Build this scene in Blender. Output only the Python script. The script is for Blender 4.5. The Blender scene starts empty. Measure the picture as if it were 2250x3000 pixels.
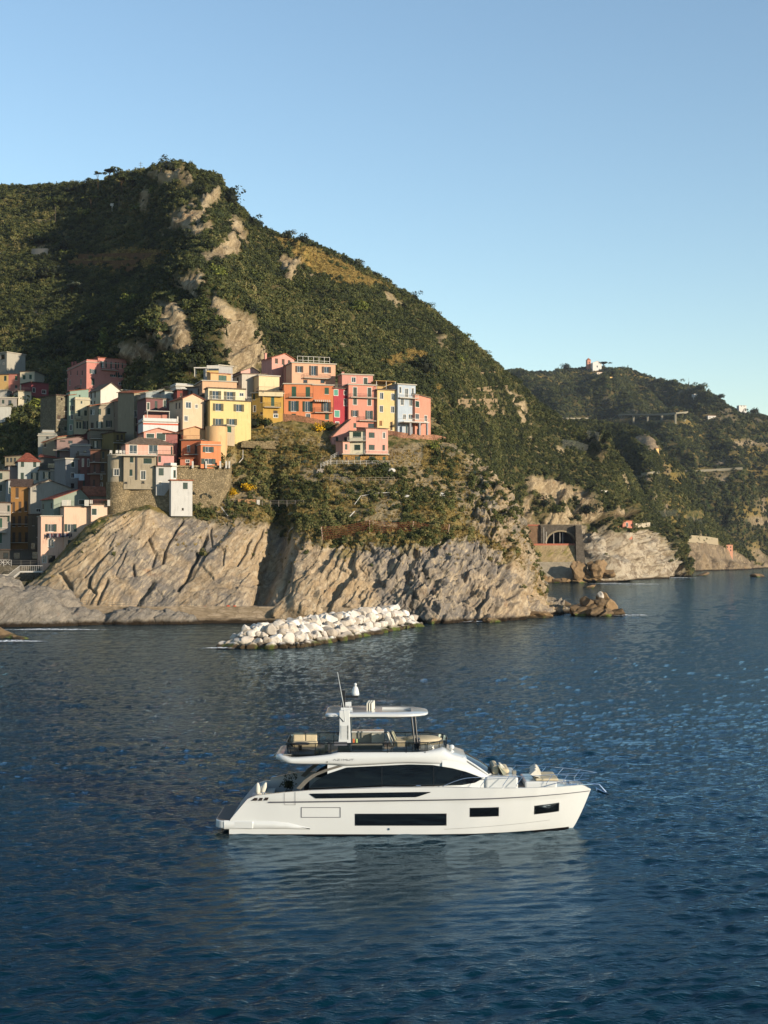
import bpy, bmesh, math, random
import numpy as np
from mathutils import Vector, Matrix
from mathutils.bvhtree import BVHTree

# ------------------------------------------------------------------ camera, sky, sun
SC = bpy.context.scene
COL = SC.collection
F = 4014.0; PITCH = math.atan(114 / F); CH = 16.5
cam_d = bpy.data.cameras.new('camera'); cam = bpy.data.objects.new('camera', cam_d); COL.objects.link(cam)
cam_d.sensor_fit = 'HORIZONTAL'; cam_d.sensor_width = 36.0; cam_d.lens = 36.0 * F / 2250.0
cam_d.clip_start = 0.5; cam_d.clip_end = 20000
cam.location = (0, 0, CH); cam.rotation_euler = (math.pi / 2 + PITCH, 0, 0)
SC.camera = cam
SUN_AZ = math.radians(53)      # to the right of straight-behind-the-camera
SUN_EL = math.radians(14)
SUNV = Vector((math.sin(SUN_AZ) * math.cos(SUN_EL), -math.cos(SUN_AZ) * math.cos(SUN_EL), math.sin(SUN_EL)))
world = bpy.data.worlds.new('World'); SC.world = world; world.use_nodes = True
wn = world.node_tree.nodes; wl = world.node_tree.links
sky = wn.new('ShaderNodeTexSky'); sky.sky_type = 'NISHITA'; sky.sun_disc = False
sky.sun_elevation = SUN_EL; sky.sun_rotation = math.atan2(SUNV.x, SUNV.y)
sky.altitude = 50; sky.air_density = 1.2; sky.dust_density = 0.0; sky.ozone_density = 2.3
bg = wn['Background']; bg.inputs[1].default_value = 0.128
wl.new(sky.outputs[0], bg.inputs[0])
sd = bpy.data.lights.new('sun', 'SUN'); sd.energy = 5.0; sd.angle = math.radians(0.5); sd.color = (1.0, 0.86, 0.68)
sun = bpy.data.objects.new('sun', sd); COL.objects.link(sun)
sun.rotation_euler = SUNV.to_track_quat('Z', 'Y').to_euler(); sun.location = (200, -200, 300)
SC.view_settings.view_transform = 'Standard'; SC.view_settings.look = 'None'
SC.view_settings.gamma = 1.0; SC.view_settings.use_curve_mapping = False
SC.view_settings.exposure = 0.72
SC.cycles.max_bounces = 5; SC.cycles.diffuse_bounces = 2; SC.cycles.glossy_bounces = 3
SC.cycles.transmission_bounces = 3; SC.cycles.transparent_max_bounces = 6; SC.cycles.volume_bounces = 0
SC.cycles.use_denoising = True; SC.cycles.caustics_reflective = False; SC.cycles.caustics_refractive = False

# ------------------------------------------------------------------ geometry of the view (to survey points from the photograph)
CP, SP = math.cos(PITCH), math.sin(PITCH)
def P(px, py, Y):
    dx = (px - 1125) / F; dv = (1500 - py) / F
    d = Vector((dx, CP - dv * SP, SP + dv * CP)); t = Y / d.y
    return Vector((d.x * t, Y, CH + d.z * t))
def Pn(px, py, Y):
    px, py, Y = (np.asarray(a, float) for a in (px, py, Y))
    dx = (px - 1125) / F; dv = (1500 - py) / F
    t = Y / (CP - dv * SP)
    return np.stack([dx * t, Y + 0 * t, CH + (SP + dv * CP) * t], -1)
def proj(v):
    x, y, z = v[..., 0], v[..., 1], v[..., 2] - CH
    dep = y * CP + z * SP; up = -y * SP + z * CP
    return 1125 + F * x / dep, 1500 - F * up / dep
def ray(px, py):
    dx = (px - 1125) / F; dv = (1500 - py) / F
    return Vector((dx, CP - dv * SP, SP + dv * CP))

# ------------------------------------------------------------------ noise
def _h(ix, iy, iz, s):
    n = (ix * 374761393 + iy * 668265263 + iz * 2147483647 + s * 1274126177) & 0xffffffff
    n = ((n ^ (n >> 13)) * 1274126177) & 0xffffffff
    return ((n ^ (n >> 16)) & 0xffff) / 32767.5 - 1.0
def vnoise(p, s=0):
    i = np.floor(p).astype(np.int64); f = p - i; f = f * f * f * (f * (f * 6 - 15) + 10)
    x, y, z = i[..., 0], i[..., 1], i[..., 2]; fx, fy, fz = f[..., 0], f[..., 1], f[..., 2]
    def L(a, b, t): return a + (b - a) * t
    return L(L(L(_h(x, y, z, s), _h(x + 1, y, z, s), fx), L(_h(x, y + 1, z, s), _h(x + 1, y + 1, z, s), fx), fy),
             L(L(_h(x, y, z + 1, s), _h(x + 1, y, z + 1, s), fx), L(_h(x, y + 1, z + 1, s), _h(x + 1, y + 1, z + 1, s), fx), fy), fz)
def fbm(p, sc, oc=4, s=0, ridged=False):
    p = p / sc; a = 1.0; t = 0; r = 0
    for k in range(oc):
        n = vnoise(p, s + k * 17)
        if ridged: n = 1 - 2 * np.abs(n)
        r = r + a * n; t += a; a *= 0.5; p = p * 2.03 + 11.7
    return r / t
def hermite(xs, V, xq):
    xs = np.asarray(xs, float); V = np.asarray(V, float); n = len(xs)
    sl = (V[1:] - V[:-1]) / (xs[1:] - xs[:-1]).reshape((-1,) + (1,) * (V.ndim - 1))
    m = np.zeros_like(V); m[0] = sl[0]; m[-1] = sl[-1]
    m[1:-1] = np.where(sl[1:] * sl[:-1] > 0, 2 * sl[1:] * sl[:-1] / (sl[1:] + sl[:-1] + 1e-12), 0)
    i = np.clip(np.searchsorted(xs, xq, 'right') - 1, 0, n - 2)
    h = (xs[i + 1] - xs[i]); t = (xq - xs[i]) / h
    sh = (-1,) + (1,) * (V.ndim - 1); t = t.reshape(sh); h = h.reshape(sh)
    return ((2*t**3 - 3*t**2 + 1) * V[i] + (t**3 - 2*t**2 + t) * h * m[i] + (-2*t**3 + 3*t**2) * V[i+1] + (t**3 - t**2) * h * m[i+1])
def inpoly(px, py, poly):
    r = np.zeros(px.shape, bool); n = len(poly)
    for k in range(n):
        x0, y0 = poly[k]; x1, y1 = poly[(k + 1) % n]
        if y0 == y1: continue
        c = (y0 > py) != (y1 > py)
        r ^= c & (px < (x1 - x0) * (py - y0) / (y1 - y0) + x0)
    return r

# ------------------------------------------------------------------ object helpers
def tag(o, label=None, cat=None, group=None, kind=None):
    if label: o['label'] = label
    if cat: o['category'] = cat
    if group: o['group'] = group
    if kind: o['kind'] = kind
    return o
def mesh_np(name, verts, faces, mats, smooth=False):
    me = bpy.data.meshes.new(name)
    v = np.asarray(verts, np.float32); f = np.asarray(faces, np.int32)
    me.vertices.add(len(v)); me.vertices.foreach_set('co', v.ravel())
    k = f.shape[1]
    me.loops.add(f.size); me.loops.foreach_set('vertex_index', f.ravel())
    me.polygons.add(len(f)); me.polygons.foreach_set('loop_start', np.arange(0, f.size, k, dtype=np.int32))
    me.polygons.foreach_set('loop_total', np.full(len(f), k, np.int32))
    if smooth: me.polygons.foreach_set('use_smooth', np.ones(len(f), bool))
    for m in (mats if isinstance(mats, (list, tuple)) else [mats]): me.materials.append(m)
    me.update(calc_edges=True); return me
def link(name, me, parent=None, loc=None, rz=None):
    o = bpy.data.objects.new(name, me); COL.objects.link(o)
    if parent is not None: o.parent = parent
    if loc is not None: o.location = loc
    if rz is not None: o.rotation_euler = (0, 0, rz)
    return o
class MB:
    """collects quads / boxes / tubes and links them as one mesh object"""
    def __init__(s): s.v = []; s.f = []; s.mi = []; s.m = 0
    def quad(s, *p):
        n = len(s.v); s.v += [tuple(q) for q in p]; s.f.append(tuple(range(n, n + len(p)))); s.mi.append(s.m); return s
    def box(s, a, b, tw=0, ox=0, oy=0):
        (x0, y0, z0), (x1, y1, z1) = a, b; n = len(s.v)
        s.v += [(x0,y0,z0),(x1,y0,z0),(x1,y1,z0),(x0,y1,z0),(x0,y0,z1),(x1,y0,z1),(x1,y1,z1),(x0,y1,z1)]
        for q in ((0,3,2,1),(4,5,6,7),(0,1,5,4),(1,2,6,5),(2,3,7,6),(3,0,4,7)):
            s.f.append(tuple(n + i for i in q)); s.mi.append(s.m)
        return s
    def slab(s, pts, th):
        """polygon pts (ccw from above) as top face, extruded down by th"""
        n = len(s.v); k = len(pts)
        s.v += [tuple(p) for p in pts] + [(p[0], p[1], p[2] - th) for p in pts]
        s.f.append(tuple(range(n, n + k))); s.f.append(tuple(range(n + 2*k - 1, n + k - 1, -1))); s.mi += [s.m, s.m]
        for i in range(k):
            j = (i + 1) % k; s.f.append((n + i, n + k + i, n + k + j, n + j)); s.mi.append(s.m)
        return s
    def tube(s, pts, r, seg=6, cap=True):
        pts = [Vector(p) for p in pts]; rr = r if isinstance(r, (list, tuple)) else [r] * len(pts); n0 = len(s.v)
        for i, p in enumerate(pts):
            d = (pts[min(i+1, len(pts)-1)] - pts[max(i-1, 0)]).normalized()
            a = d.cross(Vector((0, 0, 1)) if abs(d.z) < 0.9 else Vector((1, 0, 0))).normalized(); b = d.cross(a)
            for k in range(seg):
                t = 2 * math.pi * k / seg; s.v.append(tuple(p + (a * math.cos(t) + b * math.sin(t)) * rr[i]))
        for i in range(len(pts) - 1):
            for k in range(seg):
                l = (k + 1) % seg
                s.f.append((n0+i*seg+k, n0+(i+1)*seg+k, n0+(i+1)*seg+l, n0+i*seg+l)); s.mi.append(s.m)
        if cap:
            s.f.append(tuple(n0 + k for k in range(seg))); s.f.append(tuple(n0 + (len(pts)-1)*seg + k for k in range(seg-1, -1, -1))); s.mi += [s.m]*2
        return s
    def grid(s, rows, close=False):
        n = len(s.v); w = len(rows[0])
        for r in rows: s.v += [tuple(p) for p in r]
        for i in range(len(rows) - 1):
            for k in range(w if close else w - 1):
                l = (k + 1) % w
                s.f.append((n+i*w+k, n+i*w+l, n+(i+1)*w+l, n+(i+1)*w+k)); s.mi.append(s.m)
        return s
    def build(s, name, mats, parent=None, smooth=False, loc=None, rz=None, bevel=0, fixn=False):
        me = bpy.data.meshes.new(name); me.from_pydata(s.v, [], s.f)
        for m in (mats if isinstance(mats, (list, tuple)) else [mats]): me.materials.append(m)
        if any(s.mi): me.polygons.foreach_set('material_index', s.mi)
        if fixn:
            bm = bmesh.new(); bm.from_mesh(me); bmesh.ops.remove_doubles(bm, verts=bm.verts, dist=1e-4)
            bmesh.ops.recalc_face_normals(bm, faces=bm.faces); bm.to_mesh(me); bm.free()
        if smooth: me.polygons.foreach_set('use_smooth', [True] * len(me.polygons))
        me.update()
        o = link(name, me, parent, loc, rz)
        if bevel:
            bv = o.modifiers.new('bevel', 'BEVEL'); bv.width = bevel; bv.segments = 2; bv.limit_method = 'ANGLE'; bv.angle_limit = math.radians(40)
        return o
def empty(name, loc, rz=0, label=None, cat=None, group=None):
    o = bpy.data.objects.new(name, None); COL.objects.link(o); o.location = loc; o.rotation_euler = (0, 0, rz)
    o.empty_display_size = 0.5
    return tag(o, label, cat, group)

# ------------------------------------------------------------------ materials
def C(h):
    """sRGB hex of the paint itself -> linear"""
    h = h.lstrip('#'); r = [int(h[i:i+2], 16) / 255 for i in (0, 2, 4)]
    return tuple(c / 12.92 if c <= 0.04045 else ((c + 0.055) / 1.055) ** 2.4 for c in r) + (1,)
class NT:
    def __init__(s, name):
        s.m = bpy.data.materials.new(name); s.m.use_nodes = True; s.t = s.m.node_tree; s.n = s.t.nodes; s.l = s.t.links
        s.b = s.n['Principled BSDF']; s.out = s.n['Material Output']
    def new(s, t, **k):
        n = s.n.new('ShaderNode' + t)
        for a, v in k.items(): setattr(n, a, v)
        return n
    def put(s, sock, v):
        if hasattr(v, 'links') or isinstance(v, bpy.types.NodeSocket): s.l.new(v, sock)
        else: sock.default_value = v
    def coord(s, which='Object', scale=None, rot=None):
        o = s.new('TexCoord').outputs[which] if which != 'Position' else s.new('NewGeometry').outputs['Position']
        if scale is None and rot is None: return o
        m = s.new('Mapping'); s.l.new(o, m.inputs[0])
        if scale is not None: m.inputs['Scale'].default_value = scale
        if rot is not None: m.inputs['Rotation'].default_value = rot
        return m.outputs[0]
    def noise(s, vec, scale, detail=4, rough=0.55, dist=0.0):
        n = s.new('TexNoise'); s.l.new(vec, n.inputs['Vector']); n.inputs['Scale'].default_value = scale
        n.inputs['Detail'].default_value = detail; n.inputs['Roughness'].default_value = rough; n.inputs['Distortion'].default_value = dist
        return n.outputs[0]
    def ramp(s, f, a, b):
        n = s.new('MapRange'); s.put(n.inputs[0], f); n.inputs[1].default_value = a; n.inputs[2].default_value = b
        n.interpolation_type = 'SMOOTHSTEP'; return n.outputs[0]
    def mix(s, f, a, b, mode='MIX'):
        n = s.new('Mix', data_type='RGBA', blend_type=mode)
        s.put(n.inputs[0], f); s.put(n.inputs[6], a); s.put(n.inputs[7], b); return n.outputs[2]
    def math(s, op, a, b=0.0, clamp=False):
        n = s.new('Math', operation=op, use_clamp=clamp); s.put(n.inputs[0], a); s.put(n.inputs[1], b); return n.outputs[0]
    def attr(s, name, typ='GEOMETRY'):
        n = s.new('Attribute'); n.attribute_name = name; n.attribute_type = typ; return n
    def bump(s, h, strength=0.5, dist=0.1, prev=None):
        n = s.new('Bump'); s.l.new(h, n.inputs['Height']); n.inputs['Strength'].default_value = strength; n.inputs['Distance'].default_value = dist
        if prev is not None: s.l.new(prev, n.inputs['Normal'])
        return n.outputs[0]
    def done(s, col=None, rough=0.8, normal=None, spec=0.3, metal=0.0, **k):
        if col is not None: s.put(s.b.inputs['Base Color'], col)
        s.put(s.b.inputs['Roughness'], rough); s.b.inputs['Specular IOR Level'].default_value = spec; s.b.inputs['Metallic'].default_value = metal
        if normal is not None: s.l.new(normal, s.b.inputs['Normal'])
        for a, v in k.items(): s.b.inputs[a.replace('_', ' ')].default_value = v
        return s.m
_M = {}
def soften(c, k=0.14, v=0.80):
    l = 0.3 * c[0] + 0.6 * c[1] + 0.1 * c[2]
    return tuple((x * (1 - k) + l * k) * v for x in c[:3]) + (1,)
def plaster(h, wear=0.5):
    key = ('pl', h, wear)
    if key in _M: return _M[key]
    t = NT('plaster_' + h.strip('#')); c = t.coord('Object'); base = soften(C(h))
    st = t.noise(t.coord('Object', (1.2, 1.2, 0.18)), 1.6, 5, 0.65)
    bl = t.noise(c, 0.55, 6, 0.65)
    dark = tuple(x * 0.62 for x in base[:3]) + (1,); pale = tuple(min(1, x * 1.1 + 0.03) for x in base[:3]) + (1,)
    a = t.mix(t.math('MULTIPLY', t.ramp(st, 0.48, 0.72), wear), base, dark)
    a = t.mix(t.math('MULTIPLY', t.ramp(bl, 0.5, 0.75), 0.5), a, pale)
    g = t.noise(c, 6, 5, 0.7)
    a = t.mix(t.math('MULTIPLY', t.ramp(g, 0.55, 0.7), 0.25 * wear), a, dark)
    _M[key] = t.done(a, 0.92, t.bump(g, 0.35, 0.05), 0.15); return _M[key]
def paint(h, rough=0.55, spec=0.35, metal=0.0):
    key = ('pa', h, rough, metal)
    if key in _M: return _M[key]
    t = NT('paint_' + h.strip('#')); n = t.noise(t.coord('Object'), 3, 4, 0.6); b = tuple(x * .85 for x in C(h)[:3]) + (1,)
    a = t.mix(t.ramp(n, 0.35, 0.75), tuple(x * 0.82 for x in b[:3]) + (1,), b)
    _M[key] = t.done(a, rough, None, spec, metal); return _M[key]
def glassy(h='#1c2a38', rough=0.08):
    key = ('gl', h, rough)
    if key in _M: return _M[key]
    t = NT('window_glass'); _M[key] = t.done(C(h), rough, t.bump(t.noise(t.coord('Object'), 1.5, 2), 0.05, 0.02), 0.8); return _M[key]
def roof_mat(h):
    key = ('rf', h)
    if key in _M: return _M[key]
    t = NT('roof_tiles'); c = t.coord('Object'); b = C(h)
    n = t.noise(c, 1.3, 5, 0.7); w = t.new('TexWave', wave_type='BANDS', bands_direction='X'); t.l.new(c, w.inputs[0]); w.inputs['Scale'].default_value = 1.6
    a = t.mix(t.ramp(n, 0.35, 0.7), tuple(x * 0.55 for x in b[:3]) + (1,), tuple(min(1, x * 1.15) for x in b[:3]) + (1,))
    n2 = t.noise(c, 5, 3, 0.7); a = t.mix(t.math('MULTIPLY', t.ramp(n2, 0.55, 0.7), 0.4), a, C('#a8a08c'))
    _M[key] = t.done(a, 0.9, t.bump(w.outputs[0], 0.8, 0.08), 0.15); return _M[key]
def stone_mat(h, h2, scale=1.2, name='rubble_stone'):
    scale *= 1.9
    key = ('st', h, h2, scale)
    if key in _M: return _M[key]
    t = NT(name); c = t.coord('Position')
    v = t.new('TexVoronoi', feature='DISTANCE_TO_EDGE'); t.l.new(c, v.inputs['Vector']); v.inputs['Scale'].default_value = scale
    v2 = t.new('TexVoronoi'); t.l.new(c, v2.inputs['Vector']); v2.inputs['Scale'].default_value = scale
    n = t.noise(c, 0.35, 5, 0.65); n2 = t.noise(c, 4, 4, 0.7)
    sp = t.new('SeparateColor'); t.l.new(v2.outputs['Color'], sp.inputs[0])
    a = t.mix(sp.outputs[0], C(h), C(h2)); d = tuple(x * 0.45 for x in C(h)[:3]) + (1,)
    a = t.mix(t.math('MULTIPLY', t.ramp(n, 0.4, 0.7), 0.6), a, d)
    a = t.mix(t.math('MULTIPLY', t.ramp(v.outputs[0], 0.07, 0.0), 0.6), a, d)
    hh = t.math('ADD', t.ramp(v.outputs[0], 0.0, 0.15), n2)
    _M[key] = t.done(a, 0.95, t.bump(hh, 0.9, 0.15), 0.1); return _M[key]
# ------------------------------------------------------------------ ground sheets
def rock_mat(name, c1, c2, c3, green='#34401c', strata=(0, -0.9, 0), sc=1.0, soil='#6b5a38', bs=0.9, ground=True):
    t = NT(name); pos = t.coord('Position'); m = t.attr('mask'); sep = t.new('SeparateColor'); t.l.new(m.outputs['Color'], sep.inputs[0])
    n1 = t.noise(pos, 0.05 * sc, 6, 0.62, 0.6); n2 = t.noise(pos, 0.35 * sc, 6, 0.7, 0.3)
    m0 = t.new('Mapping'); t.l.new(pos, m0.inputs[0]); m0.inputs['Rotation'].default_value = strata
    ms = t.new('Mapping'); t.l.new(m0.outputs[0], ms.inputs[0]); ms.inputs['Scale'].default_value = (1.0, 0.5, 0.22)
    st = t.noise(ms.outputs[0], 0.9 * sc, 5, 0.7, 0.4)
    a = t.mix(t.ramp(n1, 0.40, 0.58), C(c1), C(c2)); a = t.mix(t.ramp(st, 0.45, 0.68), a, C(c3)); a = t.mix(1.0, a, (0.80, 0.79, 0.80, 1), 'MULTIPLY')
    dk = t.mix(1.0, a, (0.42, 0.40, 0.38, 1), 'MULTIPLY')
    a = t.mix(t.math('MULTIPLY', t.ramp(n2, 0.5, 0.72), 0.75), a, dk)
    rust = t.noise(pos, 0.22 * sc, 4, 0.6); a = t.mix(t.math('MULTIPLY', t.ramp(rust, 0.62, 0.75), 0.35), a, C('#8a5a30'))
    v = t.new('TexVoronoi', feature='DISTANCE_TO_EDGE'); t.l.new(ms.outputs[0], v.inputs['Vector']); v.inputs['Scale'].default_value = 0.8 * sc
    a = t.mix(t.math('MULTIPLY', t.ramp(v.outputs[0], 0.05, 0.0), 0.5), a, dk)
    # soil and low green cover
    g = t.noise(pos, 0.5 * sc, 5, 0.7); gn = t.mix(t.ramp(g, 0.40, 0.6), C(green), C(soil)); gn = t.mix(t.math('MULTIPLY', t.ramp(t.noise(pos, 2.0 * sc, 3, 0.7), 0.5, 0.7), 0.6), gn, C('#20260f'))
    a = t.mix(sep.outputs[0], gn, a) if ground else a
    gold = t.mix(t.ramp(g, 0.4, 0.6), C('#8f7440'), C('#6f6334'))
    a = t.mix(sep.outputs[1], a, gold) if ground else a
    if ground: a = t.mix(t.math('MULTIPLY', sep.outputs[2], 0.75), a, t.mix(t.ramp(n2, 0.42, 0.62), C('#a89e8c'), C('#6c6052')))
    sx = t.new('SeparateXYZ'); t.l.new(pos, sx.inputs[0])
    wz = t.math('ADD', sx.outputs[2], t.math('MULTIPLY', n2, 1.6))
    a = t.mix(t.ramp(wz, 2.1, 1.2), a, C('#2a2218'))
    hgt = t.math('ADD', t.math('MULTIPLY', st, 1.2), t.math('ADD', n2, t.math('MULTIPLY', t.noise(pos, 1.6 * sc, 5, 0.75), 0.5)))
    return t.done(a, 0.93, t.bump(hgt, bs, 0.7 / sc), 0.12)
SHEETS = {}
def sheet(name, cols, nx, ny, disp, mask, mat, back=(0, 60, -50), front=-4):
    """cols: (px, [(py, Y), ...]); gives a ground sheet through the surveyed points with displacement disp(W, t, px, py)"""
    xs = np.array([c[0] for c in cols], float)
    K = np.stack([Pn([c[0] + (r[2] if len(r) > 2 else 0) for r in c[1]], [r[0] for r in c[1]], [r[1] for r in c[1]]) for c in cols])  # cols, rows, 3
    pre = K[:, :1] + np.array([0, -1.0, front]); post = K[:, -1:] + np.array(back)
    K = np.concatenate([pre, K, post], 1); R = K.shape[1]
    xq = np.linspace(xs[0], xs[-1], nx); G = hermite(xs, K, xq).transpose(1, 0, 2)
    tq = np.linspace(0, R - 1, ny); W = hermite(np.arange(R), G, tq)            # ny, nx, 3
    du = np.gradient(W, axis=1); dv = np.gradient(W, axis=0); N = np.cross(du, dv); N /= np.linalg.norm(N, axis=-1, keepdims=True) + 1e-9
    T = np.repeat(tq[:, None] - 1, nx, 1); px, py = proj(W)
    W = W + N * disp(W, T, px, py)[..., None]
    px, py = proj(W); M = mask(W, T, px, py)
    i = np.arange((ny - 1) * nx).reshape(ny - 1, nx)[:, :-1].ravel()
    Fc = np.stack([i, i + 1, i + nx + 1, i + nx], 1)
    me = mesh_np(name, W.reshape(-1, 3), Fc, mat, True)
    ca = me.color_attributes.new('mask', 'FLOAT_COLOR', 'POINT'); ca.data.foreach_set('color', M.reshape(-1, 4).astype(np.float32).ravel())
    o = tag(link(name, me), kind='structure')
    SHEETS[name] = dict(W=W, M=M, px=px, py=py, T=T, o=o, bvh=None, faces=Fc)
    return o
def sbvh(n):
    s = SHEETS[n]
    if s['bvh'] is None: s['bvh'] = BVHTree.FromPolygons(s['W'].reshape(-1, 3).tolist(), s['faces'].tolist())
    return s['bvh']
def on(px, py, n, tries=14):
    for k in range(tries):
        h = sbvh(n).ray_cast(Vector((0, 0, CH)), ray(px, py + 3 * k).normalized())
        if h[0] is not None: return h[0]
    return None
def on_(px, py, n):
    h = sbvh(n).ray_cast(Vector((0, 0, CH)), ray(px, py).normalized())
    return h[0]
def soft(m, k=2):
    m = m.astype(float)
    for _ in range(k):
        m = (m + np.roll(m, 1, 0) + np.roll(m, -1, 0) + np.roll(m, 1, 1) + np.roll(m, -1, 1)) / 5
    return m
def polymask(W, px, py, polys, warp=14, wl=14.0):
    wx = px + warp * fbm(W, wl, 4, 5); wy = py + warp * fbm(W, wl, 4, 9); r = np.zeros(px.shape, bool)
    for p in polys: r |= inpoly(wx, wy, p)
    return soft(r, 2)
def Z(o, s): return lambda *pts: [(o[0] + x / s, o[1] + y / s) for x, y in pts]
z4 = Z((0, 450), 1.659); z5 = Z((600, 600), 1.659); z6 = Z((1200, 1250), 2.765); z7 = Z((1600, 1000), 2.552)
def saw(q, e=0.04):
    f = q - np.floor(q); return np.where(f < e, f / e, 1 - (f - e) / (1 - e))
def plates(q, s, a, b, seed):
    """slab plates: bands of width a across the bedding, broken into lengths b along it"""
    i = np.floor(q / a).astype(np.int64); o = _h(i, i * 0, i * 0, seed); j = np.floor(s / b + o * 3).astype(np.int64); return _h(i, j, i * 0, seed + 1)
def smooth01(x, a, b):
    t = np.clip((x - a) / (b - a), 0, 1); return t * t * (3 - 2 * t)

# --- the promontory: sea cliff, terraced gardens, ledge the houses stand on
A = [
 (-90, [(1790,322),(1765,326),(1735,332),(1700,345),(1640,372),(1600,420),(1560,470)]),
 (60,  [(1788,322),(1750,326),(1715,332),(1690,345),(1640,368),(1590,420),(1540,470)]),
 (120, [(1785,320),(1730,325),(1690,331),(1670,345),(1630,368),(1580,420),(1500,470)]),
 (200, [(1782,319),(1690,325),(1606,333),(1596,344),(1560,353),(1500,420),(1450,470)]),
 (290, [(1780,318),(1650,326),(1526,334),(1520,345),(1490,352),(1440,400),(1400,470)]),
 (430, [(1780,318),(1640,327),(1492,337),(1480,341),(1410,347),(1370,380),(1310,430)]),
 (520, [(1782,318),(1650,328),(1512,340),(1495,343),(1380,348),(1310,372),(1230,430)]),
 (640, [(1782,318),(1660,328),(1514,341),(1455,347),(1330,354),(1262,368),(1150,425)]),
 (700, [(1784,318),(1660,329),(1524,340),(1420,352),(1300,362),(1250,370),(1130,425)]),
 (765, [(1786,320,-32),(1670,331,-8),(1535,341,12),(1420,352),(1290,364),(1238,372),(1110,425)]),
 (800, [(1788,326,-40),(1685,337,-10),(1552,346,18),(1430,354),(1285,365),(1228,372),(1100,425)]),
 (838, [(1790,313,-34),(1695,324,-8),(1565,337,16),(1430,350),(1290,364),(1230,372),(1105,425)]),
 (900, [(1793,313),(1700,321),(1578,332),(1440,347),(1310,361),(1236,372),(1110,425)]),
 (1000,[(1797,316),(1700,322),(1585,331),(1450,346),(1372,353),(1262,373),(1125,425)]),
 (1080,[(1802,317),(1700,322),(1585,331),(1450,346),(1374,354),(1275,374),(1130,425)]),
 (1180,[(1822,316),(1700,322),(1580,332),(1450,347),(1376,356),(1278,376),(1150,430)]),
 (1280,[(1826,313),(1700,322),(1570,334),(1440,350),(1350,364),(1290,380),(1170,440)]),
 (1340,[(1824,315),(1700,325),(1570,337),(1450,352),(1380,363),(1312,380),(1310,450)]),
 (1400,[(1822,318),(1690,328),(1560,342),(1460,354),(1400,362),(1366,376),(1380,440)]),
 (1458,[(1820,321),(1700,331),(1600,340),(1500,350),(1445,357),(1421,364),(1440,400)]),
 (1500,[(1815,326),(1720,334),(1620,342),(1540,350),(1495,356),(1478,361),(1520,395)]),
 (1540,[(1808,334),(1740,340),(1690,345),(1645,350),(1615,355),(1603,360),(1650,390)]),
 (1580,[(1800,345),(1765,348),(1735,351),(1712,354),(1702,357),(1698,360),(1740,385)]),
 (1627,[(1797,356),(1790,358),(1784,360),(1780,362),(1777,364),(1776,366),(1790,380)]),
 (1690,[(1800,362),(1799,364),(1798,365),(1797,366),(1796,367),(1796,368),(1810,380)]),
]
zc = Z((100, 1450), 2.074)
CRACKS = [(zc((700, 250), (720, 310), (745, 350), (720, 420)), 3, 1.2), (zc((900, 145), (830, 270), (800, 330), (785, 400)), 3.5, 1.6), (zc((1050, 240), (1010, 310), (940, 470), (875, 565)), 5, 2.2), (zc((475, 315), (380, 400), (300, 480)), 3, 1.2),
 (zc((345, 480), (328, 540), (372, 600), (345, 655)), 3, 1.2), (zc((445, 518), (405, 580), (385, 660)), 5, 1.6), (zc((715, 518), (650, 590), (610, 680)), 8, 2.4), (zc((1320, 265), (1290, 330), (1240, 410)), 3.5, 1.2), (zc((1400, 200), (1350, 320), (1330, 360)), 3, 1.0),
 (zc((1075, 190), (1078, 290), (1155, 340), (1150, 420)), 2.5, .9), (zc((160, 480), (205, 540), (215, 640)), 6, 1.6), (zc((600, 430), (605, 480)), 4, 1.2), (zc((560, 340), (500, 480)), 2.5, .7), (zc((1480, 400), (1490, 500)), 4, 1.2), (zc((480, 500), (620, 480), (790, 400)), 2.5, .9), (zc((1590, 330), (1540, 480), (1470, 620)), 8, 2.4),
 (zc((900, 580), (1150, 550), (1400, 545)), 2.2, .7), (zc((740, 210), (660, 320), (520, 350)), 2.5, .8)]
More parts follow.
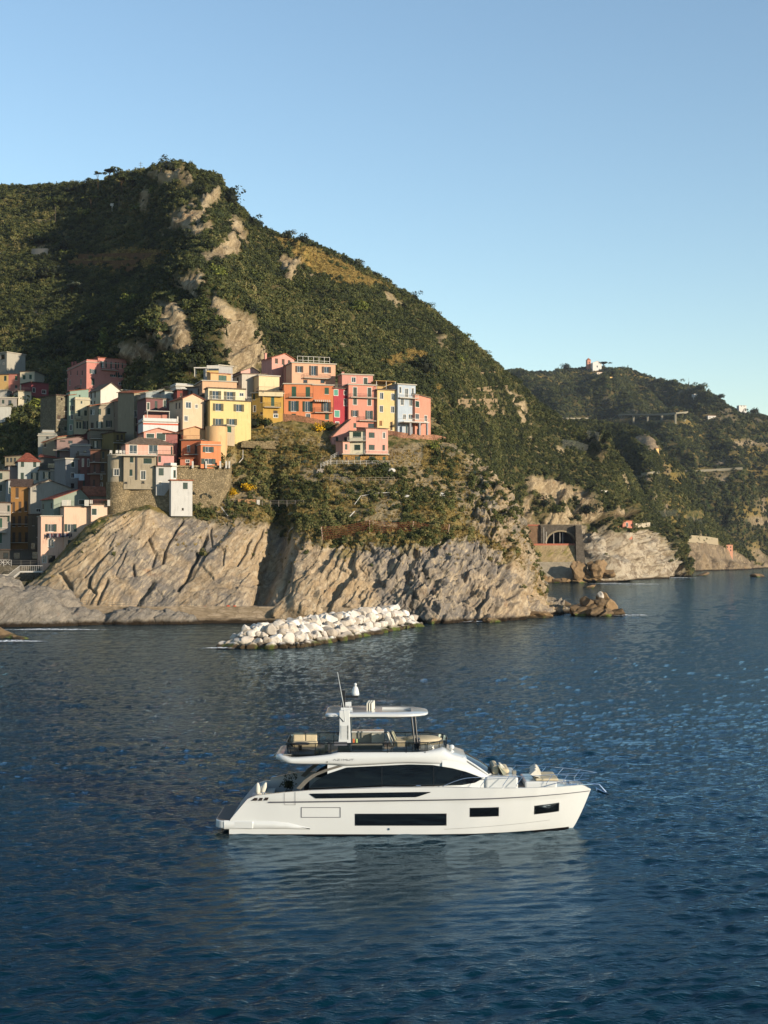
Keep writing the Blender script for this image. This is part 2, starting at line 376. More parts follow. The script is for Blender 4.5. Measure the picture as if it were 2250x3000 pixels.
def dispA(W, T, px, py):
    x, z = W[..., 0], W[..., 2]
    lean = 1.05 - 0.2 * smooth01(px, 200, 420)
    wp = 2.2 * fbm(W, 16, 3, 3) + 0.5 * fbm(W, 4, 3, 8)
    q = x * np.sin(lean) - z * np.cos(lean) + wp
    left = smooth01(((px - 187) * -192 + (py - 1681) * -246) / 312 + 10 * fbm(W, 6, 3, 95), -12, 18) * (px < 480)
    q2 = x * 0.66 - z * 0.75 + 0.5 * wp + fbm(W, 9, 2, 90) * 1.2
    al = x * np.cos(lean) + z * np.sin(lean) + 0.8 * wp
    amp = 0.6 + 0.4 * fbm(W, 20, 2, 83)
    slabs = 0.6 * saw(q / 19.0 + 0.3 + .5 * fbm(W, 26, 3, 87)) + 0.22 * saw(q / 6.7 + .5 * fbm(W, 9, 3, 85)) * amp + 0.45 * plates(q, al, 5.3, 12.0, 3) + 0.15 * plates(q + .4 * wp, al, 1.9, 5.0, 7)
    layers = 0.9 * saw(q2 / 3.1) + 0.45 * saw(q2 / 1.05)
    rgt = smooth01(px, 1000, 1180)
    q3 = x * 0.75 - z * 0.66 + 3.5 * fbm(W, 11, 3, 23)
    blk = 1.0 * plates(q3, x + z, 2.6, 4.0, 13) + 0.5 * plates(q3, x + z * .5, 1.1, 2.2, 15) + 1.4 * fbm(W, 9, 5, 31, True) + 1.0 * saw(q3 / 6.5) + 0.3 * saw(q3 / 1.9) + 0.8 * fbm(W, 3.0, 4, 37)
    mid = smooth01(px, 830, 880) * (1 - rgt)
    q4 = x * 0.85 - z * 0.5 + 2.5 * fbm(W, 12, 3, 71)
    mr = 0.6 * plates(q4, z + .3 * x, 3.1, 5.5, 17) + 0.4 * plates(q4, z, 1.3, 2.6, 19) + 1.2 * saw(q4 / 12.5 + .4 * fbm(W, 20, 3, 43)) + 0.6 * saw(q4 / 3.1) + 1.1 * fbm(W, 6, 5, 77, True)
    cl = slabs * (1 - left) + (layers + 0.4 * slabs) * left
    cl = cl * (1 - mid - rgt) + mr * mid + blk * rgt
    wx, wy = px + 5 * fbm(W, 3, 3, 91), py + 5 * fbm(W, 3, 3, 93)
    for c, wd, dp in CRACKS:
        best = np.full(px.shape, 1e9)
        for (x0, y0), (x1, y1) in zip(c[:-1], c[1:]):
            L2 = (x1 - x0) ** 2 + (y1 - y0) ** 2; t_ = np.clip(((wx - x0) * (x1 - x0) + (wy - y0) * (y1 - y0)) / L2, 0, 1)
            best = np.minimum(best, np.hypot(wx - x0 - t_ * (x1 - x0), wy - y0 - t_ * (y1 - y0)))
        cl = cl - dp * np.exp(-(best / wd) ** 2)
    wc = 1 - smooth01(T, 1.9, 2.35) * (1 - smooth01(px, 1330, 1440))
    wc = np.clip(wc, 0, 1)
    wg = (1 - wc)
    # terraces in the gardens
    gd = 0.9 * fbm(W, 12, 4, 41) + 0.5 * fbm(W, 2.5, 4, 47)
    foot = smooth01(T, -0.7, 0.1)
    rg = smooth01(px, 820, 1000)
    r = wc * (cl * (0.9 + .2 * rg) + (0.4 + .5 * rg) * fbm(W, 5, 5, 57) + (0.18 + .2 * rg) * fbm(W, 1.4, 3, 53)) * (0.25 + 0.75 * foot) + wg * gd
    return r - 0.8 * wc
rocksA = [z6((230,150),(390,120),(380,260),(300,280)), z6((0,330),(300,420),(470,420),(640,560),(720,440),(800,600),(500,700),(400,640),(180,560),(0,520)),
          [(640,1400),(760,1390),(770,1470),(650,1470)], [(1010,1440),(1090,1430),(1100,1470),(1000,1460)], [(1100,1330),(1230,1300),(1250,1400),(1120,1420)],
          [(1020,1500),(1180,1470),(1190,1540),(1040,1545)],[(880,1370),(940,1360),(930,1420),(860,1430)]]
def maskA(W, T, px, py):
    n = 0.35 * fbm(W, 7, 4, 61)
    gtop = smooth01(T + n, 1.75, 2.1)
    cr = np.clip(smooth01(px + 40 * fbm(W, 8, 4, 66), 1330, 1420), 0, 1)
    rock = 1 - gtop * (1 - cr * 0.85)
    band = smooth01(((px - 187) * -192 + (py - 1681) * -246) / 312, -5, 20) * (px < 480) * smooth01(fbm(W, 4, 4, 97), -.15, .3); rock = rock - .55 * band
    rock = np.maximum(rock, 0.5 * polymask(W, px, py, rocksA, 16, 10))
    rock = np.maximum(rock, 0.55 * smooth01(fbm(W, 5, 4, 99), 0.15, 0.4))
    veg_cliff = smooth01(fbm(W, 5, 4, 12) + 0.9 * smooth01(T, 1.2, 2.0) - 0.2, 0.35, 0.7) * (T < 2.1) * 0.7 * (px > 830)
    rock = np.clip(rock - veg_cliff, 0, 1)
    gold = smooth01(fbm(W, 9, 4, 13), 0.05, 0.35) * 0.45 * (rock < 0.4)
    return np.stack([rock, gold, T * 0, T * 0 + 1], -1)
cliff_mat = rock_mat('cliff_rock', '#a48f70', '#7d766c', '#baa98c', green='#3a3f1e', strata=(0, -0.66, 0), sc=1.0, soil='#80704c', bs=0.7)
sheet('promontory_ground', A, 820, 380, dispA, maskA, cliff_mat, back=(0, 50, -45))

# --- the big hill behind the village
B = [
 (-1500,[(1700,300),(1450,330),(1150,380),(900,440),(700,500),(560,570),(450,650)]),  # this column and the next: unseen slope added to block sky light over the village
 (-700, [(1650,400),(1450,430),(1250,480),(1050,550),(900,620),(780,690),(640,770)]),
 (-300,[(1560,440),(1350,500),(1120,600),(930,690),(780,760),(660,820),(556,890)]),
 (-150,[(1520,390),(1240,455),(1090,560),(900,660),(760,740),(650,800),(556,870)]),
 (0,   [(1500,385),(1225,448),(1090,540),(920,630),(770,710),(650,770),(562,840)]),
 (150, [(1480,385),(1215,445),(1080,515),(930,590),(780,690),(650,750),(560,820)]),
 (300, [(1430,395),(1200,455),(1070,490),(940,540),(790,650),(650,710),(545,780)]),
 (370, [(1430,420),(1180,440),(1040,460),(920,520),(800,630),(640,690),(519,750)]),
 (430, [(1380,410),(1150,425),(1020,445),(900,500),(800,600),(640,680),(508,730)]),
 (495, [(1340,410),(1120,420),(1010,435),(870,480),(760,580),(620,640),(500,700)]),
 (560, [(1310,408),(1100,416),(980,430),(840,470),(740,560),(620,620),(520,685)]),
 (640, [(1290,405),(1080,416),(950,432),(830,465),(760,540),(640,610),(540,680)]),
 (690, [(1280,405),(1090,422),(980,445),(860,500),(780,560),(680,620),(608,680)]),
 (750, [(1280,408),(1110,428),(1010,460),(910,515),(830,575),(740,630),(662,690)]),
 (820, [(1270,410),(1110,432),(1020,470),(930,530),(850,590),(770,650),(702,700)]),
 (900, [(1270,410),(1120,435),(1040,480),(960,540),(880,605),(800,655),(724,705)]),
 (1000,[(1280,420),(1130,450),(1060,495),(980,550),(900,610),(830,665),(764,715)]),
 (1110,[(1290,435),(1160,465),(1090,510),(1020,570),(960,630),(890,685),(828,730)]),
 (1200,[(1310,470),(1210,490),(1140,530),(1070,590),(1000,645),(940,700),(882,750)]),
 (1300,[(1360,520),(1270,545),(1190,585),(1110,640),(1050,690),(990,735),(950,780)]),
 (1400,[(1500,600),(1350,620),(1250,655),(1180,695),(1120,735),(1070,775),(1034,815)]),
 (1500,[(1690,740),(1560,735),(1420,742),(1300,765),(1220,795),(1160,825),(1105,855)]),
 (1560,[(1700,750),(1562,744),(1450,752),(1350,780),(1270,812),(1215,845),(1165,875)]),
 (1650,[(1702,752),(1562,748),(1470,765),(1390,797),(1330,828),(1275,858),(1230,895)]),
 (1700,[(1708,735),(1600,752),(1510,765),(1420,797),(1355,830),(1305,860),(1262,900)]),
 (1740,[(1706,722),(1590,758),(1510,778),(1440,804),(1380,833),(1325,862),(1290,905)]),
 (1800,[(1700,772),(1585,792),(1535,802),(1480,818),(1430,838),(1375,862),(1328,905)]),
 (1870,[(1695,826),(1600,850),(1560,862),(1520,872),(1490,886),(1462,902),(1436,925)]),
 (1920,[(1691,865),(1620,886),(1590,895),(1570,902),(1545,912),(1522,922),(1500,945)]),
 (1965,[(1689,890),(1650,902),(1630,910),(1612,917),(1602,922),(1593,928),(1584,940)]),
 (2010,[(1690,895),(1684,905),(1683,908),(1682,911),(1681,913),(1680,916),(1682,930)]),
]
def grow(p, k=1.32):
    cx_ = sum(a for a, b in p) / len(p); cy_ = sum(b for a, b in p) / len(p); return [(cx_ + (a - cx_) * k, cy_ + (b - cy_) * k) for a, b in p]
rocksB = [z4((660,215),(735,160),(740,180),(720,240),(700,290),(680,240)), z4((850,300),(900,260),(990,235),(1000,280),(960,330),(900,365),(850,340)),
 z4((925,365),(1020,330),(1030,360),(960,400)), z4((1120,310),(1170,360),(1170,420),(1160,470),(1100,490),(1010,500),(1050,450),(1110,410)),
 z4((1360,500),(1440,520),(1430,600),(1390,610)), z4((1430,470),(1530,490),(1480,540),(1440,530)),
 z4((890,680),(1010,630),(1030,700),(1110,770),(1180,800),(1230,880),(1262,990),(1260,1060),(1160,1055),(1100,1020),(1085,880),(1060,800),(1000,740),(930,700)),
 z4((790,760),(860,760),(900,850),(910,940),(880,970),(800,950),(740,900),(790,860)), z4((590,940),(720,920),(740,1000),(620,1010)),
 z4((980,180),(1050,180),(1050,230),(1000,240)), z4((750,120),(830,85),(840,130),(790,150)), z4((860,90),(930,110),(930,150),(870,130)),
 z5((1480,920),(1540,950),(1580,1060),(1540,1040)), z5((1130,650),(1170,650),(1150,700)),
 z6((950,400),(1200,430),(1360,500),(1480,560),(1600,740),(1620,800),(1380,790),(1100,790),(920,780),(900,650),(960,560)),
 z7((300,700),(380,780),(430,900),(380,880),(300,780)), z7((480,1240),(600,1260),(640,1330),(520,1330)),
 z7((290,1440),(400,1420),(560,1430),(760,1410),(880,1470),(960,1600),(1000,1720),(1100,1800),(200,1820),(200,1650),(290,1640)), z7((-140,1300),(300,1380),(280,1850),(-140,1850))]
rocksB = [grow(p) if min(q[1] for q in p) < 1200 else p for p in rocksB]
browns = [z5((840,760),(960,710),(1050,700),(1080,740),(980,790),(900,800)), 
 z4((330,490),(480,500),(620,450),(840,490),(700,560),(560,575),(330,545)), z4((1310,395),(1480,440),(1659,520),(1659,640),(1560,590),(1450,500)),
 z5((320,150),(440,170),(560,260),(720,300),(820,370),(960,425),(830,400),(640,390),(520,290),(450,200)), z5((1120,860),(1150,900),(1120,920))]
DARKB = [z7((820, 1720), (870, 1640), (930, 1700), (960, 1780), (820, 1780)), z7((380, 1560), (420, 1500), (450, 1620), (480, 1660), (400, 1640)), z7((590, 1460), (620, 1450), (650, 1520), (620, 1510))]
def dispB(W, T, px, py):
    big = 7 * fbm(W * np.array([1, 1, 0.6]), 70, 4, 101) + 3.0 * fbm(W, 22, 4, 103)
    q = W[..., 0] * 0.8 - W[..., 2] * 0.5 + 4 * fbm(W, 18, 3, 105)
    rk = polymask(W, px, py, rocksB, 10)
    e = 1 - 0.75 * smooth01(T, 5.2, 6.0)
    e = e * (1 - 0.8 * smooth01(px, 1480, 1540) * (1 - smooth01(px, 1680, 1720)) * (1 - smooth01(T, 1.2, 2)))
    return big * e * 0.8 + rk * (2.6 * saw(q / 11) + 1.2 * plates(q, W[..., 0] + W[..., 2], 4.0, 6.0, 41) + 0.9 * saw(q / 3.3) + 3.0 * fbm(W, 8, 5, 107, True)) + rk * smooth01(px, 1690, 1730) * (8 * fbm(W, 22, 5, 119, True) + 6.0 * saw((W[..., 0] * .9 + W[..., 2] * .45 + 5 * fbm(W, 20, 3, 121)) / 17) + 3.5 * plates(q, W[..., 0] + W[..., 2], 8.0, 12.0, 31) + 2.0 * plates(q, W[..., 0], 3.5, 5.0, 33)) - 9 * polymask(W, px, py, DARKB, 4)
def maskB(W, T, px, py):
    rk = polymask(W, px, py, rocksB, 10)
    holes = smooth01(fbm(W, 12, 4, 111), 0.34, 0.42) * 0.8 * (py < 1690)
    big = inpoly(px, py, z7((200,1400),(1000,1400),(1150,1850),(150,1850)))
    rk = np.clip(rk - np.where(big, 0.0, holes), 0, 1)
    br = polymask(W, px, py, browns, 9)
    rk2 = smooth01(fbm(W, 16, 5, 117), 0.38, 0.5) * 0.7
    pale_ = np.where(inpoly(px, py, z7((180, 1380), (1000, 1380), (1150, 1850), (130, 1850))), rk, 0) * smooth01(px, 1690, 1710)
    return np.stack([np.maximum(rk, rk2), br, soft(pale_, 3), rk * 0 + 1], -1)
hill_mat = rock_mat('hill_rock', '#ab9876', '#857459', '#bba987', green='#2c3516', strata=(0, -0.6, 0), sc=0.7, soil='#5a4f30')
sheet('hillside', B, 900, 320, dispB, maskB, hill_mat, back=(0, 120, -60))

# --- the further spur and the far hills
C1 = [
 (1600,[(1400,1150),(1340,1180),(1290,1220),(1262,1250),(1240,1280)]),
 (1660,[(1420,1140),(1340,1180),(1290,1220),(1255,1250),(1232,1280)]),
 (1750,[(1450,1100),(1380,1140),(1330,1180),(1280,1220),(1240,1260)]),
 (1835,[(1550,1050),(1450,1100),(1370,1140),(1300,1180),(1250,1240)]),
 (1905,[(1640,1020),(1540,1040),(1450,1070),(1360,1110),(1280,1190)]),
 (1953,[(1676,1065),(1590,1080),(1500,1105),(1410,1140),(1338,1175)]),
 (2000,[(1675,1085),(1590,1100),(1520,1125),(1440,1150),(1377,1175)]),
 (2031,[(1673,1120),(1600,1135),(1550,1150),(1500,1165),(1455,1190)]),
 (2090,[(1671,1155),(1630,1165),(1595,1175),(1560,1190),(1533,1210)]),
 (2150,[(1669,1190),(1645,1200),(1625,1210),(1605,1220),(1590,1240)]),
 (2211,[(1665,1290),(1657,1300),(1652,1310),(1648,1320),(1644,1335)]),
 (2262,[(1663,1350),(1662,1360),(1661,1370),(1661,1380),(1660,1390)]),
]
rocksC1 = [z7((960,1480),(1250,1500),(1400,1560),(1560,1650),(1560,1710),(900,1740)), z7((620,1130),(720,1160),(780,1250),(740,1300),(640,1200)),
 z7((540,960),(640,960),(640,1030),(550,1020)), z7((960,1230),(1030,1240),(1020,1290)), z7((870,1200),(930,1230),(900,1280)), z7((640,700),(780,720),(850,800),(840,850),(700,780))]
def dispC1(W, T, px, py):
    e = 1 - 0.8 * smooth01(T, 3.0, 4.0)
    q = W[..., 0] * 0.8 - W[..., 2] * 0.5 + 4 * fbm(W, 18, 3, 105)
    return (9 * fbm(W, 80, 4, 201) + 3 * fbm(W, 20, 3, 207)) * e * np.clip(smooth01(T, -0.3, 0.8), 0.1, 1) + (3.5 * saw(q / 18) + 2.0 * plates(q, W[..., 0] + W[..., 2], 7.0, 10.0, 47) + 4 * fbm(W, 18, 5, 49, True)) * (1 - smooth01(T, .5, 1.2))
def maskC1(W, T, px, py):
    rk = polymask(W, px, py, rocksC1, 12, 20); h = smooth01(fbm(W, 14, 4, 211), 0.3, 0.4)
    rk = np.maximum(rk, h * 0.7); g = smooth01(fbm(W, 40, 4, 217), 0.2, 0.4) * 0.6
    rk = np.maximum(rk, 1 - smooth01(T, 0.25, 0.6)); return np.stack([rk, g * (1 - rk), rk * 0, rk * 0 + 1], -1)
spur_mat = rock_mat('spur_rock', '#8e7d64', '#6f6250', '#a08e70', green='#2c3516', strata=(0, -0.6, 0), sc=0.5, soil='#6a5c38')
sheet('coastal_spur', C1, 420, 220, dispC1, maskC1, spur_mat, back=(0, 100, -60))
C2 = [
 (1380,[(1330,1900),(1280,2000),(1220,2100),(1180,2150),(1150,2200),(1110,2300)]),
 (1480,[(1330,1900),(1260,2000),(1200,2100),(1170,2150),(1140,2200),(1100,2300)]),
 (1600,[(1330,1800),(1260,1950),(1200,2050),(1160,2150),(1120,2250),(1088,2350)]),
 (1660,[(1340,1700),(1270,1850),(1210,2000),(1160,2150),(1115,2300),(1077,2430)]),
 (1720,[(1360,1650),(1280,1820),(1215,2000),(1160,2150),(1115,2300),(1075,2450)]),
 (1790,[(1400,1600),(1310,1750),(1240,1920),(1175,2120),(1125,2300),(1086,2430)]),
 (1870,[(1450,1550),(1340,1700),(1255,1900),(1190,2080),(1150,2230),(1115,2380)]),
 (1990,[(1520,1450),(1410,1550),(1310,1750),(1240,1950),(1180,2100),(1130,2250)]),
 (2075,[(1600,1400),(1480,1500),(1370,1650),(1280,1850),(1210,2000),(1146,2150)]),
 (2156,[(1650,1460),(1530,1500),(1400,1600),(1310,1780),(1250,1950),(1200,2100)]),
 (2220,[(1656,1600),(1550,1650),(1440,1740),(1340,1830),(1275,1940),(1214,2070)]),
 (2300,[(1655,1620),(1560,1700),(1450,1780),(1350,1850),(1290,1950),(1230,2050)]),
 (2450,[(1655,1620),(1600,1700),(1520,1750),(1430,1800),(1350,1900),(1290,2000)]),
 (2700,[(1656,1580),(1640,1640),(1600,1700),(1540,1750),(1480,1800),(1430,1900)]),
]
rocksC2 = [z7((1240,1000),(1340,980),(1380,1000),(1320,1080),(1260,1060)), z7((1170,1000),(1230,1030),(1200,1080)), z7((1600,1160),(1640,1170),(1630,1290),(1600,1260)),
 z7((1500,1300),(1600,1290),(1640,1380),(1540,1400)), z7((1380,750),(1500,745),(1659,780),(1659,795),(1390,790)), z7((1500,1500),(1600,1560),(1659,1640),(1659,1680),(1560,1660)), z7((1320,860),(1360,870),(1330,930),(1260,940))]
def dispC2(W, T, px, py):
    e = 1 - 0.85 * smooth01(T, 4.0, 5.0)
    g = fbm(W * np.array([1, 0.5, 0.35]), 150, 4, 301, True)
    return (45 * (g - 0.2) + 20 * fbm(W, 90, 4, 303)) * e * np.clip(smooth01(T, -0.2, 1.0), 0.15, 1)
def maskC2(W, T, px, py):
    rk = polymask(W, px, py, rocksC2, 10, 60); rk = np.maximum(rk, 0.6 * smooth01(fbm(W, 30, 4, 311), 0.42, 0.5))
    g = smooth01(fbm(W * np.array([0.5, 0.5, 2.5]), 50, 4, 317), 0.15, 0.4) * 0.7
    return np.stack([rk, g * (1 - rk), rk * 0, rk * 0 + 1], -1)
far_mat = rock_mat('far_hill_ground', '#948468', '#7c6e54', '#a89678', green='#2a3417', strata=(0, -0.6, 0), sc=0.25, soil='#55492c')
sheet('far_hills', C2, 420, 200, dispC2, maskC2, far_mat, back=(0, 300, -150))

# --- smooth pale rocks at the left edge of the bay
def lump(name, parts, mat, seed, n=60, kind='structure', flat=0.0):
    """rounded slanting rock slabs as one piece of shore; parts: (centre, (rx, ry, rz), tilt)"""
    mb = MB()
    for k, (c, r, tl) in enumerate(parts):
        u = np.linspace(0, 2 * np.pi, n, endpoint=False); v = np.linspace(-0.35, np.pi / 2, n // 2)
        U, V = np.meshgrid(u, v); D = np.stack([np.cos(U) * np.cos(V), np.sin(U) * np.cos(V), np.sin(V)], -1)
        R = np.array(r); Pp = D * R
        q = Pp[..., 0] * 0.7 - Pp[..., 2] * 0.7 + 1.2 * fbm(D * 3 + k * 9, 1.5, 3, seed)
        dd = 1 + 0.22 * fbm(D * 2 + k * 5, 1.0, 4, seed + k) ; Pp = Pp * dd[..., None] + D * (0.5 * saw(q / 2.4) + 0.2 * saw(q / 0.8))[..., None]
        X = Pp[..., 0] * math.cos(tl) - Pp[..., 2] * math.sin(tl) * 0.5; Zz = Pp[..., 2] * math.cos(tl) + Pp[..., 0] * math.sin(tl) * 0.5
        Pp = np.stack([X, Pp[..., 1], Zz], -1) + np.array(c)
        mb.grid([list(map(tuple, row)) for row in Pp], close=True)
    return tag(mb.build(name, mat, smooth=True), kind=kind)
pale = rock_mat('pale_shore_rock', '#77746c', '#8a8274', '#9a9182', strata=(0, -0.8, 0), sc=1.3, ground=False)
# ------------------------------------------------------------------ sea
def make_sea():
    rows_py = np.concatenate([np.linspace(3250, 1860, 620), np.linspace(1858, 1672, 120)[1:]])
    Y = CH * F / (rows_py - 1614); Y = np.concatenate([Y, [1400, 1800, 2500, 4000, 8000, 16000]])
    u = np.concatenate([[-3, -1.5, -0.8, -0.5], np.linspace(-0.33, 0.33, 470), [0.5, 0.8, 1.5, 3]])
    X = Y[:, None] * u[None, :]; YY = np.repeat(Y[:, None], len(u), 1)
    rng = np.random.RandomState(4); H = np.zeros_like(X); wx = X + 0; 
    g = 0.5 + 0.5 * fbm(np.stack([X, YY, X * 0], -1), 22, 3, 5)
    for k in range(46):
        lam = 0.7 * (1.07 ** k) * (0.9 + 0.2 * rng.rand()); th = math.radians(100 + rng.randn() * 32)
        amp = 0.0095 * lam ** 0.72 * (1.0 if lam < 1.4 else (1.4 / lam) ** 0.85)
        ph = rng.rand() * 6.28; s = (X * math.cos(th) + YY * math.sin(th)) * 2 * math.pi / lam + ph
        s = s + 1.5 * vnoise(np.stack([X / (lam * 5), YY / (lam * 5), X * 0 + k], -1), k)
        w = np.clip((lam * 900 - YY) / (lam * 500), 0, 1) * np.clip((lam / (YY ** 2 * 3e-5 + 0.05)), 0, 1)
        H += amp * w * (0.55 + 0.9 * g) * (np.sin(s) + 0.25 * np.sin(2 * s + 0.8))
    calm = np.exp(-np.abs((X - 1.3) / 11.5) ** 5 - np.abs((YY - 70.5) / 14) ** 4)      # the lee of the yacht, where the wind ripples die down
    H *= 1 - 0.62 * calm
    V = np.stack([X, YY, H], -1); ny, nx = X.shape
    i = np.arange((ny - 1) * nx).reshape(ny - 1, nx)[:, :-1].ravel()
    Fc = np.stack([i, i + 1, i + nx + 1, i + nx], 1)
    V0 = np.array([[-60, -400, 0], [60, -400, 0]])
    t = NT('sea_water'); pos = t.coord('Position')
    mp = t.new('Mapping'); t.l.new(pos, mp.inputs[0]); mp.inputs['Scale'].default_value = (0.55, 1.35, 1)
    n1 = t.noise(mp.outputs[0], 3.2, 3, 0.6, 0.4); n2 = t.noise(mp.outputs[0], 0.55, 3, 0.55, 0.5); n3 = t.noise(pos, 7.0, 2, 0.6)
    big = t.noise(pos, 0.03, 3, 0.6)
    k = t.math('SUBTRACT', 1.0, t.math('MULTIPLY', t.attr('calm').outputs['Fac'], 0.72)); b = t.bump(t.math('MULTIPLY', n2, k), 0.3, 0.06); b = t.bump(t.math('MULTIPLY', n1, k), 0.6, 0.12, b); b = t.bump(t.math('MULTIPLY', n3, k), 0.4, 0.03, b)
    deep = t.mix(t.ramp(big, 0.3, 0.7), (0.0003, 0.011, 0.019, 1), (0.0005, 0.017, 0.028, 1))
    df = t.new('BsdfDiffuse'); t.l.new(deep, df.inputs[0]); gs = t.new('BsdfGlossy'); gs.inputs['Color'].default_value = (0.52, 0.68, 0.81, 1); gs.inputs['Roughness'].default_value = 0.06
    fr = t.new('Fresnel'); fr.inputs['IOR'].default_value = 1.32; mx = t.new('MixShader')
    for nd in (gs, fr): t.l.new(b, nd.inputs['Normal'])
    t.l.new(fr.outputs[0], mx.inputs[0]); t.l.new(df.outputs[0], mx.inputs[1]); t.l.new(gs.outputs[0], mx.inputs[2]); t.l.new(mx.outputs[0], t.out.inputs[0]); t.n.remove(t.b); m = t.m
    sm = mesh_np('sea', V.reshape(-1, 3), Fc, m, True); sm.attributes.new('calm', 'FLOAT', 'POINT').data.foreach_set('value', calm.astype(np.float32).ravel())
    o = link('sea', sm); tag(o, kind='structure')
    # the sea goes on beside and behind the camera
    y0 = Y[0]; mb = MB(); s = 16000
    mb.quad((-s, -s, -0.02), (s, -s, -0.02), (s, y0 - 0.01, -0.02), (-s, y0 - 0.01, -0.02))
    mb.quad((-s, y0, -0.02), (-3 * y0, y0, -0.02), (-s, 16000 * 0.33, -0.02))
    mb.quad((s, y0, -0.02), (s, 16000 * 0.33, -0.02), (3 * y0, y0, -0.02))
    tag(mb.build('open_sea', m), kind='structure')
make_sea()
# ------------------------------------------------------------------ foliage
def leaf_mat(name, cols, trans=False):
    t = NT(name); at = t.attr('tint', 'INSTANCER'); oi = t.new('ObjectInfo')
    r = t.new('ValToRGB'); r.color_ramp.interpolation = 'LINEAR'
    while len(r.color_ramp.elements) < len(cols): r.color_ramp.elements.new(0.5)
    for i, c in enumerate(cols): r.color_ramp.elements[i].position = i / (len(cols) - 1); r.color_ramp.elements[i].color = C(c)
    lf = t.attr('leaf'); f = t.math('ADD', at.outputs['Fac'], t.math('MULTIPLY', oi.outputs['Random'], 0.0))
    t.l.new(t.math('ADD', f, t.math('MULTIPLY', t.math('SUBTRACT', lf.outputs['Fac'], 0.5), 0.35), True), r.inputs[0])
    return t.done(r.outputs[0], 0.75, None, 0.2)
def leafy(seed, n, qs, shape='round', lobes=5):
    """leaf-sized quads spread through a crown of radius 1; returns verts, faces"""
    g = np.random.RandomState(seed)
    cs = g.randn(lobes, 3) * np.array([0.42, 0.42, 0.28]); rs = 0.42 + 0.25 * g.rand(lobes)
    if shape == 'umbrella': cs = g.randn(lobes, 3) * np.array([0.55, 0.55, 0.1]) + [0, 0, 0.1]; rs = 0.3 + 0.15 * g.rand(lobes)
    if shape == 'cone': cs = np.stack([g.randn(lobes) * 0.1, g.randn(lobes) * 0.1, np.linspace(-0.8, 0.9, lobes)], 1); rs = np.linspace(0.6, 0.16, lobes)
    k = g.randint(0, lobes, n); d = g.randn(n, 3); d /= np.linalg.norm(d, axis=1, keepdims=True)
    d[:, 2] = np.where(d[:, 2] < -0.3, -d[:, 2], d[:, 2])
    p = cs[k] + d * (rs[k] * (0.55 + 0.5 * g.rand(n) ** 0.5))[:, None]
    if shape == 'umbrella': p[:, 2] *= 0.55
    nr = d + g.randn(n, 3) * 0.55; nr /= np.linalg.norm(nr, axis=1, keepdims=True)
    a = np.cross(nr, g.randn(n, 3)); a /= np.linalg.norm(a, axis=1, keepdims=True); b = np.cross(nr, a)
    s = (qs * (0.6 + 0.8 * g.rand(n)))[:, None]
    V = np.stack([p - a * s, p - b * s * 0.7, p + a * s, p + b * s * 0.7], 1).reshape(-1, 3)
    return V, np.arange(n * 4).reshape(n, 4), g.rand(n).repeat(4)
def blob(seed, r=0.62, zs=0.7):
    bm = bmesh.new(); bmesh.ops.create_icosphere(bm, subdivisions=2, radius=1)
    v = np.array([x.co[:] for x in bm.verts]); f = np.array([[x.index for x in q.verts] for q in bm.faces]); bm.free()
    v = v * (1 + 0.35 * fbm(v * 1.7 + seed, 1, 3, seed))[:, None] * np.array([r, r, r * zs]); return v, f
def leaf_mesh(name, seed, n, qs, mat, shape='round', core=True, lobes=6):
    V, Fc, lf = leafy(seed, n, qs, shape, lobes); Fc = Fc.tolist(); lf = lf.tolist(); V = V.tolist()
    if core:
        bv, bf = blob(seed, 0.6 if shape != 'cone' else 0.32, 0.75 if shape == 'round' else (0.25 if shape == 'umbrella' else 2.2)); k = len(V)
        V += bv.tolist(); Fc += (bf + k).tolist(); lf += [0.0] * len(bv)
    me = bpy.data.meshes.new(name); me.from_pydata(V, [], Fc); me.materials.append(mat)
    at = me.attributes.new('leaf', 'FLOAT', 'POINT'); at.data.foreach_set('value', lf)
    return me
def tuft_mesh(name, seed, n, mat, h=1.0, spread=0.45, w=0.05):
    g = random.Random(seed); V, Fc, lf = [], [], []
    for _ in range(n):
        a = g.uniform(0, 6.28); r = g.uniform(0, 0.35); l = g.uniform(0.5, 1) * h; k = len(V)
        x, y = r * math.cos(a), r * math.sin(a); dx, dy = math.cos(a) * spread * l, math.sin(a) * spread * l; b = g.uniform(0, 6.28)
        wx, wy = math.cos(b) * w, math.sin(b) * w
        V += [(x - wx, y - wy, -0.1), (x + wx, y + wy, -0.1), (x + dx * .6 + wx * .6, y + dy * .6 + wy * .6, l * .7), (x + dx, y + dy, l)]
        Fc.append((k, k + 1, k + 2, k + 3)); lf += [g.random()] * 4
    me = bpy.data.meshes.new(name); me.from_pydata(V, [], Fc); me.materials.append(mat)
    me.attributes.new('leaf', 'FLOAT', 'POINT').data.foreach_set('value', lf); return me
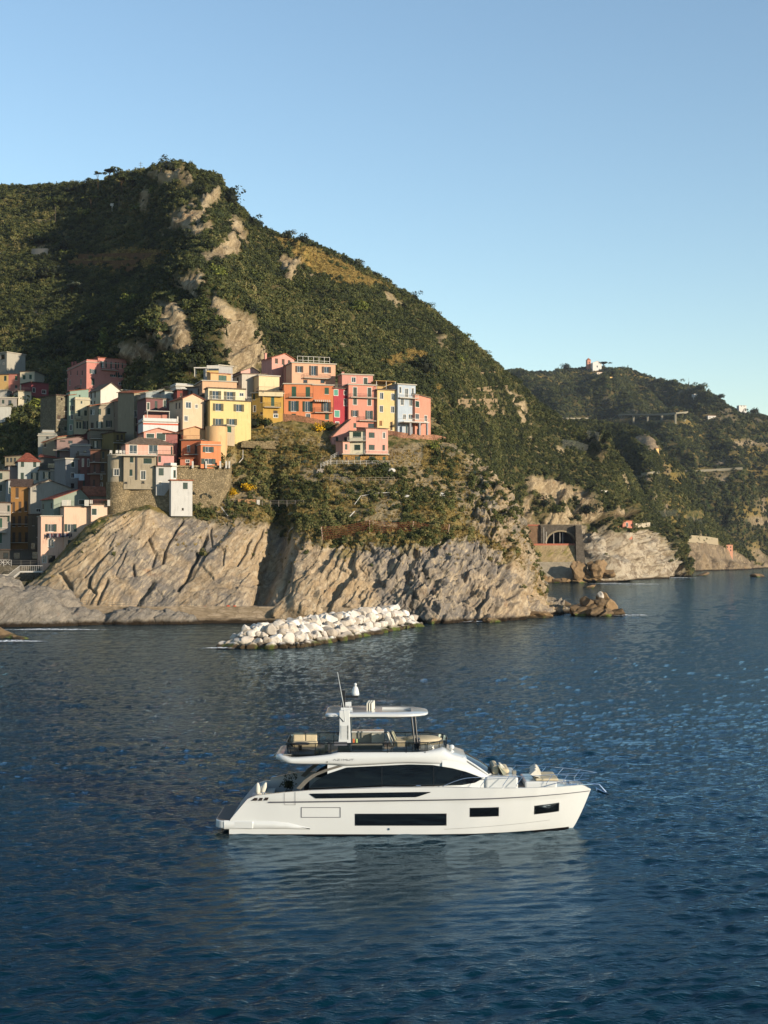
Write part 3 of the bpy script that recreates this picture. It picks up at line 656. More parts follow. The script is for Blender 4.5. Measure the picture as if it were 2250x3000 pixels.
def scatter_stuff(name, pts, scl, idx, tint, sources, seed=1, tilt=0.15):
    """one 'stuff' object: geometry nodes set the source meshes on the points"""
    me = bpy.data.meshes.new(name); n = len(pts); me.vertices.add(n); me.vertices.foreach_set('co', np.asarray(pts, np.float32).ravel())
    g = np.random.RandomState(seed); rot = np.stack([g.randn(n) * tilt, g.randn(n) * tilt, g.rand(n) * 6.28], 1)
    me.attributes.new('scl', 'FLOAT_VECTOR', 'POINT').data.foreach_set('vector', np.asarray(scl, np.float32).ravel())
    me.attributes.new('rot', 'FLOAT_VECTOR', 'POINT').data.foreach_set('vector', rot.astype(np.float32).ravel())
    me.attributes.new('idx', 'INT', 'POINT').data.foreach_set('value', np.asarray(idx, np.int32))
    me.attributes.new('tint', 'FLOAT', 'POINT').data.foreach_set('value', np.asarray(tint, np.float32))
    o = tag(link(name, me), kind='stuff')
    cl = bpy.data.collections.new(name + '_sources')
    for i, s in enumerate(sources): cl.objects.link(bpy.data.objects.new('%s_source_%02d' % (name, i), s))
    ng = bpy.data.node_groups.new(name, 'GeometryNodeTree')
    ng.interface.new_socket('Geometry', in_out='INPUT', socket_type='NodeSocketGeometry'); ng.interface.new_socket('Geometry', in_out='OUTPUT', socket_type='NodeSocketGeometry')
    N = ng.nodes; L = ng.links; gi = N.new('NodeGroupInput'); go = N.new('NodeGroupOutput')
    m2p = N.new('GeometryNodeMeshToPoints'); iop = N.new('GeometryNodeInstanceOnPoints'); ci = N.new('GeometryNodeCollectionInfo')
    ci.inputs[0].default_value = cl; ci.inputs['Separate Children'].default_value = True; ci.inputs['Reset Children'].default_value = True
    def at(nm, ty):
        a = N.new('GeometryNodeInputNamedAttribute'); a.data_type = ty; a.inputs[0].default_value = nm; return a.outputs[0]
    L.new(gi.outputs[0], m2p.inputs[0]); L.new(m2p.outputs[0], iop.inputs['Points']); L.new(ci.outputs[0], iop.inputs['Instance'])
    iop.inputs['Pick Instance'].default_value = True; L.new(at('idx', 'INT'), iop.inputs['Instance Index'])
    L.new(at('rot', 'FLOAT_VECTOR'), iop.inputs['Rotation']); L.new(at('scl', 'FLOAT_VECTOR'), iop.inputs['Scale']); L.new(iop.outputs[0], go.inputs[0])
    md = o.modifiers.new('scatter', 'NODES'); md.node_group = ng
    return o
def sample(name, n, dens, seed):
    """points on a sheet, weighted by area and by dens(W, M, px, py, T)"""
    s = SHEETS[name]; W = s['W']; a = np.linalg.norm(np.cross(W[1:, :-1] - W[:-1, :-1], W[:-1, 1:] - W[:-1, :-1]), axis=-1)
    d = dens(W, s['M'], s['px'], s['py'], s['T'])[:-1, :-1] * a; d = d.ravel(); g = np.random.RandomState(seed)
    c = np.cumsum(d); k = np.searchsorted(c, g.rand(n) * c[-1]); nx = W.shape[1] - 1; i, j = k // nx, k % nx
    u, v = g.rand(n, 1), g.rand(n, 1)
    p = W[i, j] * (1-u) * (1-v) + W[i, j+1] * u * (1-v) + W[i+1, j] * (1-u) * v + W[i+1, j+1] * u * v
    return p, g
EVER = ['#171c0c', '#252c13', '#363c1c', '#474a24', '#5b5830', '#6e643e']
lm_hill = leaf_mat('evergreen_leaves', EVER)
lm_dry = leaf_mat('dry_grass', ['#4a3f20', '#6e5c30', '#8d7740', '#a58e55'])
bush_src = [leaf_mesh('scrub_%d' % i, 10 + i, 150, 0.17, lm_hill) for i in range(6)]
bush_src += [leaf_mesh('scrub_tall_%d' % i, 30 + i, 150, 0.16, lm_hill, 'cone') for i in range(2)]
def scrub(name, sheet_, n, dens, r0, r1, seed, tall=0.05, base=0.35):
    p, g = sample(sheet_, n, dens, seed)
    r = r0 + (r1 - r0) * g.rand(n) ** 2.2
    cl = fbm(p, 30 * r1 / 3, 3, seed); r *= 1 + 0.35 * cl
    idx = np.where(g.rand(n) < tall, 6 + g.randint(0, 2, n), g.randint(0, 6, n))
    s = np.stack([r, r, r * (0.75 + 0.5 * g.rand(n))], 1); s[idx >= 6] *= np.array([0.6, 0.6, 1.3])
    tint = np.clip(base + 0.42 * cl + 0.16 * g.randn(n) + 0.12 * fbm(p, 8, 2, seed + 3), 0, 1)
    p = p + np.stack([0 * r, 0 * r, 0.25 * r], 1)
    return scatter_stuff(name, p, s, idx, tint, bush_src, seed)
KEEP = []
for x_, y_, w_, h_ in ((382, 165, 70, 40), (322, 165, 30, 50), (400, 238, 50, 26), (488, 275, 36, 30), (895, 380, 24, 20), (1124, 403, 46, 30), (1470, 486, 70, 34), (1240, 567, 70, 34), (830, 815, 36, 44), (1108, 1295, 150, 76), (433, 1130, 56, 40), (608, 1372, 90, 76), (550, 1382, 90, 50), (1368, 1552, 70, 80), (220, 580, 250, 20), (790, 600, 560, 34), (870, 990, 340, 26), (1270, 965, 480, 26), (720, 1390, 150, 24), (1120, 1500, 380, 34)):
    KEEP.append((1600 + x_ / 2.552, 1000 + (y_ + 6) / 2.552, w_ / 2.552 / 2, h_ / 2.552 / 2))
for x_, y_, w_, h_ in ((1330, 950, 250, 16), (1335, 970, 250, 16), (1350, 995, 230, 16), (1400, 908, 200, 16), (1400, 1020, 170, 14)):
    KEEP.append((600 + x_ / 1.659, 600 + y_ / 1.659, w_ / 1.659 / 2, h_ / 1.659 / 2))
def keep(px, py):
    r = np.ones(px.shape)
    for a, b, c, d in KEEP: r *= ~((abs(px - a) < c) & (abs(py - b) < d))
    return r
def densB(W, M, px, py, T):
    d = (1 - M[..., 0]) ** 2 * (1 - 0.93 * M[..., 1]) + 0.006
    d = d * (px > -260) * (T > 0.0) * (T < 6.3) * (W[..., 2] > 3)
    trc = ((W[..., 2] + 2.5 * fbm(W, 30, 2, 133)) % 8.5 < 1.3) * (fbm(W, 45, 3, 135) > -.05); d = d * (1 - 0.8 * trc)
    thin = 1 - 0.35 * smooth01(fbm(W, 20, 3, 131), 0.2, 0.4)
    # nothing grows through the railway portal
    d = d * ~((px > 1515) & (px < 1730) & (py > 1530))
    return d * thin * keep(px, py)
scrub('hillside_scrub', 'hillside', 52000, densB, 0.7, 2.2, 5, base=0.45)
scrub('spur_scrub', 'coastal_spur', 12000, lambda W, M, px, py, T: (1 - M[..., 0]) * (1 - 0.6 * M[..., 1]) * (W[..., 2] > 6) * (T < 4.4) * keep(px, py), 1.0, 2.7, 7, base=0.42)
scrub('far_hill_scrub', 'far_hills', 36000, lambda W, M, px, py, T: (1 - M[..., 0]) * (1 - 0.5 * M[..., 1]) * (W[..., 2] > 8) * (T < 5.4) * keep(px, py) * (1 - .8 * ((W[..., 2] + 4 * fbm(W, 80, 2, 137)) % 17 < 3.0) * (fbm(W, 120, 3, 139) > -.1)), 1.5, 4.0, 9, base=0.36)
def densA(W, M, px, py, T):
    cl = smooth01(fbm(W, 6, 4, 141), -0.15, 0.25)
    gard = (1 - M[..., 0]) * (T > 1.8) * (T < 4.9 + (px > 1270)) * (px > 560) * (1 - .7 * (px > 1330)) + 0.12 * (T > 2.2) * (px > 1360) * (T < 6.2)
    clf = 0.05 * (T > 0.8) * (T <= 2.0) * (fbm(W, 4, 3, 143) > 0.2)
    # keep clear of the paved terrace under the houses
    return (gard * (0.25 + 1.2 * cl) + clf) * (W[..., 2] > 5) * ~((T > 4.0) & (px > 560) & (px < 1270))
scrub('garden_scrub', 'promontory_ground', 3300, densA, 0.35, 1.3, 11, 0.02, base=0.6)
def densG(W, M, px, py, T): return (1 - M[..., 0]) * (T > 1.7) * (T < 4.6) * (px > 540) * (W[..., 2] > 5) + 0.03 * (T > 1.2) * (W[..., 2] > 5)
tufts = [tuft_mesh('grass_tuft_%d' % i, i, 26, lm_dry) for i in range(4)]
pg, gg = sample('promontory_ground', 14000, densG, 15)
sg = 0.3 + 0.5 * gg.rand(len(pg)) ** 2
scatter_stuff('dry_garden_grass', pg, np.stack([sg, sg, sg], 1), gg.randint(0, 4, len(pg)), gg.rand(len(pg)), tufts, 3)
def densG2(W, M, px, py, T): return M[..., 1] * (T < 6.2)
pg, gg = sample('hillside', 7000, densG2, 16); sg = 0.7 + 0.8 * gg.rand(len(pg)) ** 2
scatter_stuff('dry_hill_grass', pg, np.stack([sg, sg, sg * 0.7], 1), gg.randint(0, 4, len(pg)), gg.rand(len(pg)), tufts, 4)

# trees and shrubs that stand out one by one
bark = rock = paint('#4a3c2c', 0.9, 0.1)
_cm = {}
def crown_mesh(kind, shade, seed):
    k = (kind, shade, seed % 5)
    if k not in _cm:
        cols = {'dark': ['#14190c', '#1f2610', '#2c3216', '#3a3f1c'], 'mid': ['#20270f', '#323a16', '#474d20', '#5a5c2a'],
                'light': ['#3a4218', '#535a22', '#6c702e', '#80803a'], 'grey': ['#2e3324', '#434837', '#585c48', '#6a6c56'], 'yellow': ['#8a6a08', '#b98e0c', '#d8ab18', '#e6c02c']}[shade]
        m = _M.setdefault(('crown', shade), leaf_mat('crown_leaves_' + shade, cols))
        _cm[k] = leaf_mesh('crown', seed % 5 + 50, 420, 0.105, m, {'bush': 'round', 'round': 'round', 'pine': 'umbrella', 'conifer': 'cone'}[kind], lobes=9)
        at = _cm[k].attributes['leaf']; v = np.zeros(len(_cm[k].vertices), np.float32); at.data.foreach_get('value', v); at.data.foreach_set('value', v * 2.6 + 0.2)
    return _cm[k]
_tr = {}
def tree(px, py, sheet_, r, kind, shade, label, h=None, group=None, name=None, cat='tree', sink=0.3):
    """px, py: foot of the tree in the survey; r crown radius (m); h height of the crown centre above the foot"""
    b = on(px, py, sheet_)
    if b is None: print('no ground', px, py, sheet_); return
    seed = int(px * 7 + py); g = random.Random(seed)
    h = h if h is not None else (r * (0.7 if kind in ('bush', 'round') else 1.1))
    root = empty(name or {'bush': 'shrub', 'round': 'evergreen_tree', 'pine': 'pine_tree', 'conifer': 'conifer_tree'}[kind], b - Vector((0, 0, sink)), g.uniform(0, 6), label, cat, group)
    tk = (round(h, 1), round(r, 1))
    if tk not in _tr:
        mb = MB(); rr = max(0.05, 0.07 * r); mb.tube([(0, 0, -0.3), (0.04 * h, 0, h * .4), (-0.02 * h, 0.03 * h, h * .8), (0, 0, h + r * .2)], [rr * 1.5, rr * 1.1, rr * .8, rr * .4], 6)
        for q in range(4):
            a = q * 1.6 + 0.4; mb.tube([(0, 0, h * .72), (math.cos(a) * r * .3, math.sin(a) * r * .3, h * .92), (math.cos(a) * r * .6, math.sin(a) * r * .6, h + r * .15)], [rr * .6, rr * .4, rr * .2], 5)
        o = mb.build('trunk', bark, root); _tr[tk] = o.data
    else: link('trunk', _tr[tk], root)
    c = link('crown', crown_mesh(kind, shade, seed), root, (0, 0, h)); c.scale = (r, r * g.uniform(.85, 1.1), r * g.uniform(.8, 1.0)); c.rotation_euler = (0, 0, g.uniform(0, 6))
    return root
zz = lambda o, s, x, y: (o[0] + x / s, o[1] + y / s)
a4 = lambda x, y: (x / 1.659, 450 + y / 1.659); a5 = lambda x, y: (600 + x / 1.659, 600 + y / 1.659)
a6 = lambda x, y: (1200 + x / 2.765, 1250 + y / 2.765); a7 = lambda x, y: (1600 + x / 2.552, 1000 + y / 2.552)
for (x, y), r, k, s, lb, h in [
    (a4(474, 205), 2.2, 'pine', 'mid', 'thin tall pine standing on the left ridge against the sky', 12.5),
    (a4(532, 138), 4.6, 'pine', 'mid', 'wide-topped pine on the skyline right of the thin pine', 6.5),
    (a4(442, 160), 4.0, 'round', 'dark', 'rounded dark tree on the skyline left of the two ridge pines', 2.4),
    (a4(335, 190), 3.6, 'round', 'dark', 'dark round tree on the left skyline, furthest left of the ridge trees', 2.6),
    (a4(440, 300), 3.0, 'pine', 'light', 'pale pine with a bare trunk on the shaded left slope', 10.0),
    (a4(590, 200), 3.4, 'pine', 'mid', 'pine on the upper slope below the skyline mast', 8.5),
    (a4(642, 195), 2.6, 'pine', 'mid', 'slender pine beside the pale scar near the summit', 7.0),
    (a4(820, 72), 5.0, 'round', 'dark', 'domed shrub crowning the summit of the hill', 1.2),
    (a4(1112, 240), 6.4, 'round', 'dark', 'large domed evergreen on the right shoulder below the summit', 3.0),
    (a4(190, 450), 5.5, 'round', 'mid', 'light bushy tree alone low on the shaded left slope', 4.0),
    (a4(395, 350), 3.8, 'conifer', 'mid', 'conifer on the left slope above the brown terraces', 5.0),
    (a4(425, 495), 3.4, 'conifer', 'mid', 'conifer at the left edge of the brown terraces', 5.0),
    (a4(210, 620), 6.0, 'round', 'dark', 'broad dark crown in the middle of the shaded valley side', 4.0),
    (a4(350, 690), 4.2, 'pine', 'grey', 'grey spreading tree in the shade under the terraces', 5.0),
    (a4(505, 975), 5.5, 'conifer', 'light', 'bright green conifer rising behind the long pink house', 5.0),
    (a4(555, 990), 3.0, 'round', 'mid', 'rounded tree at the foot of the bright green conifer', 2.0),
    (a4(960, 985), 4.6, 'round', 'dark', 'dark bushy tree between the two pale crags above the roofs', 2.5),
    (a4(1100, 1010), 1.7, 'conifer', 'dark', 'small dark cypress at the foot of the pale crag', 2.6),
    (a4(760, 950), 3.0, 'round', 'mid', 'leafy bush on the ledge of the left crag', 1.5),
    (a5(402, 150), 4.3, 'round', 'grey', 'greyish round tree alone on the grassy ridge against the sky', 2.4),
    (a5(745, 300), 3.4, 'round', 'grey', 'small bare round tree on the skyline at the end of the dry meadow', 2.2),
    (a5(815, 345), 2.6, 'bush', 'dark', 'low dark bush on the skyline where the ridge steepens', 0.8),
    (a5(480, 182), 4.6, 'bush', 'dark', 'wide dark bush on the grassy ridge right of the round tree', 1.6),
    (a5(1060, 830), 6.0, 'round', 'dark', 'large dark evergreen behind the light blue house', 4.0),
    (a5(1090, 890), 4.5, 'round', 'mid', 'evergreen tree right of the light blue house roof', 3.0),
    (a5(1560, 830), 4.0, 'round', 'dark', 'dark evergreen on the edge of the right-hand ridge', 2.0),
    (a6(1090, 660), 4.6, 'round', 'dark', 'dark tree above the railway tunnel, left of two', 3.0),
    (a6(1430, 720), 5.5, 'round', 'dark', 'dark tree above the railway tunnel, right of two', 3.5),
    (a6(1200, 700), 4.0, 'bush', 'mid', 'spreading bush between the two dark trees above the tunnel', 2.0)]:
    tree(x, y, 'hillside', r, k, s, lb, h)
cells = []
g_ = random.Random(8)
for k in range(70):
    x, y = g_.uniform(20, 1480), g_.uniform(560, 1240)
    h_ = on(x, y, 'hillside')
    if h_ is None: continue
    fl = on(x, y, 'promontory_ground')
    if fl is not None and fl.y < h_.y: continue
    if any(abs(x - c[0]) < 30 and abs(y - c[1]) < 22 for c in cells): continue
    if any(inpoly(np.array([x]), np.array([y]), p)[0] for p in rocksB + browns): continue
    cells.append((x, y)); left = x < 560
    zone = ('upper' if y < 780 else 'middle' if y < 960 else 'lower') + (' left' if left else ' right') + '-hand slope'
    sh_ = g_.choice(['dark', 'mid', 'mid', 'light'])
    tree(x, y, 'hillside', g_.uniform(3.0, 5.0), 'round', sh_, '%s evergreen tree among the scrub on the %s of the big hill' % ({'dark': 'dark', 'mid': 'olive', 'light': 'pale green'}[sh_], zone), g_.uniform(1.5, 3.0), '%s evergreen trees on the %s' % (sh_, zone))
for (x, y), r, s, lb in [
    (zz((600, 1250), 2.212, 275, 425), 1.9, 'yellow', 'bright yellow flowering mimosa in the terraced garden'),
    (zz((600, 1250), 2.212, 180, 440), 1.3, 'yellow', 'low yellow flowering shrub beside the mimosa'),
    (zz((750, 1000), 3.016, 555, 800), 1.7, 'yellow', 'yellow flowering shrub above the garden, left of the pink garden house'),
    (zz((600, 1250), 2.212, 240, 400), 1.9, 'dark', 'dark green shrub on the shaded side of the mimosa'),
    (zz((350, 1000), 3.318, 1300, 850), 3.0, 'dark', 'large dark bush under the big yellow house, left of the garden'),
    (zz((350, 1000), 3.318, 1420, 830), 2.4, 'mid', 'rounded bush along the wall below the mustard house'),
    (zz((350, 1000), 3.318, 1210, 860), 1.7, 'mid', 'small bush at the foot of the yellow house steps'),
    (zz((750, 1000), 3.016, 640, 790), 2.0, 'mid', 'bush at the left end of the pink garden house roof'),
    (zz((750, 1000), 3.016, 1130, 1160), 2.2, 'mid', 'green bush below the railings of the pink garden house'),
    (zz((750, 1000), 3.016, 870, 1150), 1.9, 'dark', 'dark bush in front of the arched doors of the garden house'),
    (zz((750, 1000), 3.016, 1040, 1080), 1.6, 'mid', 'shrub growing against the ochre base of the garden house'),
    (zz((750, 1000), 3.016, 1560, 960), 1.9, 'light', 'pale green shrub on the slope right of the salmon house'),
    (zz((600, 1250), 2.212, 1070, 680), 1.5, 'light', 'light green bush growing through the netting fence'),
    (zz((600, 1250), 2.212, 1530, 550), 1.1, 'light', 'round green bush on the cliff brow right of the netting fence'),
    (zz((0, 1000), 4.1475, 1250, 480), 3.0, 'mid', 'leafy tree in front of the long pink house')]:
    sh = 'promontory_ground'
    if 'long pink' in lb: continue
    tree(x, y, sh, r, 'bush', s, lb, r * 0.6, cat='shrub')
# agaves
ag_m = leaf_mat('agave_leaf', ['#4d5a50', '#6a786a', '#87947f', '#9aa58f'])
def agave_mesh(seed):
    g = random.Random(seed); mb = MB()
    for i in range(30):
        a = i * 2.4; el = 0.15 + 1.25 * (i / 30); l = g.uniform(.85, 1.1) * (1 - .25 * i / 30); w = 0.09
        c, s_ = math.cos(a), math.sin(a); d = lambda t, bend=0: (c * t * l * math.cos(el - bend), s_ * t * l * math.cos(el - bend), t * l * math.sin(el - bend))
        p = [d(0.05), d(0.5), d(1.0, 0.25)]; nx, ny = -s_ * w, c * w
        mb.grid([[(p[0][0]-nx*.6, p[0][1]-ny*.6, p[0][2]+.02), (p[0][0], p[0][1], p[0][2]-.03), (p[0][0]+nx*.6, p[0][1]+ny*.6, p[0][2]+.02)],
                 [(p[1][0]-nx, p[1][1]-ny, p[1][2]+.05), (p[1][0], p[1][1], p[1][2]-.02), (p[1][0]+nx, p[1][1]+ny, p[1][2]+.05)],
                 [(p[2][0]-nx*.05, p[2][1]-ny*.05, p[2][2]), p[2], (p[2][0]+nx*.05, p[2][1]+ny*.05, p[2][2])]])
    return mb
am = None
for k, (x, y, r, lb) in enumerate([
    (255, 1105, 1.3, 'blue-grey agave, lowest left of the cluster left of the garden house'), (250, 1045, 1.2, 'agave at the top left of the cluster left of the garden house'),
    (330, 1085, 1.2, 'agave in the middle of the cluster left of the garden house'), (430, 1080, 1.7, 'largest agave of the cluster left of the garden house'), (385, 1040, 1.3, 'agave behind the largest one left of the garden house'),
    (1525, 1150, 1.3, 'agave on the slope below the salmon house wall'), (205, 1330, 1.3, 'agave on the garden bank beside the walled terrace'), (-60, 1330, 1.1, 'small agave above the terrace rail')]):
    p = on(750 + x / 3.016, 1000 + y / 3.016, 'promontory_ground')
    if p is None: continue
    if am is None: o = agave_mesh(1).build('agave', ag_m, loc=p); am = o.data
    else: o = link('agave', am, None, p, k)
    o.scale = (r, r, r); tag(o, lb, 'agave', 'agaves on the garden slope')
for k, (x, y, r, lb) in enumerate([
    (525, 385, 1.7, 'big silvery agave at the top of the bank right of the garden'), (620, 470, 1.6, 'silvery agave nearest the rock pinnacle'), (560, 450, 1.5, 'agave in the middle of the bank by the pinnacle'),
    (640, 590, 1.7, 'agave lowest on the bank under the pinnacle'), (600, 540, 1.5, 'agave beside the lowest one under the pinnacle'), (580, 600, 1.2, 'dark agave at the lower left of the pinnacle bank'), (400, 600, 1.4, 'agave alone on the bare slope left of the pinnacle'),
    (155, 370, 1.2, 'agave on the brown slope under the terrace wall'), (345, 500, 1.0, 'small agave between the brown slope and the pinnacle'), (380, 395, 1.1, 'agave beside the dry reeds'),
    (-960, 720, 1.4, 'agave left of the netting fence'), (-890, 725, 1.1, 'second agave left of the netting fence, close to its post'), (-120, 780, 1.2, 'agave behind the netting fence')]):
    p = on(1200 + x / 2.765, 1250 + y / 2.765, 'promontory_ground')
    if p is None: continue
    o = link('agave', am, None, p, k * 1.3); o.scale = (r, r, r); tag(o, lb, 'agave', 'agaves on the cliff bank')
# ------------------------------------------------------------------ boulders
def boulder_mesh(seed, planes=10, rough=0.10):
    g = np.random.RandomState(seed); bm = bmesh.new(); bmesh.ops.create_icosphere(bm, subdivisions=3, radius=1)
    v = np.array([x.co[:] for x in bm.verts]); nn = g.randn(planes, 3); nn /= np.linalg.norm(nn, axis=1, keepdims=True); d = 0.5 + 0.38 * g.rand(planes)
    for it in range(planes):
        k = v @ nn[it]; over = np.clip(k - d[it], 0, None); v = v - nn[it] * over[:, None]
    v = v * (1 + rough * fbm(v, 0.5, 3, seed) + rough * 1.5 * fbm(v, 0.9, 3, seed + 7, rough > .15))[:, None]
    v *= np.array([1.0, 0.8 + 0.3 * g.rand(), 0.7 + 0.25 * g.rand()])
    for a, b in zip(bm.verts, v): a.co = b
    me = bpy.data.meshes.new('boulder'); bm.to_mesh(me); bm.free(); return me
def boulder_mat(name, c1, c2, wet='#3a2f1e', zwet=0.7):
    t = NT(name); pos = t.coord('Position'); oi = t.new('ObjectInfo'); ob = t.coord('Object')
    n = t.noise(ob, 1.4, 6, 0.7); n2 = t.noise(ob, 5, 5, 0.75)
    a = t.mix(oi.outputs['Random'], C(c1), C(c2)); a = t.mix(t.math('MULTIPLY', t.ramp(n, 0.5, 0.7), 0.6), a, t.mix(1.0, a, (0.55, 0.48, 0.40, 1), 'MULTIPLY'))
    a = t.mix(t.math('MULTIPLY', t.ramp(n2, 0.55, 0.7), 0.35), a, t.mix(1.0, a, (0.5, 0.46, 0.42, 1), 'MULTIPLY'))
    s = t.new('SeparateXYZ'); t.l.new(pos, s.inputs[0]); w = t.math('ADD', s.outputs[2], t.math('MULTIPLY', t.noise(pos, 0.8, 3), 0.9))
    a = t.mix(t.ramp(w, zwet + 0.75, zwet + 0.25), a, t.mix(t.ramp(t.noise(pos, 0.25, 2), 0.5, 0.62), C(wet), C('#4a5220')))
    return t.done(a, 0.85, t.bump(t.math('ADD', n, t.math('MULTIPLY', n2, 0.5)), 0.6, 0.12), 0.25)
bw_mat = boulder_mat('white_boulder', '#cbc5bb', '#978b7b', zwet=0.75)
bk_mat = boulder_mat('brown_boulder', '#7d6648', '#5c4c38', zwet=0.5)
BW = [boulder_mesh(s) for s in range(10)]; BK = []
for m in BW: m.materials.append(bw_mat)
for s in range(6): m = boulder_mesh(40 + s, 9, 0.22); m.materials.append(bk_mat); BK.append(m)
g_ = random.Random(3)
fr = [(640, 1897), (700, 1900), (769, 1900), (874, 1897), (1000, 1876), (1140, 1849), (1235, 1832)]
fpt = []
for x, y in fr:
    Y = CH * F / (y - 1614) ; fpt.append(P(x, y, Y))
acc = [0]
for a, b in zip(fpt[:-1], fpt[1:]): acc.append(acc[-1] + (b - a).length)
tiers = [(0.3, 0.1, 1.25), (1.9, 1.1, 1.2), (3.5, 2.1, 1.2), (5.3, 2.9, 1.2), (7.6, 2.9, 1.15), (9.8, 1.4, 1.2)]
for ti, (bk, z, rr) in enumerate(tiers):
    s = g_.uniform(0, 1) + (0 if ti in (0, 1) else 1.5 * abs(ti - 2))
    while s < acc[-1] - 0.4 * ti:
        k = max(i for i in range(len(acc)) if acc[i] <= s); k = min(k, len(fpt) - 2); d = (fpt[k+1] - fpt[k]); f = (s - acc[k]) / d.length
        p = fpt[k] + d * f; d.normalize(); nrm = Vector((-d.y, d.x, 0)); 
        if nrm.y < 0: nrm = -nrm
        fr_ = s / acc[-1]; endf = min(1, s / 5 + 0.35) * (1.0 + 0.3 * fr_)
        r = rr * g_.choice([.6, .8, .9, 1.05, 1.3]) * g_.uniform(.9, 1.12)
        q = p + nrm * (bk + g_.uniform(-.4, .4)); q.z = z * endf + g_.uniform(-.2, .25)
        o = link('boulder', g_.choice(BW), None, q); o.scale = (r, r * g_.uniform(.85, 1.1), r * g_.uniform(.85, 1.05)); o.rotation_euler = (g_.uniform(-.5, .5), g_.uniform(-.5, .5), g_.uniform(0, 6.3))
        where = ['at the left tip', 'in the left part', 'in the middle', 'in the right part', 'at the cliff end'][min(4, int(fr_ * 5))]
        row = ['lying at the waterline', 'just above the waterline row', 'on the sea-facing slope', 'along the crest', 'on the back of the crest', 'on the landward side'][ti]
        sz = 'small' if r < .9 else 'medium-sized' if r < 1.2 else 'large'; tag(o, '%s pale boulder %s %s of the breakwater' % (sz, row, where), 'boulder', '%s breakwater boulders %s, %s' % (sz, row, where))
        s += r * g_.uniform(1.2, 1.6)
# core of the breakwater under the boulders
mb = MB(); rows = []
for bk, z in ((-0.2, -1.5), (1.5, 0.3), (3.6, 1.6), (7.5, 1.9), (10.5, 0.2), (12, -1.5)):
    row = []
    for i, p in enumerate(fpt):
        d = (fpt[min(i+1, 6)] - fpt[max(i-1, 0)]).normalized(); n = Vector((-d.y, d.x, 0)); n = n if n.y > 0 else -n
        k = 0.15 if i == 0 else 1; q = p + n * bk; row.append((q.x, q.y, z * k if z > 0 else z))
    rows.append(row)
tag(mb.grid(rows).build('breakwater_core', bk_mat), kind='structure')
# the rock islet off the point and loose rocks of the shore
def rock_at(px, py, Y, r, label, sc=(1, 1, 1), cat='rock', name='shore_rock', group=None, dz=0.0):
    p = P(px, py, Y); o = link(name, g_.choice(BK), None, (p.x, p.y, p.z + dz)); o.scale = (r * sc[0], r * sc[1], r * sc[2])
    o.rotation_euler = (g_.uniform(-.3, .3), g_.uniform(-.3, .3), g_.uniform(0, 6)); return tag(o, label, cat, group)
WY = lambda py: CH * F / (py - 1614)
root = empty('rock_islet', (P(1765, 1803, 350)), 0, 'jagged brown rock islet with a pale top stone off the point', 'islet')
for k, (px, py, Y, rx, ry, rz) in enumerate([(1715, 1790, 350, 3.4, 3, 3.1), (1722, 1768, 351, 2.2, 2, 2.0), (1755, 1775, 352, 2.6, 2.2, 2.4), (1765, 1755, 353, 1.5, 1.3, 1.9), (1785, 1780, 352, 2.6, 2.3, 2.2), (1735, 1795, 347, 2.6, 2, 1.2), (1805, 1792, 350, 2.4, 2, 1.3), (1775, 1797, 347, 2.8, 1.6, 1.1), (1825, 1801, 350, 1.6, 1.2, .6)]):
    o = link('outcrop', BK[k % 6], root); q = P(px, py, Y) - root.location; o.location = q; o.scale = (rx * 1.05, ry, rz * 1.15); o.rotation_euler = (0.1 * (k % 3), -.15, k)
o = link('top_stone', BW[3], root); o.location = P(1760, 1746, 352) - root.location; o.scale = (1.0, .9, 1.5); o.rotation_euler = (0, -.5, 0); 
for k, (px, py, r, sc) in enumerate([(1395, 1815, 2.6, (1.4, 1, .5)), (1440, 1822, 1.8, (1.3, 1, .6)), (1500, 1808, 2.8, (1.5, 1, .6)), (1560, 1808, 3.2, (1.5, 1, .5)), (1590, 1806, 2.0, (1.4, 1, .5)), (1650, 1777, 2.6, (2.2, 1, .35)), (1680, 1775, 2.2, (2.0, 1, .3)), (1345, 1822, 2.0, (1, 1, .7)), (1300, 1824, 1.6, (1, 1, .8)), (1265, 1826, 1.5, (1, 1, .9)), (1620, 1785, 2.6, (1.6, 1, .5))]):
    Y = WY(py); rock_at(px, py, Y, r, {1265: 'low dark rock next to the cliff end of the breakwater', 1300: 'dark rock by the surf, second from the breakwater', 1345: 'dark rock by the surf, third from the breakwater', 1395: 'long dark rock left of the concrete block', 1440: 'small dark rock touching the left side of the concrete block', 1500: 'long brown rock right of the concrete block', 1560: 'broad low rock halfway between concrete block and tip', 1590: 'small low rock before the tip of the point', 1620: 'brown rock under the tip of the point', 1650: 'flat brown slab reaching out from the tip of the point', 1680: 'outermost flat slab off the tip of the point'}[px], sc)
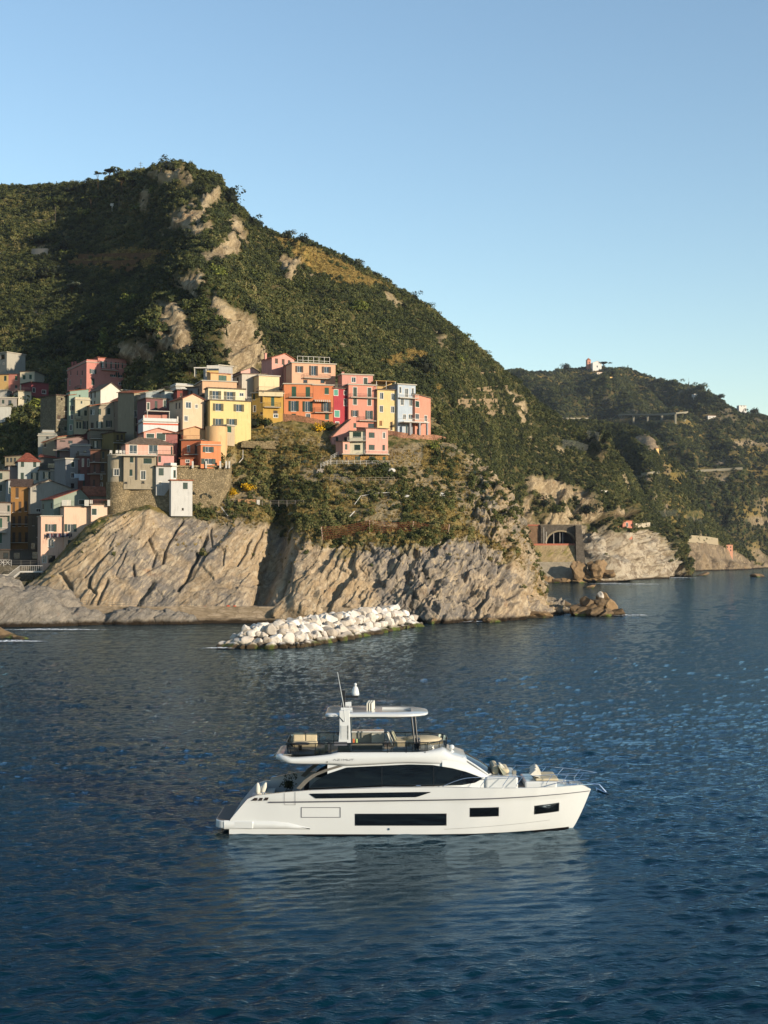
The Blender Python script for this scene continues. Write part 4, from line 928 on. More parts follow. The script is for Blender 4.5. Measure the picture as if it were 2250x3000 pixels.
for k, (px, py, Y, r, sc, lb) in enumerate([(1694, 1672, 745, 4.2, (1.1, 1, 1.5), 'upright brown block at the left end of the rock pile by the beach'), (1718, 1678, 742, 3.6, (1.3, 1, 1), 'slanting slab in the rock pile by the beach'),
    (1752, 1668, 748, 5.4, (1.1, 1, 1.2), 'largest pale boulder of the pile by the beach'), (1776, 1684, 742, 4.2, (1.3, 1, .9), 'boulder right of the largest one by the beach'), (1735, 1697, 738, 4.0, (1.4, 1, .7), 'brown boulder low in the pile by the beach'),
    (1700, 1703, 735, 4.4, (1.3, 1, .6), 'low boulder at the waterline left of the pile'), (1665, 1702, 738, 3.2, (1.4, 1, .8), 'dark rock at the right of the pebble beach'), (1635, 1706, 735, 3.0, (1.5, 1, .8), 'dark rock at the water edge of the beach'),
    (1600, 1703, 735, 5.0, (1.4, 1, .9), 'large dark rock at the left of the beach'), (1580, 1700, 738, 4.4, (1.2, 1, 1.1), 'dark upright rock where the beach meets the promontory'), (1725, 1722, 610, 2.2, (1.6, 1, .5), 'small rock awash off the beach'),
    (1795, 1690, 745, 4.5, (1.6, 1, .7), 'grey slab sliding into the sea under the white cliff'), (1830, 1694, 760, 4.5, (2.0, 1, .5), 'long flat rock under the white cliff'), (1900, 1692, 840, 5, (2.4, 1, .5), 'flat rock at the foot of the white cliff, far right'),
    (1990, 1687, 900, 4.2, (2.6, 1, .45), 'low rock reef running out from the white cliff'), (2050, 1686, 910, 3.2, (2.6, 1, .6), 'pale rock at the end of the reef'), (2110, 1668, 1190, 5, (2.4, 1, .7), 'dark rock under the second cliff'),
    (2185, 1664, 1290, 7, (2.6, 1, .7), 'dark rock reef at the far right shore'), (2220, 1690, 868, 3.0, (1.5, 1, 1.0), 'single small rock islet far out on the right')]):
    if 560 < px - 1000 < 790 and Y > 700: Y = 711 if px < 1790 else 752
    rock_at(px, py, Y, r, lb, sc)
# pale slabs at the left edge of the bay
cz = lambda px, py, Y: tuple(P(px, py, Y))
lump('pale_rock_shore', [(( -82, 306, -0.5), (14, 8, 8.5), -0.25), ((-93, 312, -1), (14, 9, 12.5), 0.1), ((-70, 311, -1), (9, 6, 4.2), 0.0), ((-58, 311.5, -1), (9, 4.5, 4.2), 0.3), ((-50, 312, -1), (8, 3.5, 3.6), 0.2), ((-78, 317, 0), (10, 5, 8), -0.3)], pale, 5, 70)
rock_at(22, 1866, 262, 2.6, 'reddish rock at the left edge with surf round it', (1.7, 1, .55))
rock_at(55, 1872, 258, 1.6, 'small reddish rock beside the one at the left edge', (1.5, 1, .5))

# ------------------------------------------------------------------ sea wall and path under the cliff
conc = rock_mat('weathered_concrete', '#9a8a72', '#85765f', '#a89880', sc=1.2, strata=(0, 1.57, 0), bs=0.35, ground=False)
wp = [(84, 1726, 327), (100, 1738, 323), (117, 1747, 320), (152, 1762, 317), (201, 1771, 315.5), (271, 1779, 315), (330, 1782, 314.5), (600, 1781, 314.5), (900, 1782, 314.5), (1060, 1786, 314.5), (1120, 1790, 313)]
tp = [P(*w) for w in wp]
mb = MB(); mb.grid([[(p.x, p.y + 9, p.z + .3) for p in tp], [(p.x, p.y + 3.5, p.z - .02) for p in tp], [(p.x, p.y + .45, p.z - .02) for p in tp], [(p.x, p.y + .42, p.z + .35) for p in tp], [(p.x, p.y, p.z + .35) for p in tp], [(p.x, p.y - .15, -2) for p in tp]])
tag(mb.build('sea_wall', conc), kind='structure')
lp = [P(x, 1820, 312.5) for x in np.linspace(330, 1075, 30)]
mb = MB(); mb.grid([[(p.x, p.y + 3, 1.1) for p in lp], [(p.x, p.y, 1.1 + 0.06 * math.sin(i * 2.1)) for i, p in enumerate(lp)], [(p.x, p.y - .1, -1.5) for p in lp]])
tag(mb.build('sea_wall_footing', conc), kind='structure')
steel = paint('#6e6a62', 0.5, 0.4); whitep = paint('#c9c4ba', 0.5); wood = paint('#8c7a60', 0.8, 0.1)
def railing(name, label, pts, h, mat, step=1.6, rails=2, cat='railing', r=0.035, postmat=None):
    """posts standing on pts polyline with rails; parts: post, rail"""
    pts = [Vector(p) for p in pts]; root = empty(name, pts[0], 0, label, cat); o0 = pts[0]; pm = None
    L_ = [0]
    for a, b in zip(pts[:-1], pts[1:]): L_.append(L_[-1] + (b - a).length)
    def at(s):
        k = min(max(i for i in range(len(L_)) if L_[i] <= s + 1e-6), len(pts) - 2); return pts[k].lerp(pts[k+1], (s - L_[k]) / max(1e-6, L_[k+1] - L_[k]))
    n = max(1, int(round(L_[-1] / step)))
    for i in range(n + 1):
        q = at(L_[-1] * i / n) - o0
        if pm is None: m = MB(); m.box((-r * 1.3, -r * 1.3, -.3), (r * 1.3, r * 1.3, h)); pm = m.build('post', postmat or mat, root, loc=q).data
        else: link('post', pm, root, q)
    for k in range(rails):
        m = MB(); m.tube([p - o0 + Vector((0, 0, h * (k + 1) / rails)) for p in pts], r, 5); m.build('rail', mat, root)
    return root
railing('path_railing', 'thin steel handrail along the path on the sea wall, left half', [p + Vector((0, .3, .35)) for p in tp[:7]], 1.0, steel, 3.0)
railing('path_railing', 'thin steel handrail along the path under the cliff, right half', [tp[6] + Vector((0, .3, .35)), tp[7] + Vector((0, .3, .35))], 1.0, steel, 3.0)
# things on the path
p = P(339, 1777, 316.5); root = empty('picnic_table', (p.x, p.y, tp[6].z), 0.1, 'small wooden table with legs on the path under the cliff', 'table')
m = MB(); m.box((-1.1, -.4, .75), (1.1, .4, .85)); m.build('table_top', wood, root)
for sx in (-.8, .8): m = MB(); m.box((sx-.06, -.3, 0), (sx+.06, .3, .75)); m.build('leg', wood, root)
org = paint('#c4481c', 0.5)
for px, lb, w in ((600, 'orange bag at the foot of the cliff, far left of the other two', .35), (668, 'orange bag on the cliff path, larger of two', .5), (687, 'small orange bag on the cliff path, right of the larger', .45)):
    p = P(px, 1772, 317); m = MB(); m.grid([[(math.cos(a) * w * rr, math.sin(a) * w * .6 * rr, zz_ * w) for a in np.linspace(0, 6.28, 12, endpoint=False)] for rr, zz_ in ((.8, 0), (1, .3), (.9, .7), (.45, 1.0), (.05, 1.05))], close=True)
    tag(m.build('bag', org, smooth=True, loc=(p.x, p.y, tp[7].z)), lb, 'bag')
# concrete block at the waterline of the point, with the surf beside it
p = P(1459, 1812, 333); m = MB(); m.box((-3.8, -2, -2), (3.8, 2, 1.3)); tag(m.build('concrete_block', conc, loc=(p.x, p.y - 2, 0), bevel=.08), 'small square concrete block at the water edge of the point', 'block')
fo = NT('sea_foam'); pos = fo.coord('Position'); nn = fo.noise(pos, 2.2, 5, 0.7); fo.b.inputs['Alpha'].default_value = 1
fo.l.new(fo.math('MULTIPLY', fo.ramp(nn, 0.36, 0.62), fo.attr('fade').outputs['Fac']), fo.b.inputs['Alpha']); foam = fo.done((0.75, 0.78, 0.8, 1), 0.7, fo.bump(nn, 0.8, 0.2), 0.2)
def surf(px, py, wx, wy, seed):
    Y = WY(py); p = P(px, py, Y); n = 40; u = np.linspace(-1, 1, n); U, V = np.meshgrid(u, u); R = np.sqrt(U**2 + V**2) ; f = np.clip(1.1 - R, 0, 1)
    Pp = np.stack([p.x + U * wx, p.y + V * wy, 0.13 + 0.25 * f * (0.6 + fbm(np.stack([U * wx, V * wy, U * 0], -1), 1.2, 3, seed))], -1)
    i = np.arange((n - 1) * n).reshape(n - 1, n)[:, :-1].ravel(); me = mesh_np('surf', Pp.reshape(-1, 3), np.stack([i, i+1, i+n+1, i+n], 1), foam, True)
    me.attributes.new('fade', 'FLOAT', 'POINT').data.foreach_set('value', np.clip(f * 1.8, 0, 1).astype(np.float32).ravel()); tag(link('surf', me), kind='stuff')
for a in [(1375, 1822, 5.5, 2.2, 1), (1440, 1818, 4, 1.6, 2), (1470, 1816, 4, 1.4, 3), (1790, 1710, 12, 4, 4), (1870, 1712, 16, 3, 5), (40, 1880, 6, 2.4, 6), (150, 1846, 12, 2, 7), (1845, 1804, 6, 1.2, 8), (1560, 1806, 4, 1.2, 9), (640, 1900, 3, 1.2, 10), (2235, 1662, 30, 18, 11), (1990, 1693, 14, 4, 12)]: surf(*a)

# ------------------------------------------------------------------ netting fence on the brow of the cliff
root = None; zf = lambda x, y: (600 + x / 2.212, 1250 + y / 2.212)
rust = paint('#8a5034', 0.8, 0.2); postc = paint('#b49a86', 0.7)
base = [on(*zf(x, y), 'promontory_ground') for x, y in ((765, 735), (1068, 690), (1340, 690), (1570, 712))]
tops = [on(*zf(x, y), 'promontory_ground') for x, y in ((765, 735), (1068, 690), (1340, 690), (1570, 712))]
hs = [3.2, 3.2, 2.9, 3.0]; lean = [-.4, 0, .5, .6]
root = empty('netting_fence', base[0], 0, 'rust-coloured wire netting fence strung between leaning posts on the cliff brow', 'fence')
pt = []
for b, h, l in zip(base, hs, lean):
    m = MB(); t_ = b + Vector((l, 0, h)); m.tube([b - base[0] - Vector((0, 0, .5)), t_ - base[0]], .12, 6); m.build('post', postc, root); pt.append(t_)
for i in range(3):
    a, b = base[i] - base[0], base[i+1] - base[0]; ta, tb = pt[i] - base[0], pt[i+1] - base[0]; nseg = int((b - a).length / .75); m = MB()
    def gp(u, v):
        sag = 4 * u * (1 - u) * 0.5; t_ = ta.lerp(tb, u) - Vector((0, 0, sag)); q = a.lerp(b, u) + Vector((0, 0, .1)); r = q.lerp(t_, v); r.y -= .4 * math.sin(math.pi * v) * (.5 + .5 * math.sin(u * 9)); return r
    for u in range(nseg):
        for v in range(5):
            m.tube([gp(u / nseg, v / 5), gp((u + .5) / nseg, (v + 1) / 5)], .035, 3, False); m.tube([gp((u + .5) / nseg, (v + 1) / 5), gp((u + 1) / nseg, v / 5)], .035, 3, False)
    for v in range(6): m.tube([gp(k / 10, v / 5) for k in range(11)], .04, 3, False)
    m.build('net', rust, root)

# ------------------------------------------------------------------ railway portal, beach, far walls and houses
st_g = stone_mat('#6a6256', '#544c42', 0.9); st_l = stone_mat('#a8997c', '#8c7e66', 0.7); pinkled = paint('#b57058', 0.8, 0.1); bath = stone_mat('#b3a68e', '#9c917c', 2.5, 'beach_pebbles')
TY = 730
def pt6(x, y, Y=TY): return P(1200 + x / 2.765, 1250 + y / 2.765, Y)
root = empty('tunnel_portal', pt6(1225, 945), 0, 'dark stone railway portal with a wide arch above the beach', 'tunnel')
o0 = root.location.copy()
def arch_wall(xl, xr, zb, zt, cx, r, hz, y0, y1):
    """front wall with an arched hole; coordinates local"""
    m = MB(); n = 20; arc = [(cx + r * math.cos(math.pi - math.pi * i / n), zb + hz * math.sin(math.pi * i / n)) for i in range(n + 1)]
    tp_ = [(xl + (xr - xl) * i / n, zt) for i in range(n + 1)]; tp_ = [(xl, zb)] + tp_[1:-1] + [(xr, zb)] if False else tp_
    left = [(xl, zb), (xl, zt)]
    rows_ = []
    for yy in (y0,):
        for i in range(n):
            m.quad((arc[i][0], yy, arc[i][1]), (arc[i+1][0], yy, arc[i+1][1]), (tp_[i+1][0], yy, zt), (tp_[i][0], yy, zt))
        m.quad((xl, yy, zb), (arc[0][0], yy, zb), (xl, yy, zt)); m.quad((arc[n][0], yy, zb), (xr, yy, zb), (xr, yy, zt))
    for i in range(n): m.quad((arc[i][0], y0, arc[i][1]), (arc[i][0], y1, arc[i][1]), (arc[i+1][0], y1, arc[i+1][1]), (arc[i+1][0], y0, arc[i+1][1]))
    m.quad((xl, y0, zt), (xr, y0, zt), (xr, y1, zt), (xl, y1, zt)); m.quad((xl, y0, zb), (xl, y0, zt), (xl, y1, zt), (xl, y1, zb)); m.quad((xr, y0, zb), (xr, y1, zb), (xr, y1, zt), (xr, y0, zt))
    return m, arc
sc = TY / F / 2.765
def l6(x, y): return ((x - 1225) * sc, -(y - 945) * sc)
xl, zt = l6(1062, 800); xr, _ = l6(1392, 800)
m, arc = arch_wall(xl, xr, 0, zt, 0, 113 * sc, 95 * sc, 0, 9); m.build('stone_wall', st_g, root)
m = MB()
for i in range(20):
    a, b = arc[i], arc[i+1]; e = 1.13; m.quad((a[0], -.15, a[1]), (b[0], -.15, b[1]), (b[0]*e, -.15, b[1]*e), (a[0]*e, -.15, a[1]*e)); m.quad((a[0]*e, -.15, a[1]*e), (b[0]*e, -.15, b[1]*e), (b[0]*e, 0, b[1]*e), (a[0]*e, 0, a[1]*e))
m.build('arch_ring', st_l, root)
m = MB(); m.box((xl - .3, -.3, zt), (xr + .3, 1.2, zt + .5)); m.build('coping', stone_mat('#857a68', '#6d6455', 1.0), root)
m = MB(); m.quad((-10, 8.9, -1), (11, 8.9, -1), (11, 8.9, 8), (-10, 8.9, 8)); m.build('tunnel_dark_sheet', paint('#060606', 1.0, 0.0), root)  # black sheet across the bore stands in for the darkness inside
m = MB(); m.box((-16, -2.5, -1.2), (xr - 3.2, -.05, -.15)); m.build('ledge', pinkled, root)
for x in (1085, 1105, 1170, 1220, 1243): a = l6(x, 945)[0]; m = MB(); m.tube([(a, -1.2 + (x > 1150) * 2.5, -.2), (a, -1.2 + (x > 1150) * 2.5, 6.2 if x != 1085 else 8.5)], .14, 6); m.build('catenary_pole', whitep, root)
def panel(name, label, cat, pts, mat, th=1.0, group=None):
    """a wall whose face is the polygon pts (world), th thick away from the camera"""
    o0 = Vector(pts[0]); m = MB(); f = [Vector(p) - o0 for p in pts]; b = [p + Vector((0, th, 0)) for p in f]; n = len(f)
    m.quad(*f); m.quad(*b[::-1])
    for i in range(n): j = (i + 1) % n; m.quad(f[i], b[i], b[j], f[j])
    return tag(m.build(name, mat, loc=o0, fixn=True), label, cat, group)
panel('buttress', 'tall stone buttress at the right of the railway portal, reaching down to the beach', 'wall', [pt6(1345, 800, 727), pt6(1392, 800, 727), pt6(1425, 1110, 722), pt6(1350, 1110, 722)], st_g, 8)
panel('retaining_wall', 'brown retaining wall left of the railway portal', 'wall', [pt6(905, 800, 731), pt6(1062, 800, 731), pt6(1062, 950, 731), pt6(930, 950, 731)], stone_mat('#8a6f56', '#7a5f48', .8), 3)
panel('wall_coping', 'salmon painted coping on the wall left of the portal', 'coping', [pt6(900, 793, 730.5), pt6(1066, 793, 730.5), pt6(1066, 803, 730.5), pt6(900, 803, 730.5)], pinkled, 3.5)
panel('grassy_wall', 'sloping wall under the railway covered with dry grass at its top', 'wall', [pt6(965, 962, 727.5), pt6(1342, 962, 727.5), pt6(1350, 1110, 722), pt6(965, 1110, 722)], rock_mat('grassy_wall', '#b09c78', '#a08c66', '#8a8048', sc=.8, ground=False), 5)
m = MB(); bb = [[pt6(x, 1095, 722) for x in (940, 1060, 1180, 1350)], [pt6(x, 1170, 717) for x in (950, 1060, 1200, 1340)], [pt6(x, 1262, 712) for x in (980, 1080, 1180, 1300)], [pt6(x, 1285, 709) for x in (980, 1080, 1180, 1300)]]
tag(m.grid(bb).build('pebble_beach', bath, smooth=True), kind='structure')
p = pt6(1062, 800, 728); 
# the roof-edge walls of the terraces on the hill, and roads on the far hills
def ribbon(name, label, cat, pts, sheet_, h, mat, th=1.0, dz=-.5, group=None, out=1.5):
    q = []
    for i in range(len(pts) - 1):
        for k in range(6):
            x = pts[i][0] + (pts[i+1][0] - pts[i][0]) * k / 6; y = pts[i][1] + (pts[i+1][1] - pts[i][1]) * k / 6; w = on(x, y, sheet_)
            if w is not None: q.append(w)
    if len(q) < 2: print('ribbon off', name, label); return
    for _ in range(3):
        for i in range(1, len(q) - 1): q[i] = q[i] * .5 + (q[i-1] + q[i+1]) * .25
    o0 = q[0].copy(); m = MB(); r = [[], [], [], []]
    for p in q:
        a = p - o0 + Vector((0, -out, 0)); r[0].append(a + Vector((0, 0, dz - 1.0))); r[1].append(a + Vector((0, 0, dz + h))); r[2].append(a + Vector((0, th + out, dz + h))); r[3].append(a + Vector((0, th + out, dz - 1)))
    m.grid(r)
    if label is None: return tag(m.build(name, mat, loc=o0), kind='structure')
    return tag(m.build(name, mat, loc=o0), label, cat, group)
Q7 = lambda *p: [(1600 + x / 2.552, 1000 + y / 2.552) for x, y in p]; Q5 = lambda *p: [(600 + x / 1.659, 600 + y / 1.659) for x, y in p]
roadm = paint('#8d8672', 0.9, 0.1); tw = stone_mat('#a08a6a', '#887458', .8)
ribbon('coast_road', None, None, Q7((100, 578), (200, 580), (340, 580)), 'far_hills', 2, roadm, 8)
ribbon('coast_road', None, None, Q7((1030, 592), (1100, 575)), 'far_hills', 1.6, roadm, 6)
root = empty('viaduct', on(*Q7((530, 592))[0], 'far_hills'), 0, 'long low road viaduct across the far hillside', 'viaduct'); o0 = root.location.copy()
vp = [on(x, y, 'far_hills') - Vector((0, 18, -6)) for x, y in Q7((530, 592), (640, 592), (745, 593), (850, 592), (950, 587), (1040, 578))]
m = MB(); m.grid([[p - o0 + Vector((0, 0, 0)) for p in vp], [p - o0 + Vector((0, 0, 1.9)) for p in vp], [p - o0 + Vector((0, 9, 1.9)) for p in vp], [p - o0 + Vector((0, 9, 0)) for p in vp]]); m.build('deck', roadm, root)
for k in range(1, 5): q = vp[k] - o0; m = MB(); m.box((q.x - 1.2, q.y + 2, q.z - 32), (q.x + 1.2, q.y + 6, q.z + .1)); m.build('pier', roadm, root)
ribbon('lower_road', None, None, Q7((710, 998), (800, 985), (860, 978)), 'coastal_spur', 1.8, roadm, 6)
ribbon('lower_road', None, None, Q7((1030, 975), (1150, 968), (1300, 960), (1500, 948)), 'far_hills', 1.8, roadm, 6)
ribbon('shore_wall', 'pale concrete wall along the railway above the second cliff', 'wall', Q7((945, 1480), (1050, 1488), (1200, 1498), (1300, 1515)), 'coastal_spur', 5, paint('#a3957a', .9, .1), 3)
for k, (a, lb) in enumerate([(((1240, 940), (1330, 932), (1420, 925)), 'topmost'), (((1230, 962), (1330, 958), (1440, 955)), 'second'), (((1250, 985), (1330, 985), (1450, 985)), 'third'), (((1310, 905), (1400, 895), (1490, 890)), 'short upper'), (((1330, 1012), (1480, 1010)), 'lowest'), (((1340, 828), (1430, 822)), 'high separate')]):
    ribbon('terrace_wall', 'dry stone terrace wall on the right hillside, the %s one' % lb, 'wall', Q5(*a), 'hillside', 2.0, tw, 1.0, out=1.0, group='terrace walls on the hill')
for k, (a, lb) in enumerate([(((380, 505), (620, 500), (820, 500)), 'upper'), (((330, 535), (560, 538), (700, 530)), 'middle'), (((540, 560), (680, 568)), 'lower')]):
    ribbon('terrace_wall', 'brown terrace bank on the shaded left slope, the %s one' % lb, 'wall', [(x / 1.659, 450 + y / 1.659) for x, y in a], 'hillside', 2.0, stone_mat('#7a5a3c', '#5c442e', .8), 1.0, out=1.0, group='terrace banks on the left slope')
ribbon('terrace_wall', 'pale concrete wall on the shaded left slope', 'wall', [(155 / 1.659, 450 + 492 / 1.659), (250 / 1.659, 450 + 490 / 1.659)], 'hillside', 3.5, paint('#8f8a80', .9, .1), 1.0, out=1.0)
# ------------------------------------------------------------------ the village
ZO = {1: ((750, 1000), 3.016), 2: ((350, 1000), 3.318), 3: ((0, 1000), 4.1475), 4: ((0, 1300), 3.6875), 7: ((1600, 1000), 2.552)}
GREEN = paint('#1f4a34', 0.6); DGREEN = paint('#1c3529', 0.6); BROWN = paint('#4a3a2c', 0.7); OLIVE = paint('#5a5236', 0.7); TEAL = paint('#3f8a74', 0.6)
WHITE = paint('#cfc8ba', 0.6); DARK = paint('#15140f', 0.9, 0.1); WOOD = paint('#8a5a2c', 0.7); IRON = paint('#3a3430', 0.6, 0.3); BLACKG = glassy('#0d1116'); GLASS = glassy('#1a2530')
CORN = paint('#b3aa98', 0.8); TERRA = roof_mat('#9a5c40'); SLATE = roof_mat('#6e5f50'); DKROOF = roof_mat('#55443a'); REDR = roof_mat('#8a4a38')
CLOTHC = [paint(c, 0.9, 0.1) for c in ('#20242e', '#32303a', '#8a8a92', '#5a3038', '#2a3a52')]
SHC = {'g': DGREEN, 'G': DGREEN, 'h': GREEN, 'o': DGREEN, 'O': OLIVE, 'b': BROWN, 't': TEAL, 'd': GREEN, 'B': BROWN, 'q': BROWN}
class Plane:
    def __init__(s, o, d, n): s.o, s.d, s.n = o, d, n
    def uv(s, px, py):
        r = ray(px, py); c = Vector((0, 0, CH)); t = (s.o - c).dot(s.n) / r.dot(s.n); p = c + r * t - s.o
        return p.dot(s.d), p.z, t / 1.0
def holed_wall(mb, W, H, holes, T, rec=0.2, gable=None):
    """front wall in (u, w) with rectangular holes; T maps (u, depth, w) -> point"""
    us = sorted(set([0, W] + [h[0] for h in holes] + [h[2] for h in holes])); ws = sorted(set([0, H] + [h[1] for h in holes] + [h[3] for h in holes]))
    us = [u for u in us if 0 <= u <= W]; ws = [w for w in ws if 0 <= w <= H]
    for i in range(len(us) - 1):
        for j in range(len(ws) - 1):
            cu, cw = (us[i] + us[i+1]) / 2, (ws[j] + ws[j+1]) / 2
            if us[i+1] - us[i] < 1e-5 or ws[j+1] - ws[j] < 1e-5 or any(h[0] < cu < h[2] and h[1] < cw < h[3] for h in holes): continue
            mb.quad(T(us[i], 0, ws[j]), T(us[i+1], 0, ws[j]), T(us[i+1], 0, ws[j+1]), T(us[i], 0, ws[j+1]))
    for a, b, c, d in holes:
        for p, q in (((a, b), (c, b)), ((c, b), (c, d)), ((c, d), (a, d)), ((a, d), (a, b))):
            mb.quad(T(p[0], 0, p[1]), T(p[0], rec, p[1]), T(q[0], rec, q[1]), T(q[0], 0, q[1]))
    if gable: mb.quad(T(0, 0, H), T(W, 0, H), T(gable[0], 0, gable[1]))
def add_window(root, T, u, w, W_, H_, k, surround, depthsign=1):
    """one window as frame > pane / shutters; returns hole"""
    def boxT(m, u0, u1, d0, d1, w0, w1):
        c = [T(a, b, e) for a, b, e in ((u0,d0,w0),(u1,d0,w0),(u1,d1,w0),(u0,d1,w0),(u0,d0,w1),(u1,d0,w1),(u1,d1,w1),(u0,d1,w1))]
        n = len(m.v); m.v += c
        for q in ((0,3,2,1),(4,5,6,7),(0,1,5,4),(1,2,6,5),(2,3,7,6),(3,0,4,7)): m.f.append(tuple(n + i for i in q)); m.mi.append(m.m)
    opn = k in 'oOq'; hw = W_ * (0.26 if opn else 0.5); a, c, b, d = u - hw, u + hw, w - H_ / 2, w + H_ / 2
    m = MB(); f = 0.07
    if surround or k in 'wGt':
        s = 0.13
        for r in ((a - s, c + s, d, d + s), (a - s, c + s, b - s, b), (a - s, a, b, d), (c, c + s, b, d)): boxT(m, r[0], r[1], -0.03, 0.02, r[2], r[3])
    else: boxT(m, a - .06, c + .06, -0.07, 0.02, b - .1, b)
    if k in 'wkoOdnq':
        fm = 0.08; y0, y1 = 0.07, 0.14
        for r in ((a, a + f, b, d), (c - f, c, b, d), (a + f, c - f, d - f, d), (a + f, c - f, b, b + f)): boxT(m, r[0], r[1], fm, y1, r[2], r[3])
        if k in 'woOq' and c - a > .6: boxT(m, u - .035, u + .035, fm, y1, b + f, d - f)
    fr = m.build('window' if k not in 'dn' else 'door', WHITE if k not in 'kn' else BROWN, root)
    if k in 'woOkq':
        m = MB(); p = [T(a + .02, .15, b + .02), T(c - .02, .15, b + .02), T(c - .02, .15, d - .02), T(a + .02, .15, d - .02)]; m.quad(*p); m.build('pane', BLACKG if k == 'k' else GLASS, fr)
    if k == 'n': m = MB(); boxT(m, a + f, c - f, .1, .15, b + f, d - f); m.build('door_leaf', WOOD, fr)
    if k in 'gGhbtBd':
        for x0, x1 in ((a + .02, u - .02), (u + .02, c - .02)):
            m = MB(); boxT(m, x0, x1, .02, .07, b + .02, d - .02); n_ = max(3, int((d - b) / .22))
            for j in range(n_): z_ = b + .06 + (d - b - .12) * (j + .5) / n_; boxT(m, x0 + .06, x1 - .06, .0, .02, z_ - .06, z_ + .03)
            m.build('shutter', SHC[k], fr)
    if opn:
        sw = W_ * 0.23
        for x0, x1 in ((a - sw - .02, a - .02), (c + .02, c + sw + .02)):
            m = MB(); boxT(m, x0, x1, -.07, -.02, b, d); n_ = max(3, int((d - b) / .25))
            for j in range(n_): z_ = b + .06 + (d - b - .12) * (j + .5) / n_; boxT(m, x0 + .06, x1 - .06, -.09, -.07, z_ - .06, z_ + .03)
            m.build('shutter', SHC[k], fr)
    return (a, b, c, d)
def balcony(root, T, u0, u1, w, h, dep=1.0, rail=IRON, slab=CORN, solid=False):
    def bx(m, a, b, c, d, e, f):
        q = [T(x, y, z) for x, y, z in ((a,c,e),(b,c,e),(b,d,e),(a,d,e),(a,c,f),(b,c,f),(b,d,f),(a,d,f))]; n = len(m.v); m.v += q
        for r in ((0,3,2,1),(4,5,6,7),(0,1,5,4),(1,2,6,5),(2,3,7,6),(3,0,4,7)): m.f.append(tuple(n + i for i in r)); m.mi.append(m.m)
    m = MB(); bx(m, u0, u1, -dep, -.004, w - .16, w); s = m.build('balcony', slab, root)
    m = MB(); t = .03
    if solid: bx(m, u0, u1, -dep, -dep + .1, w, w + h); bx(m, u0, u0 + .1, -dep + .1, 0, w, w + h); bx(m, u1 - .1, u1, -dep + .1, 0, w, w + h)
    else:
        bx(m, u0, u1, -dep, -dep + t, w + h - .05, w + h); bx(m, u0, u1, -dep, -dep + t, w + .1, w + .14)
        for x in (u0, u1 - t): bx(m, x, x + t, -dep + t, 0, w + h - .05, w + h); bx(m, x, x + t, -dep + t, 0, w + .1, w + .14)
        n = max(4, int((u1 - u0) / .28))
        for i in range(n + 1): x = u0 + (u1 - u0 - t) * i / n; bx(m, x, x + .025, -dep, -dep + .025, w, w + h - .05)
        for i in range(3): y = -dep + dep * (i + .5) / 3; bx(m, u0, u0 + .025, y, y + .025, w, w + h - .05); bx(m, u1 - .025, u1, y, y + .025, w, w + h - .05)
    m.build('railing', rail, s); return s
